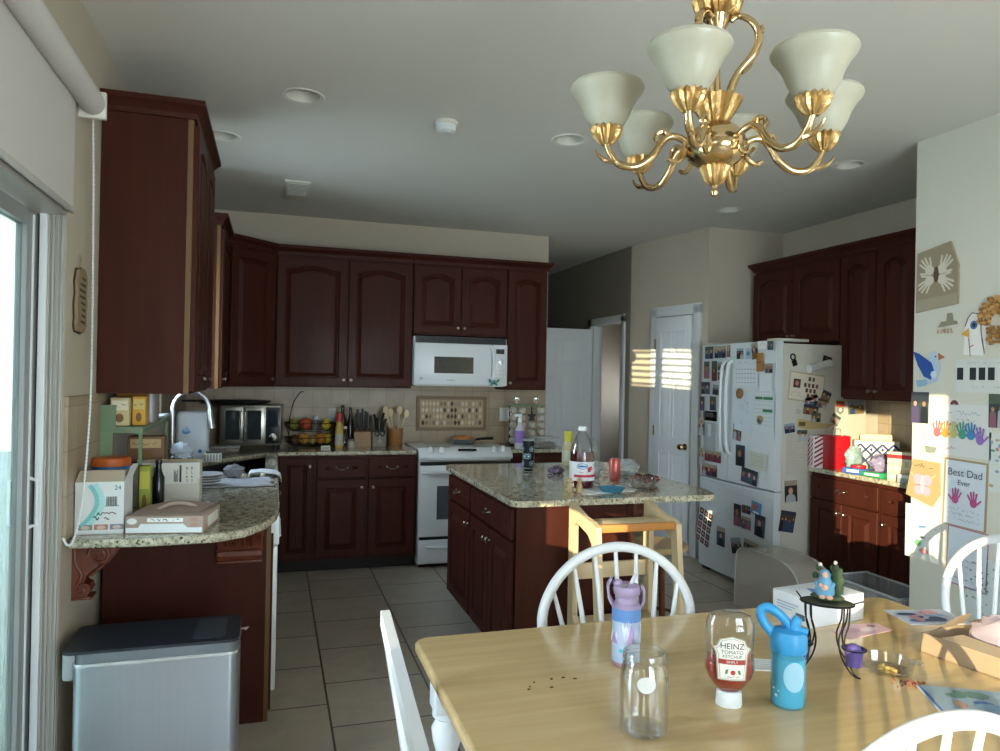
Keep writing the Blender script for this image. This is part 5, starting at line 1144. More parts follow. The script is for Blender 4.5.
# wire stand
t = thing('wire_stand', 'black wire stand with an oval moss tray and cup rings on the table', 'stand', (1.385, 1.545, TZ), face_cam(1.385, 1.545)*.9)
b = MB(); b.lathe([(0, .172), (.062, .172), (.064, .176), (.062, .18), (0, .180)], M('moss_tray', '#3a3d2c', rough=.85, var=.3, scale=60), n=30, sy=.62); b.tube(ringpts(.064, .176, n=30, sy=.62), .003, WIRE, 6, closed=True); b.build('tray', t)
b = MB(); b.tube([(-.06, 0, .178), (-.075, -.01, .20)], .002, WIRE, 6); b.tube([(.06, 0, .178), (.085, -.005, .19)], .002, WIRE, 6); b.build('tip', t)
for s, yy in ((-1, -.02), (1, -.02), (-1, .03), (1, .03)):
    b = MB()
    for o in (0, .013): b.tube([(s*(.052-o), yy, .174), (s*(.050-o), yy, .13), (s*(.040-o), yy*1.2, .09), (s*(.046-o), yy*1.4, .05), (s*(.062-o*.5), yy*1.7, .012), (s*(.078-o*.3), yy*1.8, .003)], .0022, WIRE, 6, 4)
    b.build('leg', t)
for s in (-1, 1):
    b = MB(); b.tube(ringpts(.0285, .075, s*.062, -.03, 22), .002, WIRE, 6, closed=True); b.build('cup_ring', t)
for s, lb in ((1, 'purple paint cup held in the wire stand ring nearer the glass dish'), (-1, 'dark purple cup held in the wire stand ring behind the blue bottle')):
    w = Matrix.Rotation(t.rotation_euler.z, 4, 'Z') @ Vector((s*.062, -.03, 0)); q = MB(); PU = M('purple_plastic' if s > 0 else 'dark_purple_plastic', '#51437c' if s > 0 else '#332850', rough=.35)
    q.lathe([(0, 0), (.019, 0), (.0225, .04), (.0255, .042), (.0255, .046), (.021, .046), (.018, .004), (0, .004)], PU, n=24); q.ell((0, .0, .042), (.018, .018, .014), PU, 14, 8)
    solo(q, 'paint_cup', lb, 'cup', (t.location.x+w.x, t.location.y+w.y, TZ+.032))
fg = thing('garden_figurine', 'small resin figurine in a light blue cloak among leaves on the wire stand', 'figurine', (1.385, 1.545, TZ+.183), face_cam(1.385, 1.545))
FB = M('figurine_cloak', '#5a8fab', rough=.55, var=.15, scale=40); FS = M('figurine_skin', '#c79a80', rough=.6)
b = MB(); b.ell((0, 0, .008), (.042, .026, .009), M('figurine_moss', '#39452c', rough=.8, var=.3, scale=60), 18, 8); b.ell((.022, .008, .045), (.016, .016, .042), M('figurine_leaf', '#2f3f26', rough=.8, var=.35, scale=50), 12, 10, .15, 4); b.build('base', fg)
b = MB(); b.lathe([(.020, .008), (.024, .02), (.022, .04), (.014, .055), (.011, .062)], FB, (-.006, -.003, 0), 16); b.ell((-.006, -.002, .066), (.0125, .0125, .013), FB, 14, 10); b.tube([(-.026, -.008, .045), (-.016, -.020, .032), (.0, -.022, .030)], .006, FB, 8, 3); b.tube([(.014, -.008, .045), (.008, -.020, .034), (-.004, -.022, .030)], .006, FB, 8, 3); b.build('cloak', fg)
b = MB(); b.ell((-.006, -.012, .066), (.007, .005, .009), FS, 12, 8); b.ell((-.006, -.024, .036), (.009, .007, .008), FS, 12, 8); b.ell((-.015, -.022, .042), (.005, .005, .005), FS, 10, 8); b.ell((-.012, -.024, .012), (.008, .006, .006), FS, 10, 6); b.ell((.006, -.024, .012), (.008, .006, .006), FS, 10, 6); b.build('face_and_hands', fg)
b = MB(); [b.ell((x, y, z), (.007, .005, .009), M('figurine_leaf'), 10, 6, .15, k) for k, (x, y, z) in enumerate(((.02, 0, .085), (.03, .004, .075), (.012, .006, .082), (-.022, .006, .08), (.034, 0, .055), (-.03, .006, .06)))]; [b.ell((x, 0, z), .005, K('#d9c9b8'), 8, 6) for x, z in ((.018, .098), (-.018, .09))]; b.build('leaf', fg)
# glass dish with a handle
t = thing('glass_dish', 'low clear glass dish with a handle beside the purple cup', 'dish', (1.535, 1.500, TZ), R(-40)); b = MB(); b.lathe([(0, .001), (.055, .001), (.062, .006), (.068, .034), (.0655, .034), (.058, .009), (0, .006)], PLASTIC, n=36, sy=.8, close=False); b.build('bowl', t); b = MB(); b.ell((.07, 0, .034), (.016, .014, .006), GLASS, 12, 8); b.build('handle', t); b = MB(); [b.ell((random.uniform(-.02, .02), random.uniform(-.02, .015), .011), (.007, .006, .005), K('#b89a55'), 8, 6) for _ in range(6)]; b.build('crumbs', t); t.children[-1]['kind'] = 'stuff'
# white box, papers, tray, magazines, crumbs
def deco_wb(p, w, d, h): p.scrib(-.03, .05, h*.62, .006, K('#9aa3ad'), 1, 3, .002)
t = boxcard('white_box', 'white cardboard box behind the wire stand on the table', 'box', (1.672, 1.905, TZ), R(8), .235, .15, .085, M('white_box_card', '#d6d9dc', rough=.6), None)
p = MB(); p.X = Matrix.Translation((-.1175, 0, 0)) @ Matrix.Rotation(R(-90), 4, 'Z')
for k in range(3): p.r2(-.055, .03-.012*k, .052-.009*k, .056-.009*k, K('#9fb0c2'), 1)
p.r2(.02, .055, .016, .034, K('#5b6470'), 1); p.build('printed_side', t)
p = MB(); p.add([(-.05, -.03, .0858), (.03, -.07, .0858), (.06, -.045, .0858), (-.02, .03, .0858)], [(0, 1, 2, 3)], K('#6d83b8')); p.add([(.05, .0, .0862), (.09, -.02, .0862), (.10, .02, .0862), (.07, .04, .0862)], [(0, 1, 2, 3)], K('#c4968f')); p.build('printed_top', t)
def sheet(name, label, cat, loc, rz, pts, deco=None, m=None, th=.0015, group=None):
    b = MB(); b.prism(pts, 0, th, m or PAPER)
    if deco: deco(b, th)
    return solo(b, name, label, cat, loc, rz, group)
def flat(b, pts, z, m): b.add([(x, y, z) for x, y in pts], [tuple(range(len(pts)))], m)
def ellp(cx, cy, rx, ry, n=14): return [(cx+rx*math.cos(2*pi*k/n), cy+ry*math.sin(2*pi*k/n)) for k in range(n)]
def deco_pink(b, th):
    flat(b, ellp(-.03, .01, .03, .018), th+.0006, K('#b98f98')); flat(b, ellp(.03, -.005, .035, .015), th+.0006, K('#d9c3c9')); flat(b, ellp(.06, .012, .012, .012), th+.0009, K('#8f5f68'))
sheet('pink_paper_craft', 'pink paper cut-outs lying between the wire stand and the white box', 'paper craft', (1.71, 1.765, TZ), R(10), [(-.10, -.035), (.09, -.04), (.105, .02), (.02, .05), (-.09, .03)], deco_pink, K('#c8a3a9'))
def deco_grid(b, th):
    for k in range(5): flat(b, [(-.045, -.03+.014*k), (.045, -.03+.014*k), (.045, -.026+.014*k), (-.045, -.026+.014*k)], th+.0005, K('#b9bfc7'))
sheet('lined_paper', 'small lined white paper behind the ketchup bottle', 'paper', (1.235, 1.62, TZ), R(-25), [(-.055, -.04), (.055, -.04), (.055, .04), (-.055, .04)], deco_grid)
b = MB(); b.ell((0, 0, .022), (.012, .012, .022), M('tan_clay', '#b08f6a', rough=.7), 14, 10, .08); b.ell((.008, -.006, .048), (.008, .008, .010), M('tan_clay'), 10, 8); solo(b, 'clay_figure', 'little tan clay figure behind the ketchup bottle', 'figurine', (1.185, 1.60, TZ))
t = thing('cardboard_tray', 'open cardboard tray of odds and ends at the table end', 'tray', (1.925, 1.40, TZ), R(10)); w_, d_, h_ = .30, .42, .055; b = MB()
for x0, x1, y0, y1 in ((-w_/2, w_/2, -d_/2, -d_/2+.004), (-w_/2, w_/2, d_/2-.004, d_/2), (-w_/2, -w_/2+.004, -d_/2+.004, d_/2-.004), (w_/2-.004, w_/2, -d_/2+.004, d_/2-.004)): b.box(x0, x1, y0, y1, 0, h_, CARD)
b.box(-w_/2, w_/2, -d_/2, d_/2, 0, .004, CARD); b.build('carton', t)
b = MB(); b.quad([(-.146, -.20, .055), (-.09, -.205, .052), (-.075, .14, .06), (-.146, .16, .055)], M('tray_flap', '#c2a98a', rough=.8)); b.quad([(-.10, .206, .055), (.04, .206, .055), (.0, .16, .105), (-.06, .165, .10)], CARD); b.build('flap', t)
crumple('plastic_bag', 'pinkish clear plastic bag lying in the cardboard tray', 'bag', (1.925, 1.47, TZ+.005), (.075, .09, .055), milky('pink_clear_bag', '#cdbcc4', .6, .15), 31, .15)
sheet('yellow_note', 'yellow paper slip in the cardboard tray', 'paper', (1.86, 1.30, TZ+.0565), R(20), [(-.04, -.05), (.0, -.06), (.03, .05), (-.01, .06)], None, K('#c9b848'))
def deco_mag(seed, cols):
    def f(b, th):
        rnd = random.Random(seed); xs = [p[0] for p in cur]; ys = [p[1] for p in cur]
        for k in range(9):
            cx, cy = rnd.uniform(min(xs)*.6, max(xs)*.6), rnd.uniform(min(ys)*.55, max(ys)*.55); flat(b, ellp(cx, cy, rnd.uniform(.010, .035), rnd.uniform(.008, .025), 10), th+.0004+.0003*k, K(rnd.choice(cols)))
    return f
cur = [(-.095, -.065), (.095, -.065), (.095, .065), (-.095, .065)]
sheet('photo_print', 'glossy purple and blue photo print lying over the tray corner', 'photo print', (1.865, 1.675, TZ+.057), R(-12), cur, deco_mag(3, ['#7a6aa8', '#4f6e9c', '#8aa0c0', '#c4909a', '#394a6a']), K('#c4c6d2'), .002)
b = MB(); cur = [(-.12, -.085), (.12, -.085), (.12, .085), (-.12, .085)]
for k in range(3): b.prism([(x+.004*k, y-.003*k) for x, y in cur], .002*k, .002*k+.0017, K(['#d5d7da', '#4f7fc0', '#8fa0ac'][k]))
deco_mag(8, ['#5f7f74', '#8c4a48', '#c0b39c', '#3f6090', '#b08a74', '#6f8aa0'])(b, .006); solo(b, 'magazine', 'glossy folded magazine at the near table corner', 'magazine', (1.60, 1.275, TZ), R(-28))
b = MB(); rnd = random.Random(4)
for k in range(26): b.ell((rnd.gauss(0, .022), rnd.gauss(0, .009), .003), (rnd.uniform(.002, .005), rnd.uniform(.002, .005), .003), K(rnd.choice(['#8a4a38', '#a5765f', '#6a3428'])), 6, 5)
solo(b, 'crumbs', 'reddish crumbs beside the magazine on the table', 'crumbs', (1.525, 1.415, TZ), 0, None, 'stuff')
b = MB(); rnd = random.Random(9)
for k in range(7): b.ell((rnd.gauss(0, .05), rnd.gauss(0, .03), .002), (rnd.uniform(.002, .007), rnd.uniform(.002, .004), .002), K('#6a4426'), 6, 5)
solo(b, 'spilled_crumbs', 'brown crumbs on the open part of the table', 'crumbs', P(553, 682, 'z', TZ), 0, None, 'stuff')

# ------------------------------------------------------------------ floor things
t = thing('trash_can', 'stainless step trash can with a black lid under the counter overhang', 'trash can', (-.345, 2.725, 0)); CANST = M('can_steel', '#aeb4bc', rough=.32, metal=.85, var=.05, scale=3, stretch=(30, 30, .3))
b = MB(); b.prism(rrect(-.25, .245, -.135, .135, .028), .03, .545, CANST); b.build('body', t)
b = MB(); b.prism(rrect(-.253, .248, -.138, .138, .03), .545, .556, M('can_rim', '#d5d9dc', rough=.25, metal=.7)); b.prism(rrect(-.24, .235, -.13, .13, .03), 0, .03, BLACK); b.build('rim', t)
LIDM = M('lid_charcoal', '#23272e', rough=.38); b = MB(); b.prism(rrect(-.245, .242, -.13, .13, .03), .556, .585, M('lid_side_grey', '#6c7076', rough=.4)); b.prism(rrect(-.285, .247, -.13, .134, .03), .585, .595, LIDM); b.prism(rrect(.10, .20, -.10, .10, .02), .595, .597, M('lid_patch', '#3a3f45', rough=.3)); b.build('lid', t)
b = MB(); b.box(-.288, -.248, -.10, .10, .49, .586, M('hinge_grey', '#9a9da0', rough=.4), .012); b.build('hinge_cover', t)
b = MB(); b.box(.20, .285, .03, .10, .008, .03, BLACK, .008); b.build('pedal', t)
b = MB(); b.prism([(0, 0), (.03, .012), (.022, -.02)], -.001, .001, K('#c9aaa4')); b.X = Matrix(); solo(b, 'bag_corner', 'scrap of pink bag poking out under the trash can lid', 'bag', (-.100, 2.76, .575), 0)
# step stool
t = thing('step_stool', 'light birch kitchen step stool tower in front of the island', 'step stool', (1.575, 3.03, 0))
def side(x):
    b = MB(); b.X = Matrix(((0, 0, 1, x), (1, 0, 0, 0), (0, 1, 0, 0), (0, 0, 0, 1)))
    outer = [(.165, 0), (.185, .0), (.185, .90), (.165, .905), (.02, .865), (-.075, .855), (-.12, .84), (-.215, 0), (-.155, 0), (-.13, .12), (.10, .12), (.125, 0)]
    hole = [(.125, .38), (.13, .80), (.10, .825), (-.03, .795), (-.075, .76), (-.115, .42), (-.08, .36), (.10, .35)]
    b.holed(outer, [hole[::-1]], -.013, .013, BIRCH); b.build('side_frame', t)
side(-.20); side(.20)
b = MB(); b.box(-.187, .187, -.10, .06, .825, .845, BIRCH, .003); b.build('top_shelf', t)
b = MB(); b.box(-.187, .187, -.112, -.095, .815, .85, M('birch_edge_orange', '#b87a3c', rough=.45), .003); b.build('front_rail', t)
b = MB(); b.box(-.187, .187, .15, .17, .54, .615, BIRCH, .003); b.build('back_rail', t)
b = MB(); b.box(-.187, .187, -.16, .15, .345, .365, BIRCH, .003); b.build('step', t)
t = thing('round_stool', 'round-seated wooden stool tucked under the island overhang behind the step stool', 'stool', (1.985, 3.48, 0)); b = MB(); b.lathe([(0, .585), (.15, .585), (.168, .595), (.17, .61), (.162, .62), (0, .618)], M('stool_seat_wood', '#b79a70', rough=.4, scale=5, stretch=(1, 8, 1)), n=36); b.build('seat', t)
for k in range(4):
    a = R(45+90*k); b = MB(); b.tube([(.10*math.cos(a), .10*math.sin(a), .588), (.175*math.cos(a), .175*math.sin(a), 0)], [.019, .016], M('stool_leg_brown', '#7a4a2c', rough=.45), 10); b.build('leg', t)
b = MB(); b.tube(ringpts(.150, .22, n=28), .009, M('stool_leg_brown'), 8, closed=True); b.build('ring_stretcher', t)
# clear bins
t = thing('storage_bin', 'clear plastic storage bin on the floor before the sunlit cabinet', 'storage bin', (3.395, 3.36, 0)); CB_ = milky('clear_bin', '#c3c6c8', .30, .2); b = MB(); z1 = .33
for k, (sx, sy) in enumerate(((1, 0), (-1, 0), (0, 1), (0, -1))):
    if sx: b.box(sx*.135-.002, sx*.135+.002, -.25, .25, 0, z1, CB_)
    else: b.box(-.135, .135, sy*.25-.002, sy*.25+.002, 0, z1, CB_)
b.box(-.135, .135, -.25, .25, 0, .004, CB_); b.build('tub', t)
b = MB(); b.tube([(-.14, -.255, z1), (.14, -.255, z1), (.14, .255, z1), (-.14, .255, z1)], .007, milky('bin_rim', '#d0d4d6', .6), 8, closed=True); [b.box(x-.004, x+.004, -.258, -.250, .05, z1, CB_) for x in (-.10, -.07, .07, .10)]; b.build('rim', t)
b = MB(); b.box(-.11, .11, -.18, .18, .0, .2, M('dark_red_box', '#4a2420', rough=.6), .006); solo(b, 'brown_box', 'dark reddish box stored inside the clear storage bin', 'box', (3.395, 3.36, .005))
t = thing('plastic_tub', 'large cloudy plastic tub with a curved end in front of the refrigerator', 'tub', (3.115, 3.87, 0)); CL = milky('cloudy_plastic', '#d6cfc6', .40, .25)
b = MB(); vs = []; fs = []; N = 22; prof = [(.32, .0), (.32, .28), (.29, .37), (.22, .395), (.05, .405), (-.15, .395), (-.27, .33), (-.34, .18), (-.36, 0)]
prof = [(p.x, p.y) for p in catmull([Vector((a, c, 0)) for a, c in prof], 3)]
for x in (-.12, .12): vs += [(x*(1-.05*(z > .2)), y, z) for y, z in prof]
n = len(prof)
for i in range(n-1): fs.append((i, i+1, n+i+1, n+i))
b.add(vs, fs, CL); b.add([vs[i] for i in range(n)], [tuple(range(n))[::-1]], CL); b.add([vs[n+i] for i in range(n)], [tuple(range(n))], CL); b.build('shell', t)
b = MB(); b.tube([(-.12, y*1.005, z*1.005) for y, z in prof], .005, milky('bin_rim'), 6); b.tube([(.12, y*1.005, z*1.005) for y, z in prof], .005, milky('bin_rim'), 6); b.tube([(-.12, prof[0][0], .01), (.12, prof[0][0], .01)], .005, milky('bin_rim'), 6); b.build('rim', t)

# ------------------------------------------------------------------ by the sliding door
t = thing('roller_shade', 'white fabric roller shade rolled above the sliding door', 'roller shade', (-.625, 2.86, 2.425)); FAB = M('shade_fabric', '#c9c5c0', rough=.9, var=.05, scale=120)
b = MB(); b.lathe([(.041, .02), (.041, .96)], FAB, n=28, axis='Y'); b.X = Matrix(); b.build('roll', t)
for v in t.children[-1].data.vertices: v.co = Vector((v.co.x, v.co.y, v.co.z))
b = MB(); b.box(-.032, -.029, -.96, -.115, -.40, .01, FAB); b.build('fabric', t)
b = MB(); b.box(-.036, -.025, -.96, -.115, -.41, -.39, M('shade_hem', '#b9b6b2', rough=.6), .004); b.build('hem_bar', t)
b = MB(); b.box(-.046, .042, -.016, .006, -.05, .045, OFFW, .004); b.lathe([(.03, 0), (.03, .018), (.02, .022), (0, .022)], OFFW, (0, -.006, 0), 20, 'Y'); b.build('bracket', t)
b = MB(); cp = [P(93, 108, 'x', -.64), P(93.5, 180, 'x', -.64), P(93, 260, 'x', -.64), P(92, 340, 'x', -.64), P(90.5, 400, 'y', 2.89), P(86, 465, 'y', 2.83), P(80, 515, 'y', 2.79), P(73, 541, 'y', 2.765), P(67, 545, 'y', 2.75), P(63, 538, 'y', 2.745)]
cp = catmull(cp, 8); b.tube(cp, .0028, WHITE, 6); acc = 0
for a, c in zip(cp, cp[1:]):
    n = max(1, int((c-a).length/.012))
    for k in range(n): b.ell(a.lerp(c, k/n), .0045, WHITE, 6, 4)
o = solo(b, 'shade_chain', 'white beaded pull chain hanging from the roller shade', 'chain', (0, 0, 0))
t = thing('wood_sign', 'small wavy-edged wooden sign hanging on the wall by the sliding door', 'sign', (XL, 2.905, 1.63), R(90)); WS = M('sign_wood', '#8f7a5f', rough=.7, var=.15)
def wav(s):
    return [(-.062, .0), (.05, -.005), (.075, .03)] 
pl = [(-.055, .0), (.02, -.006), (.062, .02), (.055, .06), (.066, .10), (.056, .14), (.066, .18), (.050, .21), (.02, .225), (-.045, .215), (-.07, .17), (-.06, .13), (-.072, .085), (-.062, .045), (-.07, .02)]
b = MB(); b.prism(pl, -.016, -.002, WS, 'Y'); b.build('board', t)
b = MB(); b.prism([(x*1.06, .11+(z-.11)*1.04) for x, z in pl], -.006, -.001, M('sign_bark', '#3f3125', rough=.8), 'Y'); b.build('bark_edge', t)
b = MB()
for k in range(8): b.add([(-.03+.02*math.sin(k), -.0166, .03+.022*k), (.035, -.0166, .025+.022*k), (.035, -.0166, .035+.022*k), (-.03+.02*math.sin(k), -.0166, .038+.022*k)], [(0, 1, 2, 3)], M('sign_bark'))
b.build('painted_mark', t)
b = MB(); b.tube([(-.02, -.008, .22), (.0, -.006, .275), (.02, -.008, .22)], .0015, K('#8a7a60'), 5); b.build('hanger', t)

# ------------------------------------------------------------------ chandelier
CX_, CY_ = .973, 1.468
t = thing('chandelier', 'polished brass chandelier with six frosted glass shades', 'chandelier', (CX_, CY_, ZC)); zz = lambda z: z-ZC
ORN = M('antique_gold_leaf', '#b3925f', rough=.32, metal=1, var=.25, scale=60, bump=.4)
def ribbed(b, prof, m, c, n=20, amp=.10):
    """fluted lathe with leaf ribs"""
    vs = []; fs = []; n2 = n*4
    for i, (r, z) in enumerate(prof):
        for k in range(n2): a = 2*pi*k/n2; q = r*(1+amp*math.cos(n*a)); vs.append(Vector(c)+Vector((q*math.cos(a), q*math.sin(a), z)))
    for i in range(len(prof)-1):
        for k in range(n2): fs.append((i*n2+k, i*n2+(k+1) % n2, (i+1)*n2+(k+1) % n2, (i+1)*n2+k))
    fs += [tuple(range(n2))[::-1], tuple(range((len(prof)-1)*n2, len(prof)*n2))]
    b.add(vs, fs, m)
b = MB(); b.ell((0, 0, zz(2.045)), (.072, .072, .056), BRASS, 28, 16); b.lathe([(.071, -.006), (.076, 0), (.071, .006)], BRASS, (0, 0, zz(2.04)), 28, close=False); b.build('body', t)
b = MB(); ribbed(b, [(.010, 1.952), (.020, 1.96), (.027, 1.978), (.033, 1.995), (.028, 2.0)], ORN, (0, 0, zz(0)), 14, .09); b.build('lower_cup', t)
b = MB(); b.lathe([(0, 1.925), (.007, 1.93), (.009, 1.938), (.005, 1.946), (.009, 1.952), (.012, 1.957)], BRASS, (0, 0, zz(0)), 16); b.build('finial', t)
b = MB(); ribbed(b, [(.030, 2.092), (.028, 2.10), (.040, 2.12), (.052, 2.142), (.057, 2.153), (.048, 2.156)], ORN, (0, 0, zz(0)), 16, .08); b.build('vase', t)
b = MB(); b.lathe([(.014, 2.15), (.008, 2.2), (.008, 2.30), (.026, 2.33), (.030, 2.345), (.020, 2.35)], BRASS, (0, 0, zz(0)), 16); b.build('stem', t)
for k in range(3):
    a = R(-30+120*k); b = MB(); f = lambda r, z: (r*math.cos(a), r*math.sin(a), zz(z))
    b.tube([f(.030, 2.15), f(.034, 2.18), f(.050, 2.215), f(.082, 2.255), f(.093, 2.295), f(.076, 2.33), f(.048, 2.345), f(.030, 2.335)], [.011, .010, .0085, .0095, .009, .008, .007, .006], BRASS, 10, 5); b.tube([f(.055, 2.215), f(.070, 2.225), f(.078, 2.24), f(.074, 2.25)], [.008, .006, .004, .003], BRASS, 8, 3); b.tube([f(.085, 2.295), f(.1, 2.305), f(.098, 2.32)], [.007, .005, .003], BRASS, 8, 3); b.build('upper_scroll', t)
b = MB(); ribbed(b, [(.030, 2.345), (.045, 2.355), (.052, 2.375), (.056, 2.392), (.046, 2.398)], ORN, (0, 0, zz(0)), 16, .09); b.build('top_cup', t)
b = MB(); b.lathe([(.020, 2.39), (.012, 2.42), (.012, 2.74)], BRASS, (0, 0, zz(0)), 14); b.lathe([(.012, 2.735), (.05, 2.745), (.065, 2.775), (.066, 2.79)], BRASS, (0, 0, zz(0)), 24); b.build('rod_and_canopy', t)
SHG = M('frosted_alabaster_glass', '#a9a58f', rough=.35, trans=.25, var=.22, scale=9, stretch=(1, 1, 2.2), hx2='#cdc9b5', detail=5)
d0 = Vector((-CX_, -CY_, 0)).normalized(); r0 = Vector((-d0.y, d0.x, 0))
if r0.x < 0: r0 = -r0
for th in (-12, 48, 108, 168, 228, 288):
    u = d0*math.cos(R(th))+r0*math.sin(R(th)); f = lambda r, z: (u.x*r, u.y*r, zz(z)); RR = .256
    b = MB(); b.tube([f(.058, 2.045), f(.085, 2.062), f(.108, 2.064), f(.128, 2.048), f(.150, 2.015), f(.185, 1.992), f(.222, 1.995), f(.244, 2.018), f(.254, 2.040), f(RR, 2.052)], [.008, .008, .008, .0085, .009, .009, .0085, .008, .0075, .009], BRASS, 10, 5)
    b.tube([f(.108, 2.064), f(.122, 2.075), f(.137, 2.070), f(.140, 2.056), f(.130, 2.050)], [.008, .007, .006, .005, .004], BRASS, 8, 4); b.tube([f(.070, 2.05), f(.075, 2.02), f(.095, 2.005), f(.112, 2.013)], [.008, .007, .006, .004], BRASS, 8, 4); b.tube([f(.235, 2.003), f(.256, 2.004), f(.272, 2.014), (f(.282, 2.028))], [.008, .006, .004, .002], BRASS, 8, 4)
    am = b.build('arm', t)
    b = MB(); ribbed(b, [(.012, 2.040), (.020, 2.048), (.029, 2.060), (.034, 2.076), (.032, 2.084)], ORN, (u.x*RR, u.y*RR, zz(0)), 14, .10); b.build('candle_cup', am)
    b = MB(); c = (u.x*RR, u.y*RR, zz(0)); b.lathe([(.030, 2.078), (.040, 2.086), (.051, 2.105), (.061, 2.130), (.073, 2.150), (.083, 2.162), (.086, 2.170), (.082, 2.178), (.074, 2.180), (.079, 2.171), (.077, 2.163), (.069, 2.152), (.057, 2.131), (.047, 2.107), (.036, 2.089), (.028, 2.082)], SHG, c, 32, close=False); b.build('shade', t)
# ------------------------------------------------------------------ pictures, drawings and magnets
def place(u0, v0, u1, v1, axis, val):
    """centre, width, height on an upright plane for a photographed rectangle"""
    um, vm = (u0+u1)/2, (v0+v1)/2
    a, c, e, f = P(u0, vm, axis, val), P(u1, vm, axis, val), P(um, v0, axis, val), P(um, v1, axis, val)
    return P(um, vm, axis, val), (c-a).length, (e-f).length
RZ = {'x': R(-90), 'y': 0}
SKINS = ['#b98468', '#c9967a', '#a8745a', '#d0a48a']
def photo(b, w, h, seed, bgs=None, border=True, n=None):
    rnd = random.Random(seed)
    b.box(-w/2, w/2, -.001, 0, -h/2, h/2, K('#c9ccce' if border else '#5a5f66'))
    i = min(w, h)*(.05 if border else .0); bg = rnd.choice(bgs or ['#3b4a3c', '#5a6673', '#2c2f3a', '#6b5a4a', '#46566b', '#7b7468', '#374a52'])
    x0, x1, z0, z1 = -w/2+i, w/2-i, -h/2+i, h/2-i
    b.r2(x0, x1, z0, z1, K(bg), 1); b.r2(x0, x1, z1-(z1-z0)*rnd.uniform(.2, .4), z1, K(rnd.choice(['#8fa0ad', '#4d5a4a', '#a39886', '#303540'])), 2)
    n = n or (1 if w < h*.85 else 2 if w < h*1.25 else 3); W_ = (x1-x0)/n
    for k in range(n):
        cx = x0+W_*(k+.5)+rnd.uniform(-.05, .05)*W_; s = min(W_*.42, (z1-z0)*.26)*rnd.uniform(.85, 1.05); cz = z0+(z1-z0)*rnd.uniform(.52, .64)
        cl = K(rnd.choice(['#7a343a', '#2c4262', '#a9acb0', '#1d1f25', '#54486a', '#3b5a4c', '#8a5a66', '#7d6138', '#26282e']))
        b.p2([(max(x0, cx-s*1.1), z0), (min(x1, cx+s*1.1), z0), (min(x1, cx+s*.95), cz-s*1.0), (cx+s*.35, cz-s*.55), (cx-s*.35, cz-s*.55), (max(x0, cx-s*.95), cz-s*1.0)], cl, 3)
        b.c2(cx, cz+s*.10, s*.60, s*.72, K(rnd.choice(['#2e2018', '#4a3424', '#7a5a34', '#15110f'])), 4, 12); b.c2(cx, cz-s*.05, s*.48, s*.62, K(rnd.choice(SKINS)), 5, 12)
def grid_photos(b, w, h, nx, ny, seed, base='#d8d9da'):
    rnd = random.Random(seed); b.box(-w/2, w/2, -.001, 0, -h/2, h/2, K(base))
    for i in range(nx):
        for j in range(ny):
            cx, cz = -w/2+w*(i+.5)/nx, -h/2+h*(j+.5)/ny; a, c = w/nx*.42, h/ny*.42
            b.r2(cx-a, cx+a, cz-c, cz+c, K(rnd.choice(['#3a3d48', '#5c4a44', '#2b3038', '#6f5148', '#48404c'])), 1); b.c2(cx, cz+c*.05, a*.45, c*.5, K(rnd.choice(SKINS)), 2, 8)
def put(name, label, cat, box, axis, val, fn, rot=0, group=None, off=.0015):
    c, w, h = place(*box, axis, val); b = MB(); fn(b, w, h)
    o = solo(b, name, label, cat, c, 0, group); d = Vector((-off, 0, 0)) if axis == 'x' else Vector((0, -off, 0)); o.location = c+d
    o.rotation_euler = (Matrix.Rotation(RZ[axis], 3, 'Z') @ Matrix.Rotation(R(rot), 3, 'Y')).to_euler(); return o
def ph(seed, **k): return lambda b, w, h: photo(b, w, h, seed, **k)

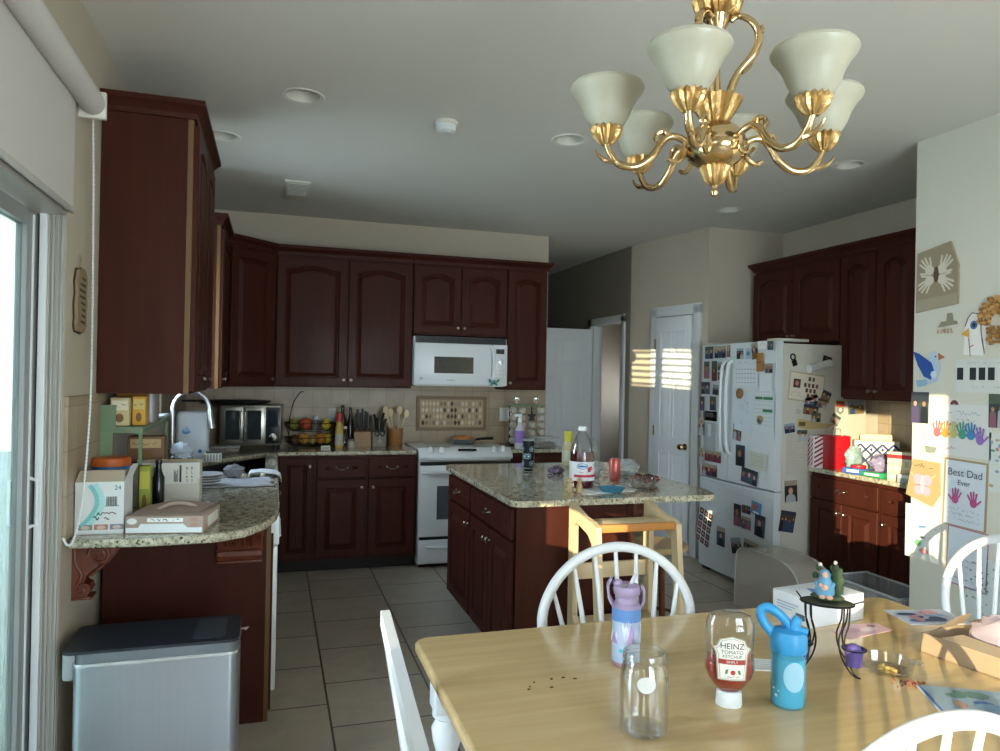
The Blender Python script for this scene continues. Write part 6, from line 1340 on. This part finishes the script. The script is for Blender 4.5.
GP = 'photos and cards on the refrigerator'
FXP = FX-.019
far = 'far fridge door'; nr = 'near fridge door'
L_ = [
 ((705, 346, 714, 359.5), 'dark photo at the top corner of the far fridge door, beside the hinge'), ((715, 346, 726, 358), 'wide group photo at the top middle of the far fridge door'), ((727, 345, 730.5, 357), 'narrow photo at the top of the far fridge door beside the handle'),
 ((704, 361, 710, 379), 'tall narrow photo in the second row of the far fridge door'), ((712, 361, 717.2, 381), 'pale tall photo beside the round-faced picture on the far fridge door'), ((718, 362, 725, 370), 'small picture of round yellow faces on the far fridge door'),
 ((718, 372, 724, 380.5), 'small dark photo beneath the round yellow faces on the far fridge door'), ((701.5, 382, 710, 394), 'dark photo in the third row of the far fridge door, at its outer edge'), ((713, 385, 721, 395), 'reddish photo in the third row of the far fridge door'),
 ((700, 396, 705, 411), 'narrow photo just above the dispenser at the outer edge of the far fridge door'), ((710, 396.5, 716, 410.5), 'colourful photo just above the black dispenser panel'), ((699, 417, 704.5, 435), 'tall dark photo beside the dispenser bay'),
 ((699, 447, 704, 464), 'dark photo at the bottom outer corner of the far fridge door'), ((705, 451, 721, 462), 'strip of red-clothed people at the bottom of the far fridge door'), ((702, 464, 717, 476), 'three red-clothed people on the lowest white card of the far fridge door'),
 ((736.7, 348, 744, 359.5), 'portrait with a reddish face at the top of the near fridge door'), ((752, 343, 758, 359), 'small dark cut-out photo at the top of the near fridge door'), ((768, 341, 773.5, 350), 'little portrait at the top outer corner of the near fridge door'),
 ((765, 363, 773.5, 373.5), 'square portrait below the wooden clip on the near fridge door'), ((736, 445, 745, 466), 'tall photo of a person outdoors low on the near fridge door'), ((741.5, 469, 757.5, 484), 'grey landscape photo at the bottom of the near fridge door'),
 ((733, 424, 742, 441), 'half-hidden photo under the curled drawing on the near fridge door'),
 ((717, 527, 725, 546), 'tall photo of a person in dark clothes on the freezer drawer'), ((734, 504, 741, 526), 'narrow dark photo at the edge of the freezer photo cluster'), ((742, 505, 751, 514), 'upper middle photo of the freezer photo cluster'), ((742, 517, 751, 529), 'lower middle group photo of the freezer photo cluster'),
 ((755, 515, 765, 537), 'blue-topped family photo card on the freezer drawer'), ((731, 537, 742, 554), 'tilted brown photo below the freezer photo cluster'), ((744, 541, 758, 557.5), 'square brown photo below the freezer photo cluster')]
for i, (bx, lb) in enumerate(L_):
    rot = {26: 4, 27: -14, 28: 5, 20: 6, 16: -10, 8: 4, 21: 6}.get(i, 0); fz = FX-.0185 if bx[0] < 772 else FX-.010
    put('fridge_photo', lb, 'photo', bx, 'x', FXP, ph(100+i, border=i % 3 == 0, bgs=['#6f2f34'] if i in (13, 14) else ['#9a8a5a'] if i == 5 else None), rot, GP)
def cal(b, w, h):
    b.box(-w/2, w/2, -.001, 0, -h/2, h/2, K('#d3dadc'))
    for j in range(4):
        for i in range(7): b.r2(-w*.44+w*.125*i, -w*.44+w*.125*i+w*.07, -h*.38+h*.17*j, -h*.38+h*.17*j+h*.03, K('#8d979e'), 1)
    b.scrib(-w*.35, w*.3, h*.36, h*.08, K('#7a8790'), 1, 5, .002)
put('wall_calendar', 'white calendar sheet on the near fridge door above the round brown magnet', 'calendar', (734.5, 360, 758, 386), 'x', FXP, cal)
def lst(b, w, h):
    b.box(-w/2, w/2, -.001, 0, -h/2, h/2, K('#cdd6d8'))
    for k in range(8): b.r2(-w*.4, w*.4, h*.42-h*.1*k, h*.43-h*.1*k, K('#a9b5b8'), 1)
    b.r2(-w*.44, -.002, h*.36, h*.43, K('#3f7a5a'), 2); b.r2(.004, w*.44, h*.36, h*.43, K('#3f7a5a'), 2); b.r2(.0, w*.44, h*.05, h*.12, K('#3f7a5a'), 2); b.c2(-w*.1, -h*.14, w*.14, h*.09, K('#8a8a5a'), 2)
put('school_list', 'white list with green headings on the near fridge door beside the curled drawing', 'paper', (752, 394, 774, 434), 'x', FXP, lst)
put('paper_list', 'white paper with small marks above the green-headed list', 'paper', (760, 374, 772, 394), 'x', FXP, lambda b, w, h: (b.box(-w/2, w/2, -.001, 0, -h/2, h/2, K('#d5dcde')), [b.c2(-w*.3+w*.2*k, -h*.4, .004, .004, INK, 1, 6) for k in range(4)]))
def drawn(b, w, h):
    b.box(-w/2, w/2, -.0022, -.0012, -h/2, h/2, K('#ccd6de')); rnd = random.Random(3)
    for k in range(24): x, z = rnd.uniform(-.35, .3)*w, rnd.uniform(-.3, .3)*h; b.l2([(x, z), (x+rnd.uniform(-.1, .1)*w, z+rnd.uniform(-.08, .08)*h)], .003, K(rnd.choice(['#9aa7b8', '#b99aa8', '#8fa3b5'])), 4)
put('curled_drawing', 'white pencil drawing hung at a slant on the near fridge door', 'drawing', (736, 392, 754, 432), 'x', FXP, drawn, 7, None, .003)
put('round_magnet', 'round brown magnet holding the slanted drawing', 'magnet', (737.5, 389, 744, 398), 'x', FXP, lambda b, w, h: (b.lathe([(w*.5, 0), (w*.5, .008), (w*.35, .012), (0, .012)], K('#8a6a44'), n=18, axis='Y'), [b.ell((x*w*.2, -.013, h*.1), (.003, .002, .003), INK, 6, 4) for x in (-1, 1)]), 0, None, .006)
put('wooden_clip', 'tan wooden clothespin clip on the near fridge door', 'clip', (758, 353, 763.5, 371.5), 'x', FXP, lambda b, w, h: (b.box(-w*.5, w*.5, -.012, 0, -h*.5, h*.5, K('#a0703c'), .002), b.box(-w*.5, w*.5, -.0125, -.011, -h*.02, h*.02, INK)))
put('white_card', 'white card with dark writing at the top of the near fridge door', 'card', (758, 341, 767, 349), 'x', FXP, lambda b, w, h: (b.box(-w/2, w/2, -.001, 0, -h/2, h/2, PAPER), b.scrib(-w*.35, w*.35, 0, h*.25, INK, 1, 2, .002)))
put('pale_blue_card', 'pale blue card beside the reddish portrait on the near fridge door', 'card', (745.5, 348, 751.5, 359), 'x', FXP, lambda b, w, h: (b.box(-w/2, w/2, -.001, 0, -h/2, h/2, K('#a9c0cc')), b.c2(0, 0, w*.3, h*.2, K('#5d86a0'), 1)))
def note(b, w, h):
    b.box(-w/2, w/2, -.001, 0, -h/2, h/2, K('#c4c8ba')); [b.scrib(-w*.4, w*.4, h*.25-h*.14*k, h*.06, K('#7d8478'), 1, k, .0015) for k in range(5)]
put('handwritten_note', 'cream handwritten note low on the near fridge door', 'note', (749, 452.5, 766.5, 470), 'x', FXP, note, 3)
put('photo_sheet', 'slanted sheet of small portraits on the freezer drawer', 'photo sheet', (698, 509, 711, 545), 'x', FXP, lambda b, w, h: grid_photos(b, w, h, 3, 5, 4), 13, None)
put('blue_card', 'bright blue card at the top of the freezer photo cluster', 'card', (751.5, 502, 761.5, 515), 'x', FXP, lambda b, w, h: (b.box(-w/2, w/2, -.0018, -.0008, -h/2, h/2, K('#4f94c4')), b.c2(-w*.1, h*.1, w*.3, h*.28, K('#a9685a'), 3), b.r2(-w*.3, w*.3, -h*.4, -h*.25, PAPER, 3)), 6)
put('badge_magnet', 'small gold and blue badge magnet beside the slanted drawing', 'magnet', (757, 415, 763.5, 425), 'x', FXP, lambda b, w, h: (b.lathe([(w*.45, 0), (w*.45, .004), (0, .005)], K('#a08a4a'), n=14, axis='Y'), b.c2(0, -h*.1, w*.25, h*.25, K('#3f5a8a'), 9)), 0, None, .003)
# side of the fridge (faces the table)
FY = FN-.0005
def cert(b, w, h):
    b.box(-w/2, w/2, -.0016, -.0006, -h/2, h/2, K('#b8a68c')); b.r2(-w*.47, w*.47, -h*.45, h*.45, K('#d9d0bd'), 2); b.r2(-w*.38, -w*.18, -h*.05, h*.25, K('#4a3530'), 3); b.c2(-w*.28, h*.1, w*.05, h*.09, K('#b98468'), 4, 10)
    for z, n in ((.30, 2), (.08, 4), (-.10, 3), (-.28, 2)):
        for k in range(n): x = w*(.12+.11*(k-(n-1)/2)); b.r2(x-w*.035, x+w*.035, h*z-h*.07, h*z+h*.07, K('#7b4a40' if k % 2 else '#4d4038'), 3)
    b.scrib(-w*.42, -w*.1, -h*.25, h*.05, INK, 3, 4, .0012); b.scrib(-w*.42, -w*.1, -h*.35, h*.05, INK, 3, 5, .0012)
put('class_picture_card', 'cream card of many small class portraits on the fridge side', 'card', (788.5, 373, 824, 402), 'y', FY, cert, 6)
put('bottle_opener', 'black bottle opener magnet at the top of the fridge side', 'magnet', (789.5, 353, 797, 366.5), 'y', FY, lambda b, w, h: (b.box(-w*.3, w*.3, -.008, 0, -h*.48, -h*.02, BLACK, .003), b.tube([(w*.3*math.cos(2*pi*k/14), -.005, h*.22+h*.22*math.sin(2*pi*k/14)) for k in range(14)], .0045, BLACK, 6, closed=True)), -20, None, .001)
put('paper_tube', 'rolled white paper tube held high on the fridge side', 'paper', (805, 360, 828, 372), 'y', FY, lambda b, w, h: b.lathe([(h*.36, -w*.48), (h*.30, w*.48)], K('#c9c8c4'), n=16, axis='X'), -14, None, .028)
put('square_magnet', 'dark square magnet at the end of the rolled paper', 'magnet', (822, 356, 831, 364), 'y', FY, lambda b, w, h: (b.box(-w*.45, w*.45, -.012, 0, -h*.45, h*.45, K('#1c1712', .4), .002), b.c2(-w*.2, h*.1, w*.12, h*.12, K('#6a4a30'), 24)), 14)
S_ = [((805, 396, 818, 407), 'blue map-like magnet at the lower edge of the class card', ['#3f7fa0']), ((821, 391, 830, 402), 'grey photo tucked beside the class card on the fridge side', ['#6f685c']), ((803, 405, 818, 415), 'brown picture in the overlapping cluster on the fridge side, beneath the blue magnet', ['#8a7248']), ((817, 399, 826, 408), 'small tan picture in the overlapping cluster on the fridge side, nearer the wall', ['#9a8560']),
      ((811, 413, 820, 422), 'brownish photo at the bottom of the overlapping cluster on the fridge side', ['#7a6a5a']), ((783.5, 423, 795, 433.5), 'blue tilted landscape photo at the front edge of the fridge side', ['#4a5f8c']), ((797, 430, 807, 441), 'dark photo above the pinned list on the fridge side', ['#3a3d44']), ((848, 401, 863.5, 414), 'wide brown landscape photo on the fridge side by the wall tiles', ['#6a6a4c']), ((830, 414, 840, 425), 'small tilted grey card on the fridge side above the red gift bag', ['#a09a9a']),
      ((784.5, 480.5, 797, 502), 'dark portrait photo low on the fridge side', ['#2b2622']), ((779.5, 511, 794.5, 532), 'brown group photo lowest on the fridge side', ['#4f3f30'])]
for i, (bx, lb, bg) in enumerate(S_): put('fridge_photo', lb, 'photo', bx, 'y', FY, ph(200+i, bgs=bg, border=i in (5, 8), n=4 if i == 10 else 1 if i in (9,) else 0 or 1 if i in (8,) else 2), {0: -18, 2: 8, 5: -8, 1: 22, 7: -3, 8: 28, 10: 10, 9: -3, 3: 12}.get(i, 0), GP, .0015+.0009*i if i < 5 else .0015)
put('round_sticker', 'round white line-drawn sticker on the fridge side', 'magnet', (795, 408, 801, 415), 'y', FY, lambda b, w, h: (b.lathe([(w*.5, 0), (w*.5, .002), (0, .0022)], K('#c4bfb4'), n=16, axis='Y'), b.c2(0, 0, w*.3, h*.28, K('#8f8a80'), 4), b.c2(0, 0, w*.22, h*.2, K('#c4bfb4'), 5)))
put('crest_magnet', 'red and grey crest magnet on the fridge side', 'magnet', (835.5, 400.5, 844.5, 415), 'y', FY, lambda b, w, h: (b.box(-w*.45, w*.45, -.003, 0, h*.05, h*.48, K('#a84a3a')), b.p2([(-w*.4, h*.02), (w*.4, h*.02), (w*.35, -h*.28), (0, -h*.48), (-w*.35, -h*.28)][::-1], K('#77757a'), 2), b.c2(0, -h*.15, w*.2, h*.14, K('#c9c4be'), 4)))
def banner(b, w, h): b.p2([(-w*.5, -h*.2), (-w*.3, -h*.35), (w*.2, -h*.3), (w*.5, -h*.05), (w*.5, h*.0), (w*.1, h*.1), (-w*.48, h*.45)], K('#bda873'), 1); b.r2(-w*.46, -w*.3, -h*.12, h*.2, K('#6a5a34'), 2)
put('pennant', 'yellowish paper pennant across the middle of the fridge side', 'paper', (797, 418, 838, 431), 'y', FY, banner)
def plist(b, w, h):
    vs = []; n = 8
    for k in range(n+1):
        s = k/n; vs += [(-w/2, -.002-.05*max(0, s-.55)**2*8*.0, h/2-h*s), (w/2, -.002-.03*max(0, s-.6), h/2-h*s)]
    b.add(vs, [(2*k, 2*k+2, 2*k+3, 2*k+1) for k in range(n)], K('#bdb8ac'))
    for k in range(9): b.scrib(-w*.4, w*.4, h*.3-h*.08*k, h*.03, K('#8a867c'), 8, k, .001)
put('pinned_list', 'grey-white pinned list hanging behind the striped gift bag on the fridge side', 'paper', (786, 434, 808, 474), 'y', FY, plist)

# ---- dining wall (x = 3.25)
WX = 3.25
def bagturkey(b, w, h):
    pts = [(-w*.48, -h*.5), (w*.5, -h*.42), (w*.5, h*.14), (w*.32, h*.5), (-w*.46, h*.4)]
    n = len(pts); b.prism(pts, -.012, 0, M('grey_paper_bag', '#968a72', rough=.8), 'Y'); S0 = len(b.v)
    b.add([(x, -.0125, z) for x, z in [(-w*.48, -h*.5), (w*.5, -h*.42), (w*.5, -h*.26), (-w*.48, -h*.32)]], [(0, 1, 2, 3)], M('bag_fold', '#a29881', rough=.8))
    for s in (-1, 1):
        S1 = len(b.v); b.hand2(s*w*.15, h*.12, w*.34, K('#d6cfbd'), 26, s*-.55, s); b.hand2(s*w*.15, -h*.04, w*.34, K('#d6cfbd'), 26, s*-2.3, -s)
    b.c2(w*.02, h*.04, w*.06, h*.12, K('#5a4030'), 30)
put('paper_bag_craft', 'grey paper bag craft with pale handprints, topmost on the dining wall', 'craft', (917, 244, 959, 311), 'x', WX, bagturkey)
def hat(b, w, h): b.p2([(-w*.1, h*.05), (w*.22, h*.05), (w*.16, h*.45), (-w*.06, h*.45)], K('#8d8672'), 2); b.p2([(-w*.45, -h*.15), (w*.4, -h*.05), (w*.35, h*.1), (-w*.3, h*.1)], K('#8d8672'), 3); [b.l2([(-w*.4+w*.12*k, -h*.15), (-w*.45+w*.15*k, -h*.42)], w*.08, K('#b59c84'), 1) for k in range(5)]; b.l2([(-w*.45, -h*.2), (w*.4, -h*.14)], h*.1, K('#cfcabc'), 4)
put('paper_hat', 'small paper pilgrim hat cut-out below the paper bag craft', 'craft', (937, 312, 961, 335), 'x', WX, hat)
def turkey(b, w, h):
    rnd = random.Random(6); b.p2([(-w*.45, -h*.45), (-w*.05, -h*.48), (w*.1, h*.12), (-w*.1, h*.25), (-w*.3, h*.22), (-w*.42, 0)], K('#e6e4de'), 1); b.l2([(-w*.42, 0), (-w*.36, h*.14), (-w*.28, h*.22), (-w*.16, h*.2), (-w*.1, h*.1), (-w*.09, -h*.1), (-w*.02, -h*.42)], .005, K('#6a4f40'), 4)
    for k in range(190):
        a = rnd.uniform(.1, 3.0); rr = rnd.uniform(.22, .5); x, z = w*(.22+rr*.75*math.cos(a)), h*(-.02+rr*.95*math.sin(a))
        if -w*.38 < x < w*.5: b.box(x-.009, x+.009, -.010-.008*rnd.random(), 0, z-.007, z+.007, K(rnd.choice(['#a8793f', '#b98d52', '#8f6434', '#c49a60'])), .003)
    for k in range(60): x, z = rnd.uniform(w*.05, w*.48), rnd.uniform(-h*.3, -h*.02); b.box(x-.008, x+.008, -.012, 0, z-.006, z+.006, K(rnd.choice(['#a8793f', '#b98d52', '#8f6434'])), .003)
    b.c2(-w*.24, h*.02, w*.075, h*.07, K('#4f74a8'), 3); b.c2(-w*.24, h*.02, w*.035, h*.035, INK, 4); b.p2([(-w*.5, -h*.12), (-w*.32, -h*.18), (-w*.34, -h*.02)], K('#c9a24a'), 3); b.l2([(-w*.34, -h*.18), (-w*.32, -h*.34), (-w*.24, -h*.3)], .005, K('#a8604a'), 3); b.l2([(-w*.08, -h*.2), (-w*.02, -h*.45)], .004, K('#5a4a40'), 3); b.l2([(-w*.34, -h*.2), (-w*.3, -h*.48)], .004, K('#5a4a40'), 3)
put('turkey_collage', 'white paper turkey with a feathered tail of tan curled scraps', 'craft', (961, 294, 1012, 357), 'x', WX, turkey)
def bird(b, w, h):
    b.prism([(-w*.1, -h*.45), (w*.2, -h*.4), (w*.33, -h*.05), (w*.30, h*.25), (w*.2, h*.42), (w*.02, h*.40), (-w*.02, h*.1), (-w*.25, -h*.3)], -.002, 0, K('#b3c4d4'), 'Y'); b.p2([(-w*.48, h*.5), (-w*.3, h*.42), (w*.08, h*.12), (w*.14, -h*.1), (w*.02, -h*.34), (-w*.2, -h*.22), (-w*.36, h*.1)][::-1], K('#24509a'), 4)
    b.p2([(w*.3, h*.36), (w*.5, h*.22), (w*.3, h*.16)], K('#b5673c'), 4); b.c2(w*.22, h*.27, .005, .005, INK, 5, 8); b.p2([(-w*.45, -h*.3), (-w*.1, -h*.32), (-w*.12, -h*.48), (-w*.42, -h*.5)], K('#8fb0c9'), 3); b.c2(w*.12, -h*.2, w*.1, h*.1, K('#cfdae2'), 5, 8)
put('paper_bird', 'blue paper bird cut-out with an orange beak on the dining wall', 'craft', (914, 349, 946, 386), 'x', WX, bird, -6)
def film(b, w, h):
    b.box(-w/2, w/2, -.0012, 0, -h/2, h/2, K('#cfd2cc'))
    for x in (-.42, -.19, -.03, .13, .42): b.r2(w*x-w*.055, w*x+w*.06, -h*.12, h*.25, K('#20262a'), 1)
    b.scrib(-w*.3, w*.3, h*.34, h*.08, K('#8f959a'), 1, 4, .0012); b.scrib(-w*.2, w*.4, -h*.36, h*.06, K('#8f959a'), 1, 5, .0012)
put('photo_strip_page', 'white page with a row of black squares on the dining wall', 'picture', (955, 359, 1013, 393), 'x', WX, film)
put('family_photo', 'family photo of people in dark clothes at the wall edge under the blue bird', 'photo', (911.5, 392, 929, 423), 'x', WX, ph(301, border=False, n=2, bgs=['#3a4a48']))
put('outdoor_photo', 'dark photo of people outdoors beside the rainbow handprint page', 'photo', (989, 394, 1006, 428), 'x', WX, ph(302, border=False, n=2, bgs=['#2f3f42']))
def rainbow(b, w, h):
    b.box(-w/2, w/2, -.0012, 0, -h/2, h/2, K('#d5d6d2'))
    for k, c in enumerate(('#d06a6a', '#dc9440', '#c6c07a', '#4f9a8a', '#3f86b8', '#9470b8')): b.hand2(-w*.33+w*.135*k, -h*.08-(.02 if k == 5 else 0), w*.20, K(c), 1+k, -.1+.05*k, 1)
    b.scrib(-w*.42, w*.35, h*.28, h*.09, K('#9fa9b4'), 1, 8, .003); b.scrib(-w*.05, w*.3, h*.17, h*.05, INK, 1, 9, .0015); b.scrib(-w*.2, -w*.02, -h*.42, h*.1, K('#b07a8a'), 1, 10, .003)
put('rainbow_handprint_page', 'white page with a row of rainbow handprints on the dining wall', 'drawing', (926, 404, 990, 456), 'x', WX, rainbow)
put('grey_magnet', 'small grey boat-shaped magnet on the rainbow handprint page', 'magnet', (926.5, 446, 938, 453), 'x', WX, lambda b, w, h: b.prism([(-w*.35, -h*.5), (w*.35, -h*.4), (w*.5, h*.4), (-w*.5, h*.5)], -.006, 0, K('#8d9184', .4), 'Y'), 0, None, .006)
put('rainbow_magnet', 'small half-round rainbow magnet above the rainbow handprint page', 'magnet', (949, 396, 961, 407), 'x', WX, lambda b, w, h: [b.p2([(r*math.cos(pi*k/10), -h*.3+r*math.sin(pi*k/10)) for k in range(11)], K(c), i+1) for i, (r, c) in enumerate(((w*.5, '#d8d2cc'), (w*.36, '#8a3f44'), (w*.22, '#4a3a44'), (w*.12, '#b98a6a')))], 0, None, .002)
def brownbag(b, w, h):
    b.prism([(-w*.5, -h*.32), (w*.28, -h*.5), (w*.5, -h*.2), (w*.48, h*.48), (-w*.3, h*.5)], -.008, 0, M('tan_bag_paper', '#ab9468', rough=.8), 'Y')
    b.scrib(-w*.25, w*.42, h*.33, h*.11, K('#7a5f50'), 16, 12, .004)
    for s in (-1, 1): b.c2(s*w*.13, h*.06, w*.14, h*.13, K('#cf9fae'), 16); b.c2(s*w*.11, -h*.17, w*.13, h*.12, K('#cf9fae'), 16); b.l2([(s*w*.2, h*.1), (s*w*.38, h*.2)], .004, K('#d9c39a'), 15)
    b.c2(0, -h*.04, w*.05, h*.22, K('#d9b3be'), 17)
put('brown_bag_craft', 'brown paper piece with a pink butterfly print and dark lettering', 'craft', (907, 460, 941, 505), 'x', WX, brownbag)
def bestdad(b, w, h):
    b.box(-w/2-.012, w/2+.010, -.003, 0, -h/2-.006, h/2+.010, M('tan_backing', '#a0916f', rough=.8)); b.box(-w/2, w/2, -.0045, -.003, -h/2, h/2, K('#cfd6de'))
    b.text('Best Dad', h*.16, K('#3a4650'), (-.0, -.004, h*.27), 3); b.text('Ever', h*.12, K('#3a4650'), (-w*.02, -.004, h*.13), 3)
    b.hand2(-w*.22, -h*.10, w*.30, K('#b8568a'), 12, -.15, -1); b.hand2(w*.24, -h*.11, w*.30, K('#b8568a'), 12, .15, 1)
    for k in range(3): b.scrib(-w*.4, w*.4, -h*.27-h*.075*k, h*.045, K('#5a6470'), 12, 14+k, .0014)
put('best_dad_page', 'white page with two pink handprints and large handwriting on tan backing', 'drawing', (945.5, 462, 985, 527), 'x', WX, bestdad, 1.5)
def snow(b, w, h):
    b.box(-w/2, w/2, -.0012, 0, -h/2, h/2, K('#d6d8d0')); rnd = random.Random(8)
    for k in range(26): b.c2(rnd.uniform(-.45, .45)*w, rnd.uniform(-.1, .45)*h, .003, .003, K(rnd.choice(['#8a7f9c', '#6f8a9c', '#b07a7a', '#5a6a5a'])), 1, 6)
    b.c2(0, .0, w*.12, h*.10, K('#cfd4da'), 2); b.c2(.0, -h*.16, w*.14, h*.10, K('#c9d2d0'), 2); b.l2([(-w*.1, h*.1), (w*.1, h*.13)], .010, K('#5a86b5'), 3); b.c2(-.006, .01, .003, .003, INK, 3, 6); b.c2(.010, .01, .003, .003, INK, 3, 6); b.c2(-w*.12, -h*.2, w*.09, h*.06, K('#6fae7a'), 3); b.c2(w*.05, -h*.33, w*.13, h*.05, K('#c98a8a'), 3)
put('dotted_drawing', 'white childs drawing with coloured dots and a small blue-hatted figure', 'drawing', (905.5, 506, 940, 560), 'x', WX, snow)
def poem(b, w, h):
    b.box(-w/2, w/2, -.0012, 0, -h/2, h/2, K('#b0718c')); b.r2(-w*.475, w*.475, -h*.48, h*.48, K('#cdd5de'), 1)
    for k in range(4): b.scrib(-w*.38, w*.05, -h*.06-h*.11*k, h*.035, K('#3f4650'), 2, 30+k, .002)
    b.hand2(w*.12, h*.2, w*.2, K('#bf7f9a'), 2, -.3, 1); b.c2(-w*.02, h*.03, .004, .004, K('#b05a7a'), 2, 6)
put('poem_page', 'pink-bordered page with a tiny handprint and typed lines', 'drawing', (947, 529, 987, 588), 'x', WX, poem, 2)
def floral(b, w, h):
    b.box(-w/2, w/2, -.0012, 0, -h/2, h/2, K('#ccd4d4')); rnd = random.Random(12)
    for k in range(40): b.c2(rnd.uniform(-.45, .45)*w, rnd.uniform(-.45, .45)*h, rnd.uniform(.003, .009), rnd.uniform(.003, .008), K(rnd.choice(['#8fae9c', '#7a9a86', '#9aa9b5', '#6f8f7a'])), 1+k % 4, 8, rnd.random())
put('floral_drawing', 'white drawing with scattered green leaf shapes behind the bow-back chair', 'drawing', (966, 560, 1010, 622), 'x', WX, floral, 4)
def colour(b, w, h):
    b.box(-w/2, w/2, -.0012, 0, -h/2, h/2, K('#d0d4d0')); rnd = random.Random(15)
    for k in range(22): b.c2(rnd.uniform(-.45, .45)*w, rnd.uniform(-.45, .45)*h, rnd.uniform(.006, .014), rnd.uniform(.005, .011), K(rnd.choice(['#b98a6a', '#5a8ab5', '#8a9ab0', '#c0a070', '#5a9a8a'])), 1+k % 3, 8)
put('colour_blob_page', 'page of coloured blobs at the picture edge beside the best-dad page', 'drawing', (989, 434, 1022, 494), 'x', WX, colour)
SKY, SUN, EXPO = 10.5, 7.8, 1.15
# ------------------------------------------------------------------ daylight and camera
w = bpy.data.worlds.new('World'); bpy.context.scene.world = w; w.use_nodes = True
nt = w.node_tree; bg = nt.nodes['Background']
tc = nt.nodes.new('ShaderNodeTexCoord'); sp = nt.nodes.new('ShaderNodeSeparateXYZ'); rp = nt.nodes.new('ShaderNodeValToRGB')
nt.links.new(tc.outputs['Generated'], sp.inputs[0]); nt.links.new(sp.outputs['Z'], rp.inputs['Fac']); nt.links.new(rp.outputs['Color'], bg.inputs['Color'])
e = rp.color_ramp.elements; e[0].position = 0; e[0].color = (.85, .92, 1.0, 1); e[1].position = .8; e[1].color = (.60, .75, 1.0, 1)
bg.inputs['Strength'].default_value = SKY
az, el = R(42), R(7)
d = Vector((math.sin(az)*math.cos(el), math.cos(az)*math.cos(el), -math.sin(el)))
sl = bpy.data.lights.new('sun', 'SUN'); sl.energy = SUN; sl.color = (1.0, .82, .55); sl.angle = R(.25)
so = bpy.data.objects.new('sun', sl); COL.objects.link(so); so.rotation_euler = d.to_track_quat('-Z', 'Y').to_euler(); so.location = (-3, -4, 4)
def portal(name, loc, nrm, sx, sy):
    l = bpy.data.lights.new(name, 'AREA'); l.shape = 'RECTANGLE'; l.size = sx; l.size_y = sy; l.cycles.is_portal = True
    o = bpy.data.objects.new(name, l); COL.objects.link(o); o.location = loc; o.rotation_euler = Vector(nrm).to_track_quat('-Z', 'Z').to_euler()
def P_y(n, o): portal(n, (XL-.14, (o[0]+o[1])/2, (o[2]+o[3])/2), (1, 0, 0), o[1]-o[0], o[3]-o[2])
def P_x(n, o): portal(n, ((o[0]+o[1])/2, -2.11, (o[2]+o[3])/2), (0, 1, 0), o[1]-o[0], o[3]-o[2])
P_y('portal_door', SLD); P_y('portal_low', W2); P_y('portal_high', W3); P_y('portal_rear_left', W5); P_y('portal_sink', WK); P_x('portal_rear', WR2)

cam = bpy.data.cameras.new('camera'); co = bpy.data.objects.new('camera', cam); COL.objects.link(co)
cam.sensor_width = 36; cam.lens = FPX*36/1000; cam.clip_start = .02; cam.clip_end = 100
m = Matrix((AX[0], AX[1], -AX[2])).transposed().to_4x4(); m.translation = (0, 0, CAMH); co.matrix_world = m
sc = bpy.context.scene; sc.camera = co
sc.view_settings.view_transform = 'Standard'; sc.view_settings.look = 'None'; sc.view_settings.gamma = 1; sc.view_settings.use_curve_mapping = False
sc.view_settings.exposure = EXPO
sc.cycles.max_bounces = 12; sc.cycles.diffuse_bounces = 6; sc.cycles.transparent_max_bounces = 24; sc.cycles.use_denoising = True; sc.cycles.sample_clamp_indirect = 6; sc.cycles.caustics_reflective = False; sc.cycles.caustics_refractive = False
